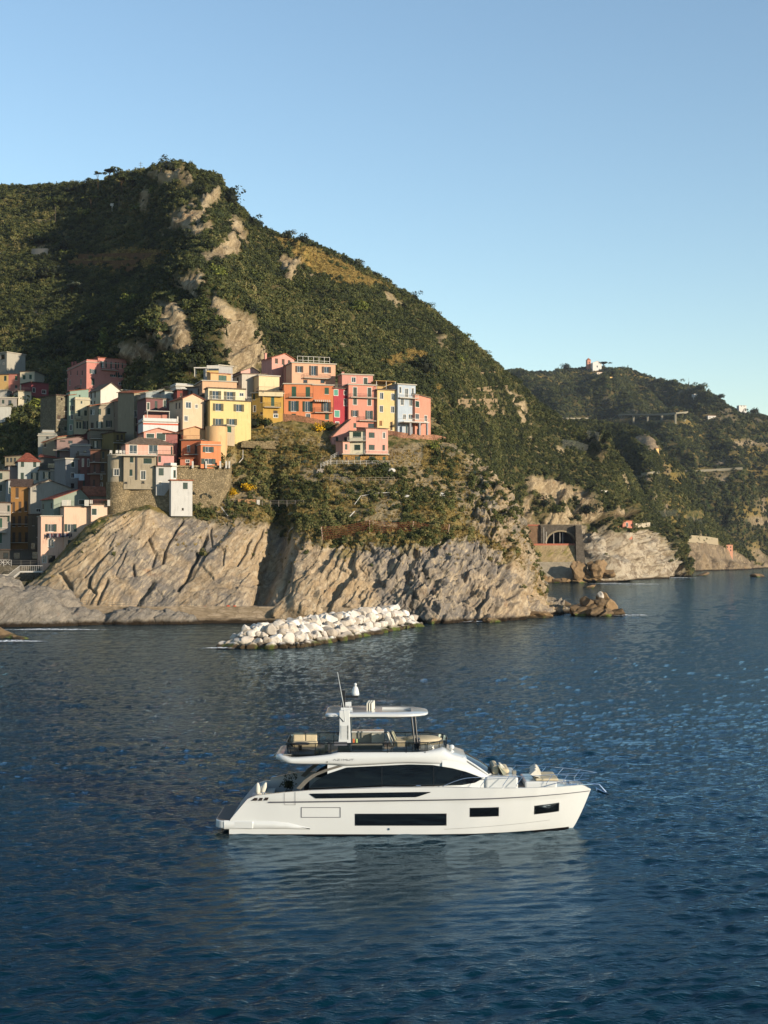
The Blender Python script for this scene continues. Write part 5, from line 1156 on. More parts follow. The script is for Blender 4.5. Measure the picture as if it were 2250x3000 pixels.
def bld(name, label, z, L, R, top, base, color, roof=('flat',), wins=(), lw=(), side=None, depth=8.0, balc=(), ext=5.0, sur=False, cat='house', wear=.5, group=None, mat=None, chim=(), sidemat=None, rail=IRON, parts=None):
    (ox, oy), sc = ZO[z]; cx = lambda x: ox + x / sc; cy = lambda y: oy + y / sc
    A_ = P(cx(L[0]), cy(base), L[1]); B_ = P(cx(R[0]), cy(base), R[1]); A_.z = B_.z = 0
    d = (B_ - A_); W = d.length; d.normalize(); ang = math.atan2(d.y, d.x); inn = Vector((-d.y, d.x, 0))
    Ym = (L[1] + R[1]) / 2; zb = P(cx((L[0] + R[0]) / 2), cy(base), Ym).z - ext; zt = P(cx((L[0] + R[0]) / 2), cy(top), Ym).z; H = zt - zb
    if side is not None:
        r = ray(cx(side), 1500); M_ = np.array([[inn.x, -r.x], [inn.y, -r.y]]); s_ = np.linalg.solve(M_, [-A_.x, -A_.y]); depth = max(2.0, min(25, s_[0])) if s_[0] > 0 else depth
    root = empty(name, (A_.x, A_.y, zb), ang, label, cat, group)
    O = Vector((A_.x, A_.y, zb)); PF = Plane(O, d, -inn); PL = Plane(O, inn, -d)
    TF = lambda u, dd, w: (u, dd, w); TL = lambda u, dd, w: (dd, u, w)     # the left flank: u runs inwards
    TLm = lambda u, dd, w: (dd, depth - u, w)
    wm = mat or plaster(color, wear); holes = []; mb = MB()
    for wi in wins:
        x, y, ww, hh, k = wi; u, w, t = PF.uv(cx(x), cy(y)); mW = ww / sc / F * Ym / max(.5, d.x); mH = hh / sc / F * Ym
        u = min(max(u, mW / 2 + .1), W - mW / 2 - .1); w = min(w, H - mH / 2 - .15)
        holes.append(add_window(root, TF, u, w, mW, mH, k, sur))
    gable = None; rk = roof[0]
    if rk == 'gf': gu, gw, _ = PF.uv(cx(roof[1]), cy(roof[2])); gable = (min(max(gu, .3), W - .3), max(gw, H + .4))
    holed_wall(mb, W, H, holes, TF, gable=gable)
    lh = []
    for x, y, ww, hh, k in lw:
        u, w, t = PL.uv(cx(x), cy(y)); mH = hh / sc / F * Ym; mW = ww
        u = min(max(u, mW / 2 + .15), depth - mW / 2 - .15); w = min(w, H - mH / 2 - .15)
        if k == 'x': balcony(root, lambda a, b, c: (b, depth - a, c), depth - u - mW / 2, depth - u + mW / 2, w - mH / 2, mH, .9, rail); continue
        lh.append(add_window(root, TLm, depth - u, w, mW, mH, k, sur))
    holed_wall(mb, depth, H, lh, TLm)
    mb.quad((W, 0, 0), (W, depth, 0), (W, depth, H), (W, 0, H)); mb.quad((W, depth, 0), (0, depth, 0), (0, depth, H), (W, depth, H))
    if gable: mb.quad((W, depth, H), (0, depth, H), (gable[0], depth, gable[1]))
    ov = .35; rm = {'t': TERRA, 's': SLATE, 'd': DKROOF, 'c': CORN, 'r': REDR}[roof[-1]] if len(roof) > 1 and isinstance(roof[-1], str) and roof[-1] in 'tsdcr' else (CORN if rk in ('flat', 'par') else SLATE)
    rb = MB()
    if rk == 'gf':
        (gx, gz) = gable; th = .16
        rb.slab([(-ov, -ov, H - ov * (gz - H) / gx), (gx, -ov, gz + .03), (gx, depth + ov, gz + .03), (-ov, depth + ov, H - ov * (gz - H) / gx)], -th) ; k = (gz - H) / (W - gx)
        rb.slab([(gx, -ov, gz + .03), (W + ov, -ov, H - ov * k), (W + ov, depth + ov, H - ov * k), (gx, depth + ov, gz + .03)], -th)
    elif rk == 'gs':
        rise = roof[1]; hy = depth / 2; k = rise / hy
        rb.slab([(-ov, -ov, H - ov * k), (W + ov, -ov, H - ov * k), (W + ov, hy, H + rise), (-ov, hy, H + rise)], -.16); rb.slab([(-ov, hy, H + rise), (W + ov, hy, H + rise), (W + ov, depth + ov, H - ov * k), (-ov, depth + ov, H - ov * k)], -.16)
        for x in (0, W): mb.quad((x, 0, H), (x, depth, H), (x, hy, H + rise))
    elif rk == 'hip':
        rise = roof[1]; hy = depth / 2; hx = min(hy, W * .42); a = [(-ov, -ov, H - .1), (W + ov, -ov, H - .1), (W + ov, depth + ov, H - .1), (-ov, depth + ov, H - .1)]; r0, r1 = (hx, hy, H + rise), (W - hx, hy, H + rise)
        rb.quad(a[0], a[1], r1, r0); rb.quad(a[1], a[2], r1); rb.quad(a[2], a[3], r0, r1); rb.quad(a[3], a[0], r0); rb.slab(a, .12)
    elif rk == 'shed':
        dl, dr = roof[1], roof[2]                                   # rise at left / right edge
        q = [(-ov, -ov, H + dl), (W + ov, -ov, H + dr), (W + ov, depth + ov, H + dr + roof[3]), (-ov, depth + ov, H + dl + roof[3])]; rb.slab(q, -.16)
        mb.quad((0, 0, H), (W, 0, H), (W, 0, H + dr), (0, 0, H + dl + .0)); mb.quad((0, depth, H), (0, 0, H), (0, 0, H + dl), (0, depth, H + dl + roof[3])); mb.quad((W, 0, H), (W, depth, H), (W, depth, H + dr + roof[3]), (W, 0, H + dr))
    elif rk == 'par':
        h_ = roof[1]
        rb.box((-.25, -.25, H), (W + .25, depth + .25, H + .22)); rb.build('cornice', CORN, root); rb = MB(); t = .22
        rb.box((0, 0, H + .22), (W, t, H + h_)); rb.box((0, t, H + .22), (t, depth, H + h_)); rb.box((W - t, t, H + .22), (W, depth, H + h_)); rm = wm
    elif rk == 'rail':
        rb.box((-.3, -.3, H), (W + .3, depth + .3, H + .25))
        m = MB(); h_ = 1.1; n = max(4, int(W / .35)); m.box((0, -.1, H + 1.2), (W, -.05, H + 1.26)); m.box((0, -.05, H + 1.2), (.05, depth, H + 1.26))
        for i in range(n + 1): x = (W - .04) * i / n; m.box((x, -.1, H + .25), (x + .035, -.065, H + 1.2))
        for i in range(int(depth / .5)): m.box((0, i * .5, H + .25), (.035, i * .5 + .035, H + 1.2))
        m.build('roof_railing', rail, root)
    else:
        rb.box((-.3, -.3, H), (W + .3, depth + .3, H + .28))
    mb.build('wall', wm, root, bevel=0)
    rb.build('parapet' if rk == 'par' else 'roof', rm, root)
    for x0, x1, ys, yt in balc:
        u0, w0, _ = PF.uv(cx(x0), cy(ys)); u1, _, _ = PF.uv(cx(x1), cy(ys)); hh = (ys - yt) / sc / F * Ym; balcony(root, TF, u0, u1, w0, max(.7, hh), 1.0, rail)
    for x, y, hh in chim:
        u, w, _ = PF.uv(cx(x), cy(y)); m = MB(); zt_ = w + hh * .0; yb = depth * .35; m.box((u - .3, yb, H - .3), (u + .3, yb + .5, max(zt_, H + .8))); m.box((u - .4, yb - .1, max(zt_, H + .8)), (u + .4, yb + .6, max(zt_, H + .8) + .14)); m.build('chimney', wm, root)
    if parts: parts(root, W, H, depth, PF, cx, cy, Ym)
    return root
def uvbox(PF, cx, cy, x0, x1, y0, y1, d0, d1, name, mat, root):
    u0, w1, _ = PF.uv(cx(x0), cy(y0)); u1, w0, _ = PF.uv(cx(x1), cy(y1)); m = MB(); m.box((min(u0, u1), d0, min(w0, w1)), (max(u0, u1), d1, max(w0, w1))); return m.build(name, mat, root)
# ---- the bright row on the ridge, right to left
bld('salmon_house', 'salmon pink house at the right end of the ridge row', 1, (1405, 378), (1543, 384), 488, 838, '#c98468', ('shed', .3, -.2, .6, 's'), [(1425, 555, 34, 52, 'G'), (1425, 666, 34, 50, 'w'), (1500, 682, 24, 52, 'w'), (1432, 800, 24, 52, 'b')], depth=9, ext=3)
def blue_parts(root, W, H, D, PF, cx, cy, Y):
    s = uvbox(PF, cx, cy, 1318, 1484, 716, 730, -3.2, -.02, 'terrace_slab', WHITE, root)
    for a, b in ((1312, 1326), (1395, 1409), (1462, 1475)): uvbox(PF, cx, cy, a, b, 730, 835, -3.1, -2.5, 'pillar', paint('#8f8c8c', .8), root)
    u0, w, _ = PF.uv(cx(1260), cy(716)); u1, _, _ = PF.uv(cx(1484), cy(716)); balcony(root, lambda a, b, c: (a, b, c), u0, u1, w, 1.0, 3.2, WHITE, WHITE)
bld('light_blue_house', 'light blue house with white window surrounds and a pillared terrace', 1, (1253, 376.5), (1410, 379), 385, 832, '#a9b4bd', ('flat', 'c'), [(1275, 430, 17, 54, 'w'), (1330, 456, 26, 76, 'w'), (1385, 440, 16, 52, 'w'), (1292, 536, 26, 56, 'w'), (1368, 543, 26, 56, 'w'), (1312, 668, 24, 44, 'w'), (1366, 668, 34, 44, 'w'), (1343, 775, 44, 90, 'w')], balc=[(1256, 1424, 498, 464)], depth=9, ext=3, parts=blue_parts, rail=WHITE)
def yel_parts(root, W, H, D, PF, cx, cy, Y):
    m = MB(); m.box((-.2, 1.0, H + 2.6), (W, 5, H + 2.75)); m.build('awning', paint('#a8854e', .8), root)
    m = MB(); m.box((0, 4.5, H + .28), (W, 5, H + 2.6)); m.build('upper_wall', plaster('#c9a25e'), root)
    for u in (.1, W * .5, W - .3): m = MB(); m.box((u, 1.1, H + .28), (u + .12, 1.22, H + 2.6)); m.build('awning_post', WHITE, root)
bld('pale_yellow_house', 'pale yellow house with a roof terrace between the pink and the light blue house', 1, (1072, 375.5), (1250, 377.5), 432, 806, '#d6b674', ('rail',), [(1110, 482, 28, 56, 'w'), (1210, 489, 28, 56, 'w'), (1107, 597, 28, 56, 'w'), (1207, 603, 28, 56, 'w'), (1102, 722, 24, 40, 'n'), (1196, 748, 20, 74, 'b')], depth=9, ext=3, parts=yel_parts)
bld('tall_pink_house', 'tall pink house with four storeys and a balcony with a wicker basket', 1, (818, 374), (1063, 376.5), 388, 765, '#d0876e', ('flat', 'c'), [(875, 446, 32, 80, 'G'), (1002, 450, 32, 80, 'G'), (875, 533, 32, 54, 'G'), (1002, 540, 32, 54, 'G'), (873, 637, 66, 56, 'q'), (1000, 650, 66, 76, 'o'), (873, 743, 24, 42, 'g'), (1018, 745, 56, 40, 'k')], balc=[(828, 1062, 494, 462), (905, 1055, 700, 664)], side=770, ext=3)
bld('pink_attic', 'set-back pink top storey of the tall pink house', 1, (760, 378.5), (1033, 381), 298, 384, '#c98a78', ('flat', 'c'), [(862, 340, 34, 44, 'w'), (968, 352, 34, 58, 'G')], side=722, ext=1.5, chim=[(782, 285, 1)])
bld('red_house', 'narrow crimson house between the orange and the tall pink house', 1, (686, 373), (812, 375.4), 420, 748, '#a8343c', ('rail',), [(704, 452, 34, 50, 't'), (790, 455, 24, 34, 'w'), (790, 540, 24, 58, 'w'), (716, 640, 42, 56, 't'), (718, 723, 28, 22, 'w'), (780, 735, 28, 36, 'k')], depth=9, ext=3)
def or2(root, W, H, D, PF, cx, cy, Y):
    u0, w, _ = PF.uv(cx(515), cy(514)); u1, _, _ = PF.uv(cx(660), cy(514)); m = MB()
    n = 16
    for i in range(n):
        m.m = i % 2; a = u0 + (u1 - u0) * i / n; b = u0 + (u1 - u0) * (i + 1) / n; m.quad((a, -.02, w), (a, -1.3, w - .45), (b, -1.3, w - .45), (b, -.02, w)); m.quad((a, -1.3, w - .45), (a, -1.3, w - .65), (b, -1.3, w - .65), (b, -1.3, w - .45))
    m.build('awning', [WHITE, paint('#c98a5a', .8)], root)
bld('orange_house', 'right-hand orange house with a striped awning over its balcony', 1, (505, 372), (683, 373), 390, 742, '#cc7440', ('flat', 'c'), [(625, 438, 38, 58, 'h'), (620, 578, 84, 84, 'q'), (627, 668, 34, 46, 'h'), (558, 711, 34, 28, 'b')], balc=[(516, 675, 628, 585)], depth=9, ext=3, parts=or2)
bld('orange_house', 'left-hand orange house with tall green shuttered doors and a long balcony', 1, (246, 371), (503, 372), 380, 708, '#cf7a42', ('flat', 'c'), [(335, 443, 40, 88, 'h'), (458, 447, 40, 88, 'h'), (333, 572, 90, 92, 'o'), (458, 576, 88, 92, 'o'), (333, 663, 38, 48, 'g'), (460, 676, 36, 70, 'w')], balc=[(290, 500, 494, 460)], depth=9, ext=3)
def pt_parts(root, W, H, D, PF, cx, cy, Y):
    for z_ in (.9, 2.0):
        m = MB(); m.box((W * .14, .6, H + z_), (W * .88, .7, H + z_ + .08)); m.build('rail', WHITE, root)
    for i in range(7): m = MB(); u = W * .14 + W * .74 * i / 6; m.box((u - .05, .6, H + .28), (u + .05, .7, H + 2.1)); m.build('post', WHITE, root)
bld('peach_house', 'peach house rising behind the orange pair with a railed roof terrace', 1, (317, 379), (702, 383), 198, 372, '#d59f7a', ('flat', 'c'), [(383, 246, 68, 56, 'q'), (508, 258, 76, 84, 'q'), (622, 252, 80, 56, 'q'), (436, 353, 36, 26, 'k'), (588, 355, 36, 26, 'k')], balc=[(418, 652, 322, 288)], depth=9, ext=3, parts=pt_parts)
bld('pink_gabled_house', 'pink gabled house highest on the left of the ridge, behind the cream terrace', 1, (140, 388), (338, 392), 152, 330, '#cf8f7c', ('gf', 255, 110, 't'), [(181, 170, 26, 46, 'b'), (240, 182, 24, 50, 'b'), (292, 180, 22, 28, 'b')], side=45, ext=3, chim=[(120, 100, 1)])
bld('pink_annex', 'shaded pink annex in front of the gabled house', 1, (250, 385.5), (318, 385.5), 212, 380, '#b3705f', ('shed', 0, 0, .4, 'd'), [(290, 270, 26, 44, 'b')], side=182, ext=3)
bld('cream_house', 'cream walled house with a roof terrace left of the orange house', 1, (25, 374.5), (206, 377), 308, 452, '#dcc08e', ('flat', 'c'), [], side=-120, ext=4, lw=[(-45, 395, 1.0, 50, 'b'), (-100, 400, 1.0, 50, 'k')])
bld('mustard_house', 'mustard yellow house with a green door on its balcony', 1, (62, 369.5), (240, 371), 462, 674, '#b98f2c', ('flat', 'c'), [(147, 526, 28, 92, 'd'), (172, 628, 38, 34, 'b'), (174, 658, 36, 30, 'w')], balc=[(68, 214, 580, 540)], depth=8, ext=4)
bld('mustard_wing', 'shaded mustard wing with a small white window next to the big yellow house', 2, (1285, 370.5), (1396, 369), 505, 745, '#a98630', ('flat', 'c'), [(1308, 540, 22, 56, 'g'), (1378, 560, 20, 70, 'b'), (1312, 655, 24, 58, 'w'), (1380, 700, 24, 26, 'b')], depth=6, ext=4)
bld('terrace_rail_house', 'low cream terrace block with a balustrade above the mustard house', 2, (1355, 368.5), (1592, 370), 488, 512, '#cdb98f', ('rail',), [], depth=5, ext=.6)
# ---- left of the row
bld('grey_house', 'grey shaded house with two dark doors behind the cream terrace', 2, (1110, 379), (1190, 376), 345, 480, '#b3a794', ('shed', 0, .6, .6, 's'), [(1150, 390, 18, 80, 'b')], depth=8, ext=3)
bld('slate_roof_house', 'small house with a pinkish gable between crag and rooftops', 2, (1180, 392), (1358, 394), 296, 345, '#d3a190', ('gf', 1290, 256, 's'), [], depth=9, ext=3)
bld('grey_box_house', 'plain grey block behind the white pergola', 2, (965, 386), (1100, 389), 242, 320, '#a3a09a', ('flat', 'c'), [], depth=8, ext=3)
root = empty('white_pergola', P(350 + 727 / 3.318, 1000 + 300 / 3.318, 381), 0, 'white roof pergola on posts above the yellow houses', 'pergola')
for a, b in ((0, 0), (3.2, 0), (0, 2.5), (3.4, 2.5)): m = MB(); m.box((a, b, -1.2), (a + .2, b + .2, 1.1)); m.build('post', WHITE, root)
m = MB(); m.box((-.1, -.15, 1.1), (3.5, .1, 1.4)); m.build('beam', WHITE, root); m = MB(); m.box((3.5, -.2, 1.0), (6.9, .1, 1.9)); m.build('fascia', WHITE, root)
m = MB(); m.box((-.1, .1, 1.25), (3.5, 3, 1.4)); m.build('roof', CORN, root); m = MB(); m.box((3.5, -.1, -1.0), (6.8, .1, .45)); m.build('yellow_wall', plaster('#d8b25e'), root)
bld('peach_block', 'peach house with one green shuttered window above the big yellow house', 2, (886, 372), (1085, 375), 316, 405, '#d1a068', ('shed', 0, 0, .5, 't'), [(1002, 357, 74, 52, 'h')], side=846, ext=2)
bld('peach_terrace', 'long low peach wall with an air conditioning unit over the yellow house', 2, (806, 368), (1140, 371), 392, 448, '#cfa278', ('flat', 'c'), [], side=725, ext=2, lw=[(790, 450, 1.0, 60, 'b'), (755, 460, 1.0, 50, 'b')])
bld('yellow_attic', 'cream attic storey with wide glass doors on the big yellow house', 2, (862, 361.5), (1220, 365), 462, 578, '#d6c89c', ('flat', 's'), [(932, 521, 108, 78, 'O'), (1072, 529, 108, 78, 'O'), (1186, 518, 36, 30, 'w')], side=825, ext=.6)
bld('big_yellow_house', 'big pale yellow house with six olive shuttered windows', 2, (880, 359), (1278, 363), 580, 822, '#d4bc74', ('rail',), [(960, 640, 98, 72, 'O'), (1160, 647, 98, 70, 'O'), (960, 783, 98, 64, 'O'), (1092, 783, 98, 60, 'O')], side=834, ext=5, rail=WHITE)
bld('gabled_cream_tower', 'tall cream gabled house with three small windows in the middle of the village', 2, (615, 358), (820, 361), 562, 930, '#cfb08c', ('gf', 714, 515, 't'), [(670, 620, 46, 58, 'w'), (748, 632, 20, 34, 'w'), (647, 750, 30, 48, 'w')], side=480, ext=5, lw=[(585, 625, .9, 60, 'b'), (552, 630, .9, 60, 'b')])
# round-fronted peach wall
def round_tower(name, label, z, x0, x1, top, base, Y, mat, ext=4, slab=None, a0=-100, a1=95, wins=()):
    (ox, oy), s = ZO[z]; cxm = ox + (x0 + x1) / 2 / s; r = (x1 - x0) / 2 / s / F * Y; p = P(cxm, oy + base / s, Y + r); zt = P(cxm, oy + top / s, Y).z; zb = P(cxm, oy + base / s, Y).z - ext
    root = empty(name, (p.x, p.y, zb), 0, label, 'house'); m = MB(); an = [math.radians(a) for a in np.linspace(a0, a1, 40)]
    pr = lambda rr, h: [(rr * math.sin(a), -rr * math.cos(a), h) for a in an]
    m.grid([pr(r, 0), pr(r, (zt - zb) * .5), pr(r, zt - zb)]); q = pr(r, zt - zb) + [(r, 9, zt - zb), (-r, 9, zt - zb)]; m.quad(*q)
    m.quad((r * math.sin(an[-1]), -r * math.cos(an[-1]), 0), (r, 9, 0), (r, 9, zt - zb), (r * math.sin(an[-1]), -r * math.cos(an[-1]), zt - zb)); m.quad((-r, 9, 0), (r * math.sin(an[0]), -r * math.cos(an[0]), 0), (r * math.sin(an[0]), -r * math.cos(an[0]), zt - zb), (-r, 9, zt - zb))
    m.build('wall', mat, root)
    if slab is not None:
        m = MB(); m.slab([(x * 1.05, y * 1.05, zt - zb + .3) for x, y, _ in pr(r, 0)] + [(r * 1.05, 9, zt - zb + .3), (-r * 1.05, 9, zt - zb + .3)], .29); m.build('terrace_slab', slab, root)
    for x, y, ww, hh, k in wins:
        px = ox + x / s; py = oy + y / s; c_ = (px - 1125) / F; xx = None
        best = min(np.linspace(a0 + 3, a1 - 3, 400), key=lambda a: abs((p.x + r * math.sin(math.radians(a))) / (p.y - r * math.cos(math.radians(a))) - c_)); a = math.radians(best); yy = p.y - r * math.cos(a); wz = P(px, py, yy).z - zb
        ca, sa = math.cos(a), math.sin(a); bx_, by_ = r * math.sin(a), -r * math.cos(a)
        add_window(root, lambda u, d, w: (bx_ + ca * u - sa * (d - .16), by_ + sa * u + ca * (d - .16), w), 0, wz, ww / s / F * Y / max(ca, .4), hh / s / F * Y, k, True)
    return root, r, zt - zb
round_tower('curved_peach_tower', 'rounded plain peach wall below the big yellow house', 2, 835, 1038, 822, 1120, 352, plaster('#cfa56c'))
bld('yellow_stair_house', 'low stone house with a green door and steps right of the curved wall', 2, (1042, 357), (1120, 360), 822, 905, '#b09a78', ('flat', 'c'), [(1066, 850, 36, 60, 'd')], depth=5, ext=3)
bld('ochre_gabled_house', 'small ochre house with a low gable under the cream tower', 2, (622, 353), (836, 355), 862, 955, '#c69a66', ('gf', 735, 832, 't'), [], depth=7, ext=4)
bld('orange_left_wing', 'shaded orange wing with a balcony and a roof terrace full of pots', 2, (600, 349.5), (796, 348.5), 962, 1150, '#c2683a', ('rail',), [(745, 1050, 30, 90, 'b'), (672, 1045, 22, 60, 'w')], balc=[(640, 796, 1100, 1050)], depth=7, ext=3, rail=REDR)
bld('orange_cottage', 'salmon orange cottage with green shutters on the terrace wall', 2, (790, 345.5), (985, 347.5), 1010, 1212, '#d87c44', ('par', 1.0), [(863, 1051, 102, 56, 'o'), (862, 1167, 134, 54, 'o')], depth=7, ext=.6, chim=[])
bld('orange_low_room', 'low orange room with one small white window beside the cottage', 2, (590, 346.5), (712, 346.5), 1142, 1206, '#c8714c', ('flat', 't'), [(662, 1165, 36, 24, 'w')], depth=5, ext=1.5)
def wt_parts(root, W, H, D, PF, cx, cy, Y):
    m = MB(); m.box((W * .12, 1.0, H + 2.9), (W * .78, 5, H + 3.05)); m.build('canopy', WHITE, root)
    for u in (.13, .76): m = MB(); m.box((W * u, 1.1, H + .3), (W * u + .12, 1.22, H + 2.9)); m.build('canopy_post', WHITE, root)
    m = MB(); m.box((W * .1, 3.5, H + .3), (W * .8, 5, H + 2.3)); m.build('roof_room', plaster('#b97a68'), root)
    m = MB(); m.box((-.02, -.04, H - .75), (W + .02, -.005, H - .35)); m.build('painted_band', paint('#c05a38', .8), root)
    for u in (0, W - .3): m = MB(); m.box((u, -.15, H + .28), (u + .3, .2, H + 1.6)); m.build('terrace_post', WHITE, root)
bld('white_terrace_house', 'white house with an orange band under its roof terrace and canopy', 2, (230, 356), (570, 359), 785, 912, '#c9c8c2', ('par', 1.0), [], depth=8, ext=4, parts=wt_parts)
bld('pink_gabled_hall', 'pink house with a broad gable and two big slanted windows', 2, (237, 351), (560, 354), 888, 975, '#d09078', ('gf', 376, 846, 't'), [(403, 912, 78, 68, 'G'), (300, 918, 70, 40, 'G')], depth=8, ext=4)
bld('shaded_pink_wing', 'flank of the gabled hall, right of it, its shade painted in as darker pink', 2, (556, 353), (600, 362), 915, 1150, '#a8685e', ('flat', 'd'), [], depth=5, ext=3)  # the flank's shade is put into its wall colour
bld('hipped_pink_house', 'pink house under a hipped tile roof with a terrace of white chairs', 2, (60, 346), (522, 350), 996, 1106, '#d59c84', ('hip', 2.0, 's'), [(133, 1050, 68, 84, 'w'), (327, 1050, 78, 84, 'w'), (507, 1062, 16, 80, 'g')], depth=8, ext=4)
bld('pink_lower_room', 'pink terrace room with a railing beside the light grey house', 2, (372, 344.8), (530, 346), 1108, 1180, '#cc9084', ('rail',), [(388, 1145, 26, 60, 'g')], depth=5, ext=2)
bld('stone_grey_house', 'grey-beige house on the rock with four dark shutters and a drain pipe', 2, (40, 341), (356, 342.5), 1112, 1360, '#9d8f74', ('flat', 'c'), [(118, 1152, 34, 56, 'g'), (274, 1163, 78, 54, 'g'), (112, 1277, 28, 64, 'g'), (230, 1301, 44, 84, 'w'), (60, 1374, 30, 18, 'k'), (228, 1370, 28, 22, 'k')], depth=8, ext=2, wear=.9, balc=[(-30, 368, 1108, 1072)], rail=WHITE,
    parts=lambda root, W, H, D, PF, cx, cy, Y: uvbox(PF, cx, cy, 160, 174, 1108, 1345, -.25, -.02, 'drain_pipe', paint('#3c3a38', .6), root))
round_tower('round_grey_house', 'rounded grey-beige corner of the house on the rock, with white chairs on top', 3, 1308, 1560, 1384, 1700, 342, plaster('#9d8f74', .9), 3, CORN, wins=[(1412, 1592, 60, 80, 'w')])
st_w = stone_mat('#9c8a6a', '#77694f', 1.1, 'stone_masonry')
round_tower('round_stone_base', 'rounded rubble stone bastion carrying the grey-beige house', 3, 1290, 1650, 1706, 2040, 341, st_w, 10, None)
bld('light_grey_house', 'light grey house with one dark shutter beside the white tower', 2, (356, 341.5), (500, 343), 1218, 1422, '#afaba2', ('flat', 'd'), [(405, 1269, 46, 72, 'g'), (392, 1380, 26, 26, 'w')], depth=7, ext=2)
bld('white_annex', 'narrow white annex right of the light grey house', 2, (498, 343.5), (556, 345), 1216, 1345, '#c9c5bd', ('par', .9), [(536, 1290, 20, 76, 'g')], depth=5, ext=3)
bld('white_tower_house', 'tall plain white-grey tower house above the cliff edge', 2, (501, 338.5), (708, 340.5), 1355, 1672, '#bcb9b1', ('flat', 't'), [(640, 1405, 44, 64, 'g'), (615, 1630, 18, 20, 'k')], depth=7, ext=.7, side=497)
# masonry of the terraces
def masonry(name, label, z, pts, Ys, mat=None, th=3):
    (ox, oy), s = ZO[z]; return panel(name, label, 'wall', [P(ox + x / s, oy + y / s, Y) for (x, y), Y in zip(pts, Ys)], mat or st_w, th)
masonry('bastion_wall', 'rubble stone retaining wall between the round bastion and the white tower', 2, [(0, 1362), (505, 1410), (512, 1690), (-60, 1640)], [343, 343, 341, 341], None, 5)
masonry('terrace_wall', 'high stone terrace wall with blind arches right of the white tower', 2, [(556, 1212), (1076, 1215), (1060, 1450), (930, 1660), (700, 1690), (560, 1500)], [345.5, 347.5, 346, 343, 342, 344], None, 4)
masonry('low_parapet', 'low stone parapet under the orange cottage with white posts', 2, [(560, 1206), (1080, 1206), (1080, 1222), (560, 1222)], [345, 347, 347, 345], None, .6)
for k, x in enumerate((712, 842, 980, 1038, 1068)):
    p = P(350 + x / 3.318, 1000 + 1222 / 3.318, 345.4 + k * .35); m = MB(); m.box((-.2, -.2, -.3), (.2, .2, 1.5)); tag(m.build('terrace_post', WHITE, loc=p), ['leftmost', 'second from left', 'third from left', 'fourth from left', 'rightmost'][k] + ' white post on the terrace in front of the orange cottage', 'post')
for k, (x, y, r) in enumerate(((745, 1470, 34), (905, 1500, 44))):
    p = P(350 + x / 3.318, 1000 + y / 3.318, 343.2 - k * .4); m = MB(); n = 14; R_ = r / 3.318 / F * 343
    A0 = [(R_ * math.cos(math.pi * i / n), R_ * math.sin(math.pi * i / n)) for i in range(n + 1)]
    for (a, b), (c, d) in zip(A0[:-1], A0[1:]): m.quad((a, -.25, b), (a * 1.2, -.25, b * 1.2), (c * 1.2, -.25, d * 1.2), (c, -.25, d)); m.quad((a, -.25, b), (c, -.25, d), (c, 0, d), (a, 0, b)); m.quad((a * 1.2, -.25, b * 1.2), (a * 1.2, .3, b * 1.2), (c * 1.2, .3, d * 1.2), (c * 1.2, -.25, d * 1.2))
    tag(m.build('blind_arch', stone_mat('#b5a384', '#8f7f62', 2.0), loc=p), ['left', 'right'][k] + ' stone arch ring in the terrace wall', 'arch')
masonry('garden_wall', 'plain stone wall under the steps right of the big yellow house', 2, [(1190, 968), (1560, 968), (1560, 1050), (1180, 1030)], [361, 363, 362, 359], stone_mat('#8d7c5c', '#76674a', 1.0), 1.5)
masonry('stone_hut', 'small rubble stone hut with a tiled top among the gardens', 2, [(1152, 1532), (1330, 1535), (1330, 1592), (1152, 1588)], [345, 345.6, 345.6, 345], stone_mat('#b08a64', '#8a6a4a', 1.6), 2.5)
masonry('white_hatch', 'small white hatch beside the stone hut', 2, [(1334, 1540), (1362, 1542), (1362, 1592), (1334, 1590)], [345.4] * 4, WHITE, 1)
path = [(z_[0], z_[1]) for z_ in ((235, 672), (400, 690), (505, 712), (640, 742), (810, 775))]
ribbon('ridge_wall', 'low tile-topped wall running below the orange and crimson houses', 'wall', [(750 + x / 3.016, 1000 + y / 3.016) for x, y in path], 'promontory_ground', 1.4, stone_mat('#a8765a', '#8a6a4c', 1.5), 1.0)
ribbon('ridge_wall', 'low pinkish wall below the light blue and salmon houses', 'wall', [(750 + x / 3.016, 1000 + y / 3.016) for x, y in ((1165, 815), (1300, 835), (1480, 862), (1560, 850), (1700, 880))], 'promontory_ground', 1.3, stone_mat('#b38468', '#98705a', 1.5), 1.0)
# ---- the pink garden house
bld('garden_house_right', 'right block of the pink garden house with green shutters', 1, (972, 357), (1166, 359), 772, 1003, '#d89a84', ('shed', 0, 0, .9, 's'), [(1022, 829, 52, 48, 'g'), (1130, 831, 20, 50, 'w'), (1022, 937, 52, 46, 'g'), (1128, 940, 22, 50, 'g')], depth=8, ext=0, balc=[(950, 1160, 994, 962)], rail=WHITE)
bld('garden_house_centre', 'recessed cream middle of the pink garden house with a long balcony', 1, (826, 357.8), (974, 357.6), 795, 1000, '#cfc5a4', ('shed', 0, 0, .5, 's'), [(892, 826, 74, 50, 'g'), (895, 937, 54, 48, 'g')], depth=8, ext=0, balc=[(812, 976, 880, 846)], rail=WHITE)
bld('garden_house_left', 'left block of the pink garden house with narrow shutters', 1, (768, 356), (828, 357), 888, 1000, '#d89a84', ('shed', 0, 0, .4, 's'), [(797, 933, 22, 50, 'g')], depth=4, ext=0)
bld('garden_house_wing', 'set-back left wing of the garden house under a sloping roof', 1, (668, 363), (826, 364), 842, 1010, '#cc8c78', ('shed', -.2, 4.6, .4, 's'), [(716, 868, 22, 52, 'g'), (790, 842, 20, 52, 'g')], depth=7, ext=2)
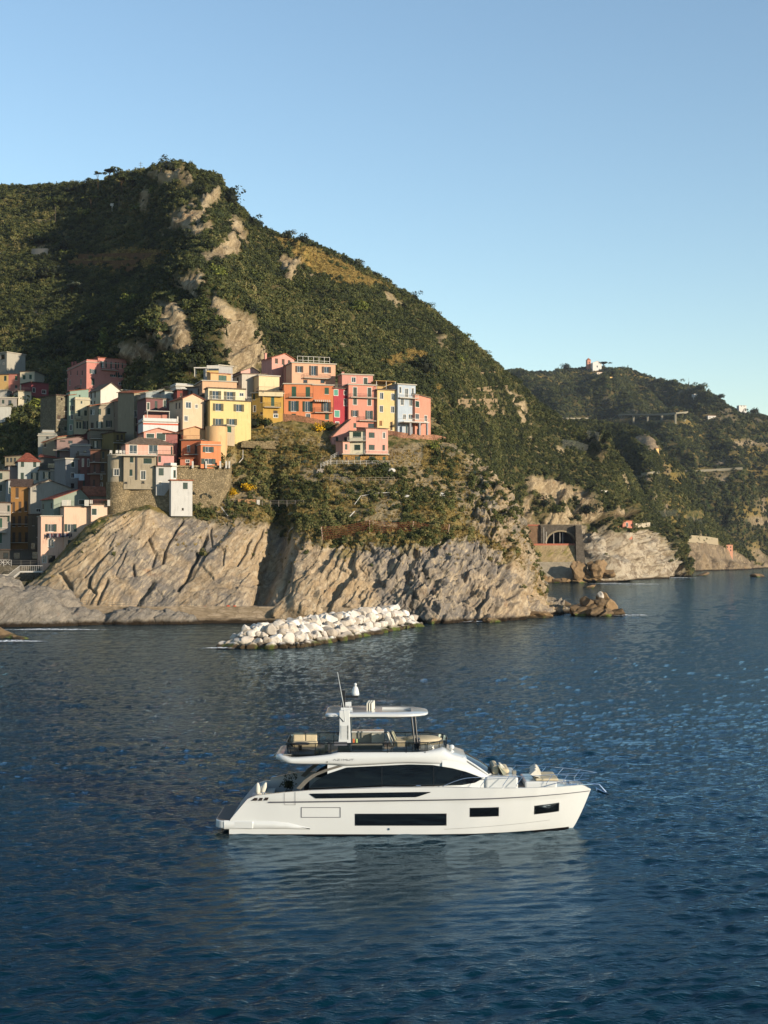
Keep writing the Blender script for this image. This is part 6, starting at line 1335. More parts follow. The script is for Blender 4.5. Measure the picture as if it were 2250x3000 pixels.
bld('garden_house_cellar', 'ochre stone ground floor of the garden house with arched green doors', 1, (769, 356.2), (1168, 358.6), 1003, 1066, '#a8783c', ('flat', 'c'), [(898, 1042, 48, 52, 'g'), (1025, 1042, 52, 52, 'g'), (1132, 1042, 26, 46, 'd'), (800, 1040, 18, 36, 'b')], depth=8, ext=3, mat=stone_mat('#b08a54', '#94703e', 1.2))
r1 = lambda pts, Y: [P(750 + x / 3.016, 1000 + y / 3.016, Yy) for (x, y), Yy in zip(pts, Y)]
railing('garden_railing', 'white wooden railing along the terrace of the pink garden house', r1([(662, 1090), (850, 1090), (1000, 1094), (1182, 1098)], [354, 354.5, 355, 355.5]), 1.15, whitep, 1.5, 3)
railing('stair_railing', 'white railing down the steps left of the garden house', r1([(572, 1120), (660, 1085)], [352, 354]), 1.15, whitep, 1.2, 3)
railing('stair_railing', 'upper white stair railing against the shaded wing', r1([(662, 1050), (760, 1000)], [356, 358]), 1.15, whitep, 1.2, 3)
m = MB()
for i in range(14): t = i / 14; a = r1([(545 + 30 * t, 1200 - 80 * t)], [351 + 1.5 * t])[0]; m.box((a.x - .8, a.y, a.z - .6), (a.x + .8, a.y + .5, a.z))
tag(m.build('garden_steps', paint('#a3988c', .9)), 'steep flight of steps down from the garden house railing', 'steps')
gz = lambda x, y: (600 + x / 2.212, 1250 + y / 2.212)
def onr(pts, sh='promontory_ground'): return [q for q in (on(*gz(x, y), sh) for x, y in pts) if q is not None]
railing('garden_fence', 'long post and rail fence on the terrace below the pink garden house', onr([(770, 358), (1000, 360), (1230, 356)]), 1.1, paint('#9a8e7c', .8), 1.7, 2)
railing('garden_fence', 'wire fence along the vegetable terrace beside the stone hut', onr([(95, 500), (340, 512), (640, 508)]), 1.2, paint('#8e8478', .8), 2.2, 3)
railing('garden_fence', 'rusty fence at the brow of the slab cliff, right part', onr([(20, 572), (280, 600), (500, 665)]), .9, paint('#7a6a58', .8), 2.4, 2)
def pipe(label, pts, r=.12, sh='promontory_ground', mat=None):
    q = [p + Vector((0, -.5, .4)) for p in onr(pts, sh)]
    if len(q) > 1: m = MB(); m.tube(q, r, 6); tag(m.build('pipe', mat or whitep), label, 'pipe')
pipe('white drain pipe running down the right edge of the stone terrace wall', [(162, 296), (98, 350), (92, 420), (90, 500)], .14)
pipe('white pipe bending across the garden below the garden house', [(1250, 435), (1120, 440), (1010, 460), (970, 515)], .08)
pipe('short rusty pipe on the rock under the bending white pipe', [(970, 560), (940, 592), (915, 595)], .12)
pipe('pale plank leaning on the slope above the slab cliff', [(108, 535), (150, 588)], .12)
pipe('thin pole standing on the terrace below the peach tower', [(248, 160), (248, 215), (222, 245)], .09)
pipe('white pipe at the top of the dark gully', [(570, 665), (545, 690)], .1)
# white cloth and sacks lying on the garden slope
for (x, y, lb) in ((1208, 288, 'white sack at the right end of the garden house terrace'), (1310, 462, 'white sheet lying on the slope right of the bent pipe'), (1528, 447, 'white sack on the bare slope near the pinnacle')):
    b = on(*gz(x, y), 'promontory_ground')
    if b is None: continue
    m = MB(); m.grid([[(math.cos(a) * rr * 1.1, math.sin(a) * rr * .6, h + .1 * math.sin(a * 3)) for a in np.linspace(0, 6.28, 14, endpoint=False)] for rr, h in ((1.0, -.2), (1.05, .25), (.8, .55), (.3, .7), (.02, .72))], close=True); tag(m.build('sack', whitep, smooth=True, loc=b), lb, 'sack')
# ---- the shaded valley side of the village
Z_ = 3
bld('long_pink_house', 'long pink house with white balconies, its flank in shade, high at the left', 3, (1050, 440), (1535, 446), 268, 575, '#c47c6c', ('par', .9), [(1130, 366, 74, 54, 'o'), (1380, 402, 78, 58, 'o'), (1467, 410, 68, 60, 'o'), (1465, 514, 40, 30, 'w'), (1130, 490, 34, 80, 'g')], side=640, ext=8, lw=[(850, 505, 1.2, 64, 'G'), (985, 490, 1.1, 70, 'G'), (1000, 385, 1.2, 60, 'b'), (940, 385, 1.1, 60, 'b'), (860, 385, 1.1, 60, 'b'), (960, 560, 5, 30, 'x'), (720, 470, 1.2, 60, 'b')])
bld('long_pink_attic', 'pink top storey with open shutters and a balcony on the long pink house', 3, (1190, 441.5), (1535, 446), 212, 290, '#c47c6c', ('shed', .1, 0, .4, 't'), [(1260, 280, 68, 78, 'o'), (1378, 292, 68, 80, 'o'), (1462, 292, 58, 66, 'o')], side=1080, ext=3, balc=[(1225, 1428, 342, 310)], chim=[(1238, 186, 1)])
bld('roof_store', 'small pale roof room with chimneys behind the long pink house', 3, (900, 455), (1060, 452), 262, 330, '#9a5a54', ('shed', -.8, .6, .3, 't'), [(985, 275, 20, 34, 'w')], depth=6, ext=6, chim=[(860, 240, 1), (1085, 200, 1), (822, 275, 1)])
bld('white_gabled_house', 'white gabled house catching the sun below the long pink house', 3, (1222, 420), (1474, 424), 600, 700, '#cfc6b4', ('gf', 1350, 508, 's'), [], side=1080, ext=6, lw=[(1108, 634, .9, 74, 'b'), (1155, 628, .9, 74, 'b'), (1110, 742, .9, 40, 'b'), (1150, 742, .9, 40, 'b')])
bld('beige_sunlit_block', 'beige flat-roofed block catching the sun, right of the white gabled house', 3, (1474, 425), (1680, 427), 600, 660, '#c9a06c', ('flat', 'c'), [], depth=7, ext=5)
bld('yellow_row_house', 'ochre end house of the terrace at the far left edge', 3, (-60, 480), (102, 480), 405, 590, '#b8924e', ('shed', 0, 0, .4, 'd'), [(64, 450, 30, 62, 'g')], depth=8, ext=4)
bld('salmon_row_house', 'salmon house in the left terrace between ochre and cream', 3, (102, 480), (242, 480), 398, 590, '#b5705c', ('shed', 0, 0, .4, 'd'), [(197, 446, 30, 52, 'h'), (196, 550, 30, 36, 'g')], depth=8, ext=4)
bld('cream_row_house', 'cream house at the right end of the left terrace', 3, (242, 479), (418, 479), 372, 586, '#c2b494', ('shed', 0, .3, .4, 'd'), [(293, 438, 34, 52, 'h'), (371, 432, 30, 54, 'h'), (291, 545, 26, 34, 'k'), (366, 538, 26, 40, 'g')], depth=14, ext=4)
bld('flat_roof_villa', 'white flat-roofed villa high at the left edge of the frame', 3, (-70, 520), (82, 516), 142, 310, '#a09a8a', ('flat', 'c'), [(34, 188, 58, 56, 'k'), (40, 272, 16, 22, 'w')], depth=9, ext=4)  # white villa; the grey wall colour carries the shade of its front
bld('dark_red_house', 'dark red house in the shade below the left terrace', 3, (378, 462), (590, 466), 506, 800, '#8a3f40', ('flat', 'd'), [(412, 592, 22, 50, 'G'), (534, 614, 38, 44, 'w'), (495, 712, 34, 36, 'k')], depth=8, ext=4)
bld('shaded_cream_house', 'small cream house with a terrace in the shade at the left', 3, (220, 458), (380, 460), 610, 800, '#b8ad90', ('rail',), [(290, 685, 34, 40, 'k'), (212, 790, 40, 22, 'k')], depth=7, ext=4)
bld('shaded_white_hut', 'white hut with a bush in front, right of the small cream house', 3, (392, 455), (500, 457), 770, 845, '#c9c2ae', ('flat', 'c'), [], depth=5, ext=4)
bld('grey_flat_house', 'grey house with a flat roof at the left edge of the shade', 3, (-60, 455), (205, 457), 688, 800, '#8d867c', ('flat', 'c'), [(38, 735, 26, 50, 'g'), (120, 745, 36, 60, 'k')], depth=7, ext=4)
bld('low_white_wall_house', 'low white wall building at the left edge below the grey house', 3, (-60, 448), (130, 449), 788, 862, '#b0aea2', ('shed', 0, 0, .2, 'c'), [], depth=5, ext=4)
bld('upper_grey_house', 'pale grey house end behind the small cream one', 3, (-60, 470), (85, 470), 596, 690, '#a8a294', ('flat', 'c'), [], depth=6, ext=4)
bld('stone_tower_house', 'unplastered stone tower house at the edge of the shaded valley', 3, (680, 404), (836, 407), 662, 1060, '#7d7668', ('flat', 'd'), [(750, 700, 18, 26, 'k'), (800, 820, 34, 60, 'b'), (715, 925, 34, 56, 'b'), (790, 925, 34, 56, 'b'), (718, 1075, 20, 40, 'k'), (796, 1062, 22, 50, 'g')], depth=9, ext=12, mat=stone_mat('#8a8068', '#6a6252', 1.3))
bld('teal_house', 'narrow teal house next to the stone tower house', 3, (836, 405), (912, 406), 660, 1118, '#849684', ('shed', 0, .4, .4, 't'), [(858, 812, 16, 64, 'g'), (886, 812, 20, 64, 'w'), (875, 920, 22, 60, 'w'), (862, 1048, 24, 66, 'w')], depth=9, ext=10)
bld('teal_upper_house', 'teal upper house with an orange tiled edge behind the cream tower', 3, (850, 412), (1075, 414), 612, 710, '#849a88', ('shed', 0, .9, .4, 't'), [(968, 675, 16, 50, 'g')], depth=8, ext=8)
bld('cream_shade_house', 'cream house with a balcony in the shaded row, left of the beige one', 3, (912, 404), (1092, 406), 712, 1118, '#b3a987', ('par', .8), [(990, 742, 18, 34, 'g'), (962, 875, 26, 74, 'g'), (1040, 872, 28, 66, 'g'), (940, 1020, 20, 80, 'g'), (975, 1020, 20, 80, 'g'), (1035, 1018, 56, 100, 'o')], balc=[(905, 990, 945, 905)], depth=8, ext=8)
bld('wide_beige_house', 'wide beige house with two rows of shuttered windows under a red tile edge', 3, (1090, 401), (1485, 404), 775, 1180, '#a09278', ('shed', -.5, 1.4, .8, 't'), [(1109, 862, 18, 58, 'g'), (1134, 862, 14, 54, 'w'), (1210, 856, 34, 74, 'g'), (1322, 850, 34, 80, 'g'), (1418, 870, 50, 90, 'k'), (1120, 1022, 32, 70, 'b'), (1208, 1012, 68, 80, 'o'), (1322, 1002, 68, 80, 'o'), (1430, 1010, 50, 80, 'b')], balc=[(1385, 1480, 930, 880)], depth=8, ext=8)
bld('shaded_brown_row', 'brown shaded tenement left of the mauve house, with balconies', 3, (1485, 398), (1690, 401), 735, 1250, '#8a7a66', ('shed', 0, 3.0, .6, 't'), [(1530, 780, 20, 70, 'b'), (1592, 770, 20, 80, 'b'), (1650, 880, 20, 70, 'G'), (1555, 975, 24, 30, 'k'), (1535, 1095, 20, 66, 'b'), (1585, 1090, 20, 66, 'b')], balc=[(1480, 1600, 880, 840)], depth=8, ext=8)
bld('beige_tenement', 'beige tenement with wrought balconies, left of the white terrace house', 2, (140, 385), (262, 388), 512, 960, '#96886c', ('shed', 0, 1.0, .8, 't'), [(205, 580, 22, 54, 'w'), (158, 706, 20, 60, 'w'), (205, 700, 22, 60, 'w'), (170, 850, 26, 60, 'b'), (215, 850, 24, 80, 'w'), (175, 775, 26, 50, 'b')], depth=8, ext=8, balc=[(168, 236, 900, 862)])
bld('mauve_house', 'mauve house with three dark shutters in the middle of the roofs', 2, (258, 372), (480, 375), 560, 730, '#7c5350', ('rail',), [(280, 630, 22, 66, 'G'), (356, 625, 24, 90, 'g'), (440, 605, 24, 66, 'G')], depth=8, ext=6)
bld('blue_roof_house', 'pale blue low house with a glazed roof terrace above the mauve house', 2, (256, 379), (420, 381), 505, 560, '#9ba39f', ('shed', 0, 1.2, .3, 'c'), [], depth=6, ext=3)
bld('teal_low_house', 'white and teal house with potted plants above the mauve house', 2, (440, 377), (590, 379), 488, 580, '#a5aca4', ('rail',), [(520, 530, 30, 40, 'w')], depth=6, ext=4)
bld('red_low_house', 'dark red house squeezed behind the cream gabled tower', 2, (560, 372), (660, 373), 478, 580, '#8a4438', ('flat', 'd'), [(600, 520, 22, 36, 'b')], depth=5, ext=6)
bld('white_balustrade_house', 'white house with a balustrade, furthest up between the roofs', 2, (548, 384), (716, 386), 440, 520, '#b8b5ac', ('par', .9), [(620, 480, 22, 40, 'w')], depth=6, ext=4)
bld('long_grey_roof', 'long dark flat building in shade left of the pergola', 2, (655, 374), (828, 371), 448, 560, '#8c8680', ('flat', 's'), [(700, 500, 22, 44, 'b'), (770, 490, 20, 60, 'b')], depth=6, ext=4)
bld('garden_shed', 'grey glazed garden shed on the terrace under the crag', 2, (190, 436), (430, 438), 352, 440, '#8a8678', ('flat', 'c'), [(250, 385, 60, 50, 'k'), (330, 390, 60, 50, 'w')], depth=4, ext=4)
bld('garden_shed', 'small white shed on the terrace right of the glazed shed', 2, (420, 434), (500, 436), 368, 440, '#a8a498', ('shed', .8, -.4, 0, 'c'), [], depth=4, ext=4)
bld('mauve_gabled_house', 'mauve house with a low gable in the heart of the shade', 3, (690, 385), (1070, 388), 1200, 1430, '#8a7068', ('gf', 965, 1162, 'd'), [(855, 1215, 50, 36, 'k'), (682, 1375, 28, 80, 'g'), (760, 1210, 60, 12, 'k')], depth=9, ext=8, balc=[(640, 830, 1320, 1285)])
bld('brown_low_house', 'low brown house left of the mauve gable with a tiled roof', 3, (515, 390), (695, 388), 1212, 1400, '#8a8068', ('shed', -.5, 1.0, 1.5, 't'), [(548, 1260, 26, 50, 'b')], depth=9, ext=8)
bld('pale_terrace_house', 'pale terrace house behind the brown roofs with a balustrade', 3, (462, 398), (690, 399), 1150, 1250, '#8d8c80', ('par', .8), [(575, 1165, 30, 24, 'k')], depth=7, ext=6)
bld('white_parapet_house', 'whitish parapet block between the stone tower and the brown roof', 3, (515, 402), (660, 403), 1110, 1180, '#9c9c94', ('par', .8), [], depth=5, ext=5)
bld('maroon_house', 'maroon house below the wide beige house', 3, (910, 394), (1092, 395), 1130, 1260, '#70302e', ('shed', -1.6, 1.0, 0, 'd'), [], depth=6, ext=8)
bld('violet_terrace_house', 'violet-grey house with a terrace and parasol over the mauve one', 3, (850, 378), (1100, 379), 1272, 1440, '#8a837e', ('par', .7), [(948, 1380, 24, 90, 'g'), (1032, 1338, 34, 24, 'k')], depth=7, ext=8, balc=[(970, 1096, 1412, 1365)], rail=WHITE)
bld('grey_blue_tower', 'grey-blue house with two dark windows above the laundry', 3, (795, 369), (945, 371), 1432, 1790, '#8b8884', ('flat', 'c'), [(885, 1495, 34, 64, 'G'), (885, 1630, 34, 60, 'w'), (882, 1752, 38, 56, 'k')], depth=8, ext=8)
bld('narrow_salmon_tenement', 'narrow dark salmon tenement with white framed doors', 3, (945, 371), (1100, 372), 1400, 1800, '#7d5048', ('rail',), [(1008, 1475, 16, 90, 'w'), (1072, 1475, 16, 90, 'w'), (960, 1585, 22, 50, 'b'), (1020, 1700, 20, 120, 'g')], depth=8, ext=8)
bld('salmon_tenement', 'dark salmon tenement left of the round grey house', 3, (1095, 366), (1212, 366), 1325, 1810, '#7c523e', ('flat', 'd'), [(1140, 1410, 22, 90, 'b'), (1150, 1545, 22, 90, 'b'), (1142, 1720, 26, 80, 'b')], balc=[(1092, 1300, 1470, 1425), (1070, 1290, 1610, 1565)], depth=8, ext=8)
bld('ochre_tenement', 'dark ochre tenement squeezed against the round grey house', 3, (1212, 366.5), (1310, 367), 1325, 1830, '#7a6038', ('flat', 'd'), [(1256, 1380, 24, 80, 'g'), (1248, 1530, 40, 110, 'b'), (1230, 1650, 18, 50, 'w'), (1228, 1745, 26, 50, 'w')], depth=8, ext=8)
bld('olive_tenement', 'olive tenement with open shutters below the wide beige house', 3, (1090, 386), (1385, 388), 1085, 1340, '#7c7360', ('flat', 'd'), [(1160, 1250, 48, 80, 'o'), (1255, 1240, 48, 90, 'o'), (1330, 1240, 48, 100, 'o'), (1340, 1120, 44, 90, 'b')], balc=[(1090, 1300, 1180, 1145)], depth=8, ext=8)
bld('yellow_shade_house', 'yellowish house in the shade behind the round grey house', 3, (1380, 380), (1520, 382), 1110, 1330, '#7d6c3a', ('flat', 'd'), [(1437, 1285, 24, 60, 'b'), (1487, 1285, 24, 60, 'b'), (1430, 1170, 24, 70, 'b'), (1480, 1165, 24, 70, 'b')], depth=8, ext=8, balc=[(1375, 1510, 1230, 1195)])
bld('pale_blue_house', 'pale blue house with dark shutters under a red hipped roof', 3, (218, 378), (482, 380), 1455, 1740, '#a3a59c', ('hip', 2.6, 'r'), [(273, 1492, 36, 68, 'g'), (422, 1487, 36, 68, 'g'), (270, 1640, 36, 88, 'g'), (418, 1642, 76, 92, 'o')], depth=9, ext=4)
bld('pale_blue_wing', 'lower wing of the pale blue house with a planted terrace', 3, (482, 377), (620, 378), 1568, 1720, '#a3a298', ('rail',), [(566, 1628, 80, 84, 'o')], depth=6, ext=8, rail=IRON)
bld('grey_plain_wing', 'plain grey wing right of the pale blue house', 3, (620, 376.5), (850, 377), 1572, 1760, '#8a8880', ('flat', 'c'), [(694, 1630, 50, 80, 'k')], depth=7, ext=8)
bld('pergola_house', 'dark house with a white awning above the pale blue wing', 3, (480, 384), (760, 385), 1440, 1580, '#5d5a52', ('shed', .8, .3, 1.2, 'r'), [(640, 1510, 120, 60, 'k')], depth=7, ext=4, rail=DGREEN, balc=[(525, 830, 1570, 1510)])
bld('flat_brown_house', 'low brown house behind the pale blue house at the left', 3, (60, 392), (330, 393), 1405, 1500, '#85795f', ('shed', 0, .5, .5, 'd'), [(90, 1440, 26, 50, 'k'), (135, 1440, 26, 50, 'k'), (180, 1440, 26, 50, 'k')], depth=7, ext=4)
bld('edge_grey_house', 'grey-beige house at the left edge beside the pale blue house', 3, (-60, 378), (105, 379), 1575, 1900, '#9a9480', ('flat', 'd'), [(8, 1640, 40, 80, 'g'), (5, 1780, 36, 80, 'g')], depth=7, ext=4)
bld('edge_mauve_house', 'mauve grey house with a white cloth between edge and pale blue house', 3, (100, 380), (218, 381), 1520, 1760, '#8a807a', ('flat', 'd'), [(140, 1700, 36, 30, 'k')], depth=7, ext=4)
bld('edge_white_house', 'low white house with a dark awning below the mauve grey one', 3, (100, 374), (215, 375), 1690, 1900, '#a5a5a0', ('flat', 'd'), [(105, 1810, 26, 70, 'g'), (150, 1760, 30, 50, 'g')], depth=6, ext=4)
bld('ochre_shutter_house', 'tall ochre house with narrow dark shutters, deep in shade', 4, (112, 360), (328, 361), 460, 1260, '#94682c', ('gs', 2.0, 'd'), [(185, 530, 32, 110, 'b'), (148, 685, 28, 110, 'b'), (215, 680, 28, 110, 'b'), (280, 675, 26, 110, 'b'), (150, 840, 30, 110, 'b'), (212, 835, 30, 110, 'b'), (282, 835, 30, 110, 'b'), (150, 1010, 30, 110, 'b'), (215, 1010, 30, 110, 'b'), (285, 1010, 30, 110, 'b'), (210, 1180, 60, 90, 'k')], balc=[(100, 420, 865, 815), (100, 420, 1065, 1020)], depth=9, ext=5)
bld('grey_gabled_house', 'big plain grey-beige gable right of the ochre house', 4, (326, 359), (768, 364), 478, 780, '#a0998a', ('gf', 530, 395, 's'), [(415, 720, 40, 34, 'w')], depth=9, ext=6)
bld('dark_lower_house', 'dark brown house under the grey gable, above the harbour', 4, (300, 357), (470, 357), 770, 1260, '#5f5240', ('flat', 'd'), [(360, 840, 22, 90, 'b'), (410, 960, 30, 100, 'b'), (355, 1120, 50, 100, 'k')], depth=6, ext=4)
bld('green_gabled_house', 'grey-green gabled house with one square window behind the peach house', 4, (578, 347), (975, 352), 600, 790, '#88917f', ('gf', 870, 495, 'r'), [(885, 568, 58, 46, 'G')], side=448, ext=8, lw=[(466, 680, 1.0, 60, 'b'), (555, 670, 1.0, 64, 'b')])
bld('brown_roof_house', 'low brown-roofed building at the foot of the round bastion', 4, (930, 353), (1150, 355), 560, 640, '#8c8270', ('gs', 2.4, 't'), [], depth=8, ext=4)
bld('edge_pink_house', 'pinkish grey house with white balconies at the left edge', 4, (-60, 352), (112, 353), 640, 1100, '#9c9082', ('flat', 'd'), [(92, 700, 24, 70, 'g'), (92, 810, 24, 70, 'g'), (10, 860, 24, 110, 'h'), (8, 1020, 24, 110, 'h')], balc=[(-40, 68, 955, 905), (-40, 112, 770, 735)], depth=7, ext=6, rail=WHITE)
bld('harbour_shops', 'low dark arcade behind the harbour railing at the left edge', 4, (-60, 346), (440, 347), 1150, 1265, '#4f4a42', ('flat', 'd'), [(60, 1210, 60, 70, 'k'), (180, 1210, 70, 70, 'k'), (380, 1205, 70, 80, 'k')], depth=6, ext=4)
# ---- the peach house on the rock at the lower left
def ph(root, W, H, D, PF, cx, cy, Y):
    u0, w, _ = PF.uv(cx(495), cy(965)); u1, _, _ = PF.uv(cx(785), cy(965)); m = MB(); m.tube([(u0, -.6, w), (u1, -.6, w)], .02, 4); m.build('washing_line', IRON, root)
bld('peach_cliff_house', 'peach house standing on the rock at the lower left with laundry under its windows', 4, (440, 339), (702, 341), 785, 1320, '#d7ab8e', ('par', .0001), [(550, 909, 114, 82, 'o'), (550, 1072, 54, 84, 'w'), (480, 1250, 34, 70, 'w'), (560, 1245, 70, 76, 'k')], depth=8, ext=3, parts=ph, wear=.9)
bld('peach_middle_block', 'taller middle block of the peach house with a railed roof terrace', 4, (690, 340.2), (986, 342.5), 682, 1100, '#d8b090', ('rail',), [(748, 909, 122, 82, 'o'), (765, 1085, 60, 90, 'g')], depth=8, ext=6, rail=IRON)
bld('peach_right_block', 'right block of the peach house with one green shutter and a red wall drawing', 4, (984, 341), (1180, 342.5), 660, 850, '#dcb698', ('rail',), [(1018, 735, 48, 68, 'G')], depth=7, ext=3, rail=REDR)
for k, (x, w) in enumerate(((668, 60), (700, 60), (912, 44), (970, 26), (1160, 26))):
    p = P(x / 3.6875, 1300 + 672 / 3.6875, 340.1 + k * .3); m = MB(); ww = w / 3.6875 / F * 340; m.box((0, 0, 0), (ww, .6, 1.5)); tag(m.build('terrace_post', WHITE, loc=p), ['leftmost', 'second', 'middle', 'fourth', 'rightmost'][k] + ' whitewashed pillar on the roof terrace of the peach house', 'post')
for i in range(17):
    x = 508 + i * 16.4; p = P(x / 3.6875, 1300 + 968 / 3.6875, 338.7); g = random.Random(i); h = g.uniform(.6, 1.15); w = g.uniform(.28, .42)
    m = MB(); m.grid([[(-w/2 + w * a / 3, .04 * math.sin(a * 2 + b), -h * b / 3 - (.1 if a in (1, 2) and b == 3 else 0)) for a in range(4)] for b in range(4)]); tag(m.build('laundry', CLOTHC[i % 5], loc=p), 'dark garment hanging on the line under the windows of the peach house', 'laundry', 'washing on the line of the peach house')
for k, (x, y, w, h, Y) in enumerate(((930, 1610, 60, 50, 367), (990, 1612, 70, 78, 366.5))):
    p = P(x / 4.1475, 1000 + y / 4.1475, Y); W2 = w / 4.1475 / F * Y; H2 = h / 4.1475 / F * Y; m = MB(); m.grid([[(-W2/2 + W2 * a / 4, .08 * math.sin(a * 2), -H2 * b / 3) for a in range(5)] for b in range(4)]); tag(m.build('laundry_sheet', paint('#aab4bc', .9), loc=p), ['smaller', 'larger'][k] + ' white sheet drying in the shade, on the grey-blue house', 'laundry')
# harbour edge: white hut, steps, cross-braced railing
hp = lambda x, y, Y: P(x / 3.6875, 1300 + y / 3.6875, Y)
bld('white_kiosk', 'bright white hut at the left edge above the pale rocks', 4, (-60, 331), (76, 332), 1425, 1530, '#cfccc6', ('flat', 'c'), [], depth=4, ext=2)
masonry('harbour_wall', 'dark quay wall under the harbour railing at the left edge', 4, [(-60, 1312), (440, 1318), (400, 1540), (-60, 1545)], [338, 339, 336, 336], stone_mat('#6e6658', '#57503f', 1.2), 6)
railing('quay_railing', 'white cross-braced railing on the quay at the left edge', [hp(-40, 1310, 338), hp(120, 1312, 338)], 1.3, whitep, 1.7, 2)
for k in range(2):
    m = MB(); a = hp(2 + k * 55, 1310, 337.9); b = hp(50 + k * 55, 1310, 337.9); m.tube([a, b + Vector((0, 0, 1.3))], .05, 4); m.tube([a + Vector((0, 0, 1.3)), b], .05, 4); tag(m.build('cross_brace', whitep), ['left', 'right'][k] + ' white cross brace of the quay railing', 'brace')
railing('quay_railing', 'plain thin railing on the quay right of the cross-braced part', [hp(125, 1312, 338), hp(430, 1318, 338.5)], 1.2, steel, 2.2, 3)
root = empty('harbour_stairs', hp(80, 1470, 333), 0, 'flight of stairs with white railings climbing from the white hut', 'stairs'); o0 = root.location.copy()
a, b = hp(80, 1480, 333), hp(215, 1375, 334); n = 16
for i in range(n):
    q = a.lerp(b, i / n) - o0; m = MB(); m.box((q.x, q.y, q.z - .3), (q.x + (b.x - a.x) / n + .05, q.y + 1.6, q.z)); m.build('step', whitep, root)
m = MB(); q = b - o0; m.box((q.x, q.y, q.z - .35), (q.x + 5.5, q.y + 1.8, q.z)); m.build('landing', whitep, root)
m = MB()
for i in range(n + 1):
    q = a.lerp(b, i / n) - o0; m.box((q.x, q.y, q.z), (q.x + .05, q.y + .05, q.z + 1.3))
for i in range(12): q = b - o0 + Vector((5.5 * i / 11, 0, 0)); m.box((q.x, q.y, q.z), (q.x + .05, q.y + .05, q.z + 1.3))
m.tube([a - o0 + Vector((0, 0, 1.3)), b - o0 + Vector((0, 0, 1.3)), b - o0 + Vector((5.5, 0, 1.3))], .06, 5); m.build('railing', whitep, root)
for k, (x, w, h) in enumerate(((100, 110, 52), (200, 70, 60))):
    p = hp(x, 1548, 331); m = MB(); m.box((0, 0, -1), (w / 3.6875 * .0825, 2, h / 3.6875 * .0825)); tag(m.build('boat_shed', [paint('#8a7048', .8), paint('#55503c', .8)][k], loc=p), ['ochre', 'dark'][k] + ' low shed under the harbour stairs', 'shed')
# terrace furniture of the hipped pink house
g_ = random.Random(12)
for k, (x, lb) in enumerate(((1345, 'leftmost'), (1420, 'second'), (1465, 'third'), (1500, 'fourth'))):
    p = P(x / 4.1475, 1000 + 1378 / 4.1475, 343.3); root = empty('chair', p, g_.uniform(-.5, .5), '%s white chair on the round terrace of the grey-beige house' % lb, 'chair')
    m = MB(); m.box((-.3, -.3, .4), (.3, .3, .48)); m.build('seat', WHITE, root); m = MB(); m.box((-.3, .24, .48), (.3, .3, 1.15)); m.build('backrest', WHITE, root)
    for sx in (-.26, .26):
        for sy in (-.26, .26): m = MB(); m.box((sx - .03, sy - .03, 0), (sx + .03, sy + .03, .4)); m.build('leg', WHITE, root)
# ---- houses far along the coast
def far(name, label, x, y, w, h, sheet_, color, roof=('flat', 'c'), wins=(), depth=8, cat='house', lift=0, **k):
    q = on(1600 + x / 2.552, 1000 + (y + h) / 2.552, sheet_)
    if q is None: print('far?', name); return
    Y = q.y - lift; return bld(name, label, 7, (x - w / 2, Y), (x + w / 2, Y + 2), y, y + h, color, roof, wins, depth=depth, ext=14 if 'far' in sheet_ else 6, cat=cat, **k)
far('church', 'white church with a plain gabled front on the far summit', 382, 160, 66, 40, 'far_hills', '#dcd6cc', ('gf', 382, 147, 't'), [(382, 188, 8, 14, 'k')], 30, cat='church', lift=14, side=300)
far('bell_tower', 'pink bell tower of the church on the far summit', 322, 140, 26, 56, 'far_hills', '#c98468', ('hip', 4, 't'), [(322, 158, 8, 12, 'k')], 6, cat='tower', lift=10)
far('hill_house', 'pale house just below the church', 400, 230, 40, 16, 'far_hills', '#cdb89a', ('flat', 't'), [(392, 240, 5, 6, 'k'), (408, 240, 5, 6, 'k')])
far('hill_house', 'small yellow house right below the church summit', 488, 266, 24, 18, 'far_hills', '#d8b25a', ('flat', 't'), [(488, 276, 5, 6, 'k')])
far('hill_house', 'tiny brown house in the middle of the far ridge', 895, 374, 14, 10, 'far_hills', '#b08a60')
far('hill_house', 'white house under the radio mast', 1124, 394, 36, 18, 'far_hills', '#cfcabf', ('flat', 'c'), [(1115, 402, 5, 6, 'k')])
far('hill_house', 'white villa on the right end of the far ridge', 1470, 480, 56, 15, 'far_hills', '#d8d2c6', ('flat', 'c'), [(1460, 484, 6, 7, 'k'), (1480, 484, 6, 7, 'k')])
far('hill_house', 'white and red house at the bend of the upper road', 1240, 556, 60, 22, 'far_hills', '#c9c2b4', ('flat', 't'), [(1225, 568, 6, 7, 'k'), (1250, 568, 6, 7, 'k')])
far('hill_house', 'bright yellow little house on the lit spur', 830, 800, 24, 30, 'coastal_spur', '#dcb468', ('flat', 't'))
far('pink_villa', 'long salmon villa with two rows of windows above the second cliff', 1108, 1268, 130, 54, 'far_hills', '#c9775a', ('flat', 't'), [(1062 + i * 20, 1282, 9, 12, 'k') for i in range(5)] + [(1062 + i * 20, 1304, 9, 12, 'k') for i in range(5)], 14, cat='villa')
far('white_hut', 'white hut in the scrub above the tunnel', 433, 1118, 42, 24, 'hillside', '#cbc8be', ('flat', 'c'), [(425, 1130, 8, 9, 'k')])
far('pink_station_hut', 'salmon hut with a white doorway on the ledge over the white cliff', 608, 1342, 70, 58, 'hillside', '#c97a5c', ('flat', 't'), [(605, 1372, 16, 30, 'w'), (640, 1374, 10, 18, 'k')])
far('pink_station_wall', 'low salmon block beside the ledge hut', 550, 1368, 70, 28, 'hillside', '#bf7458', ('flat', 't'))
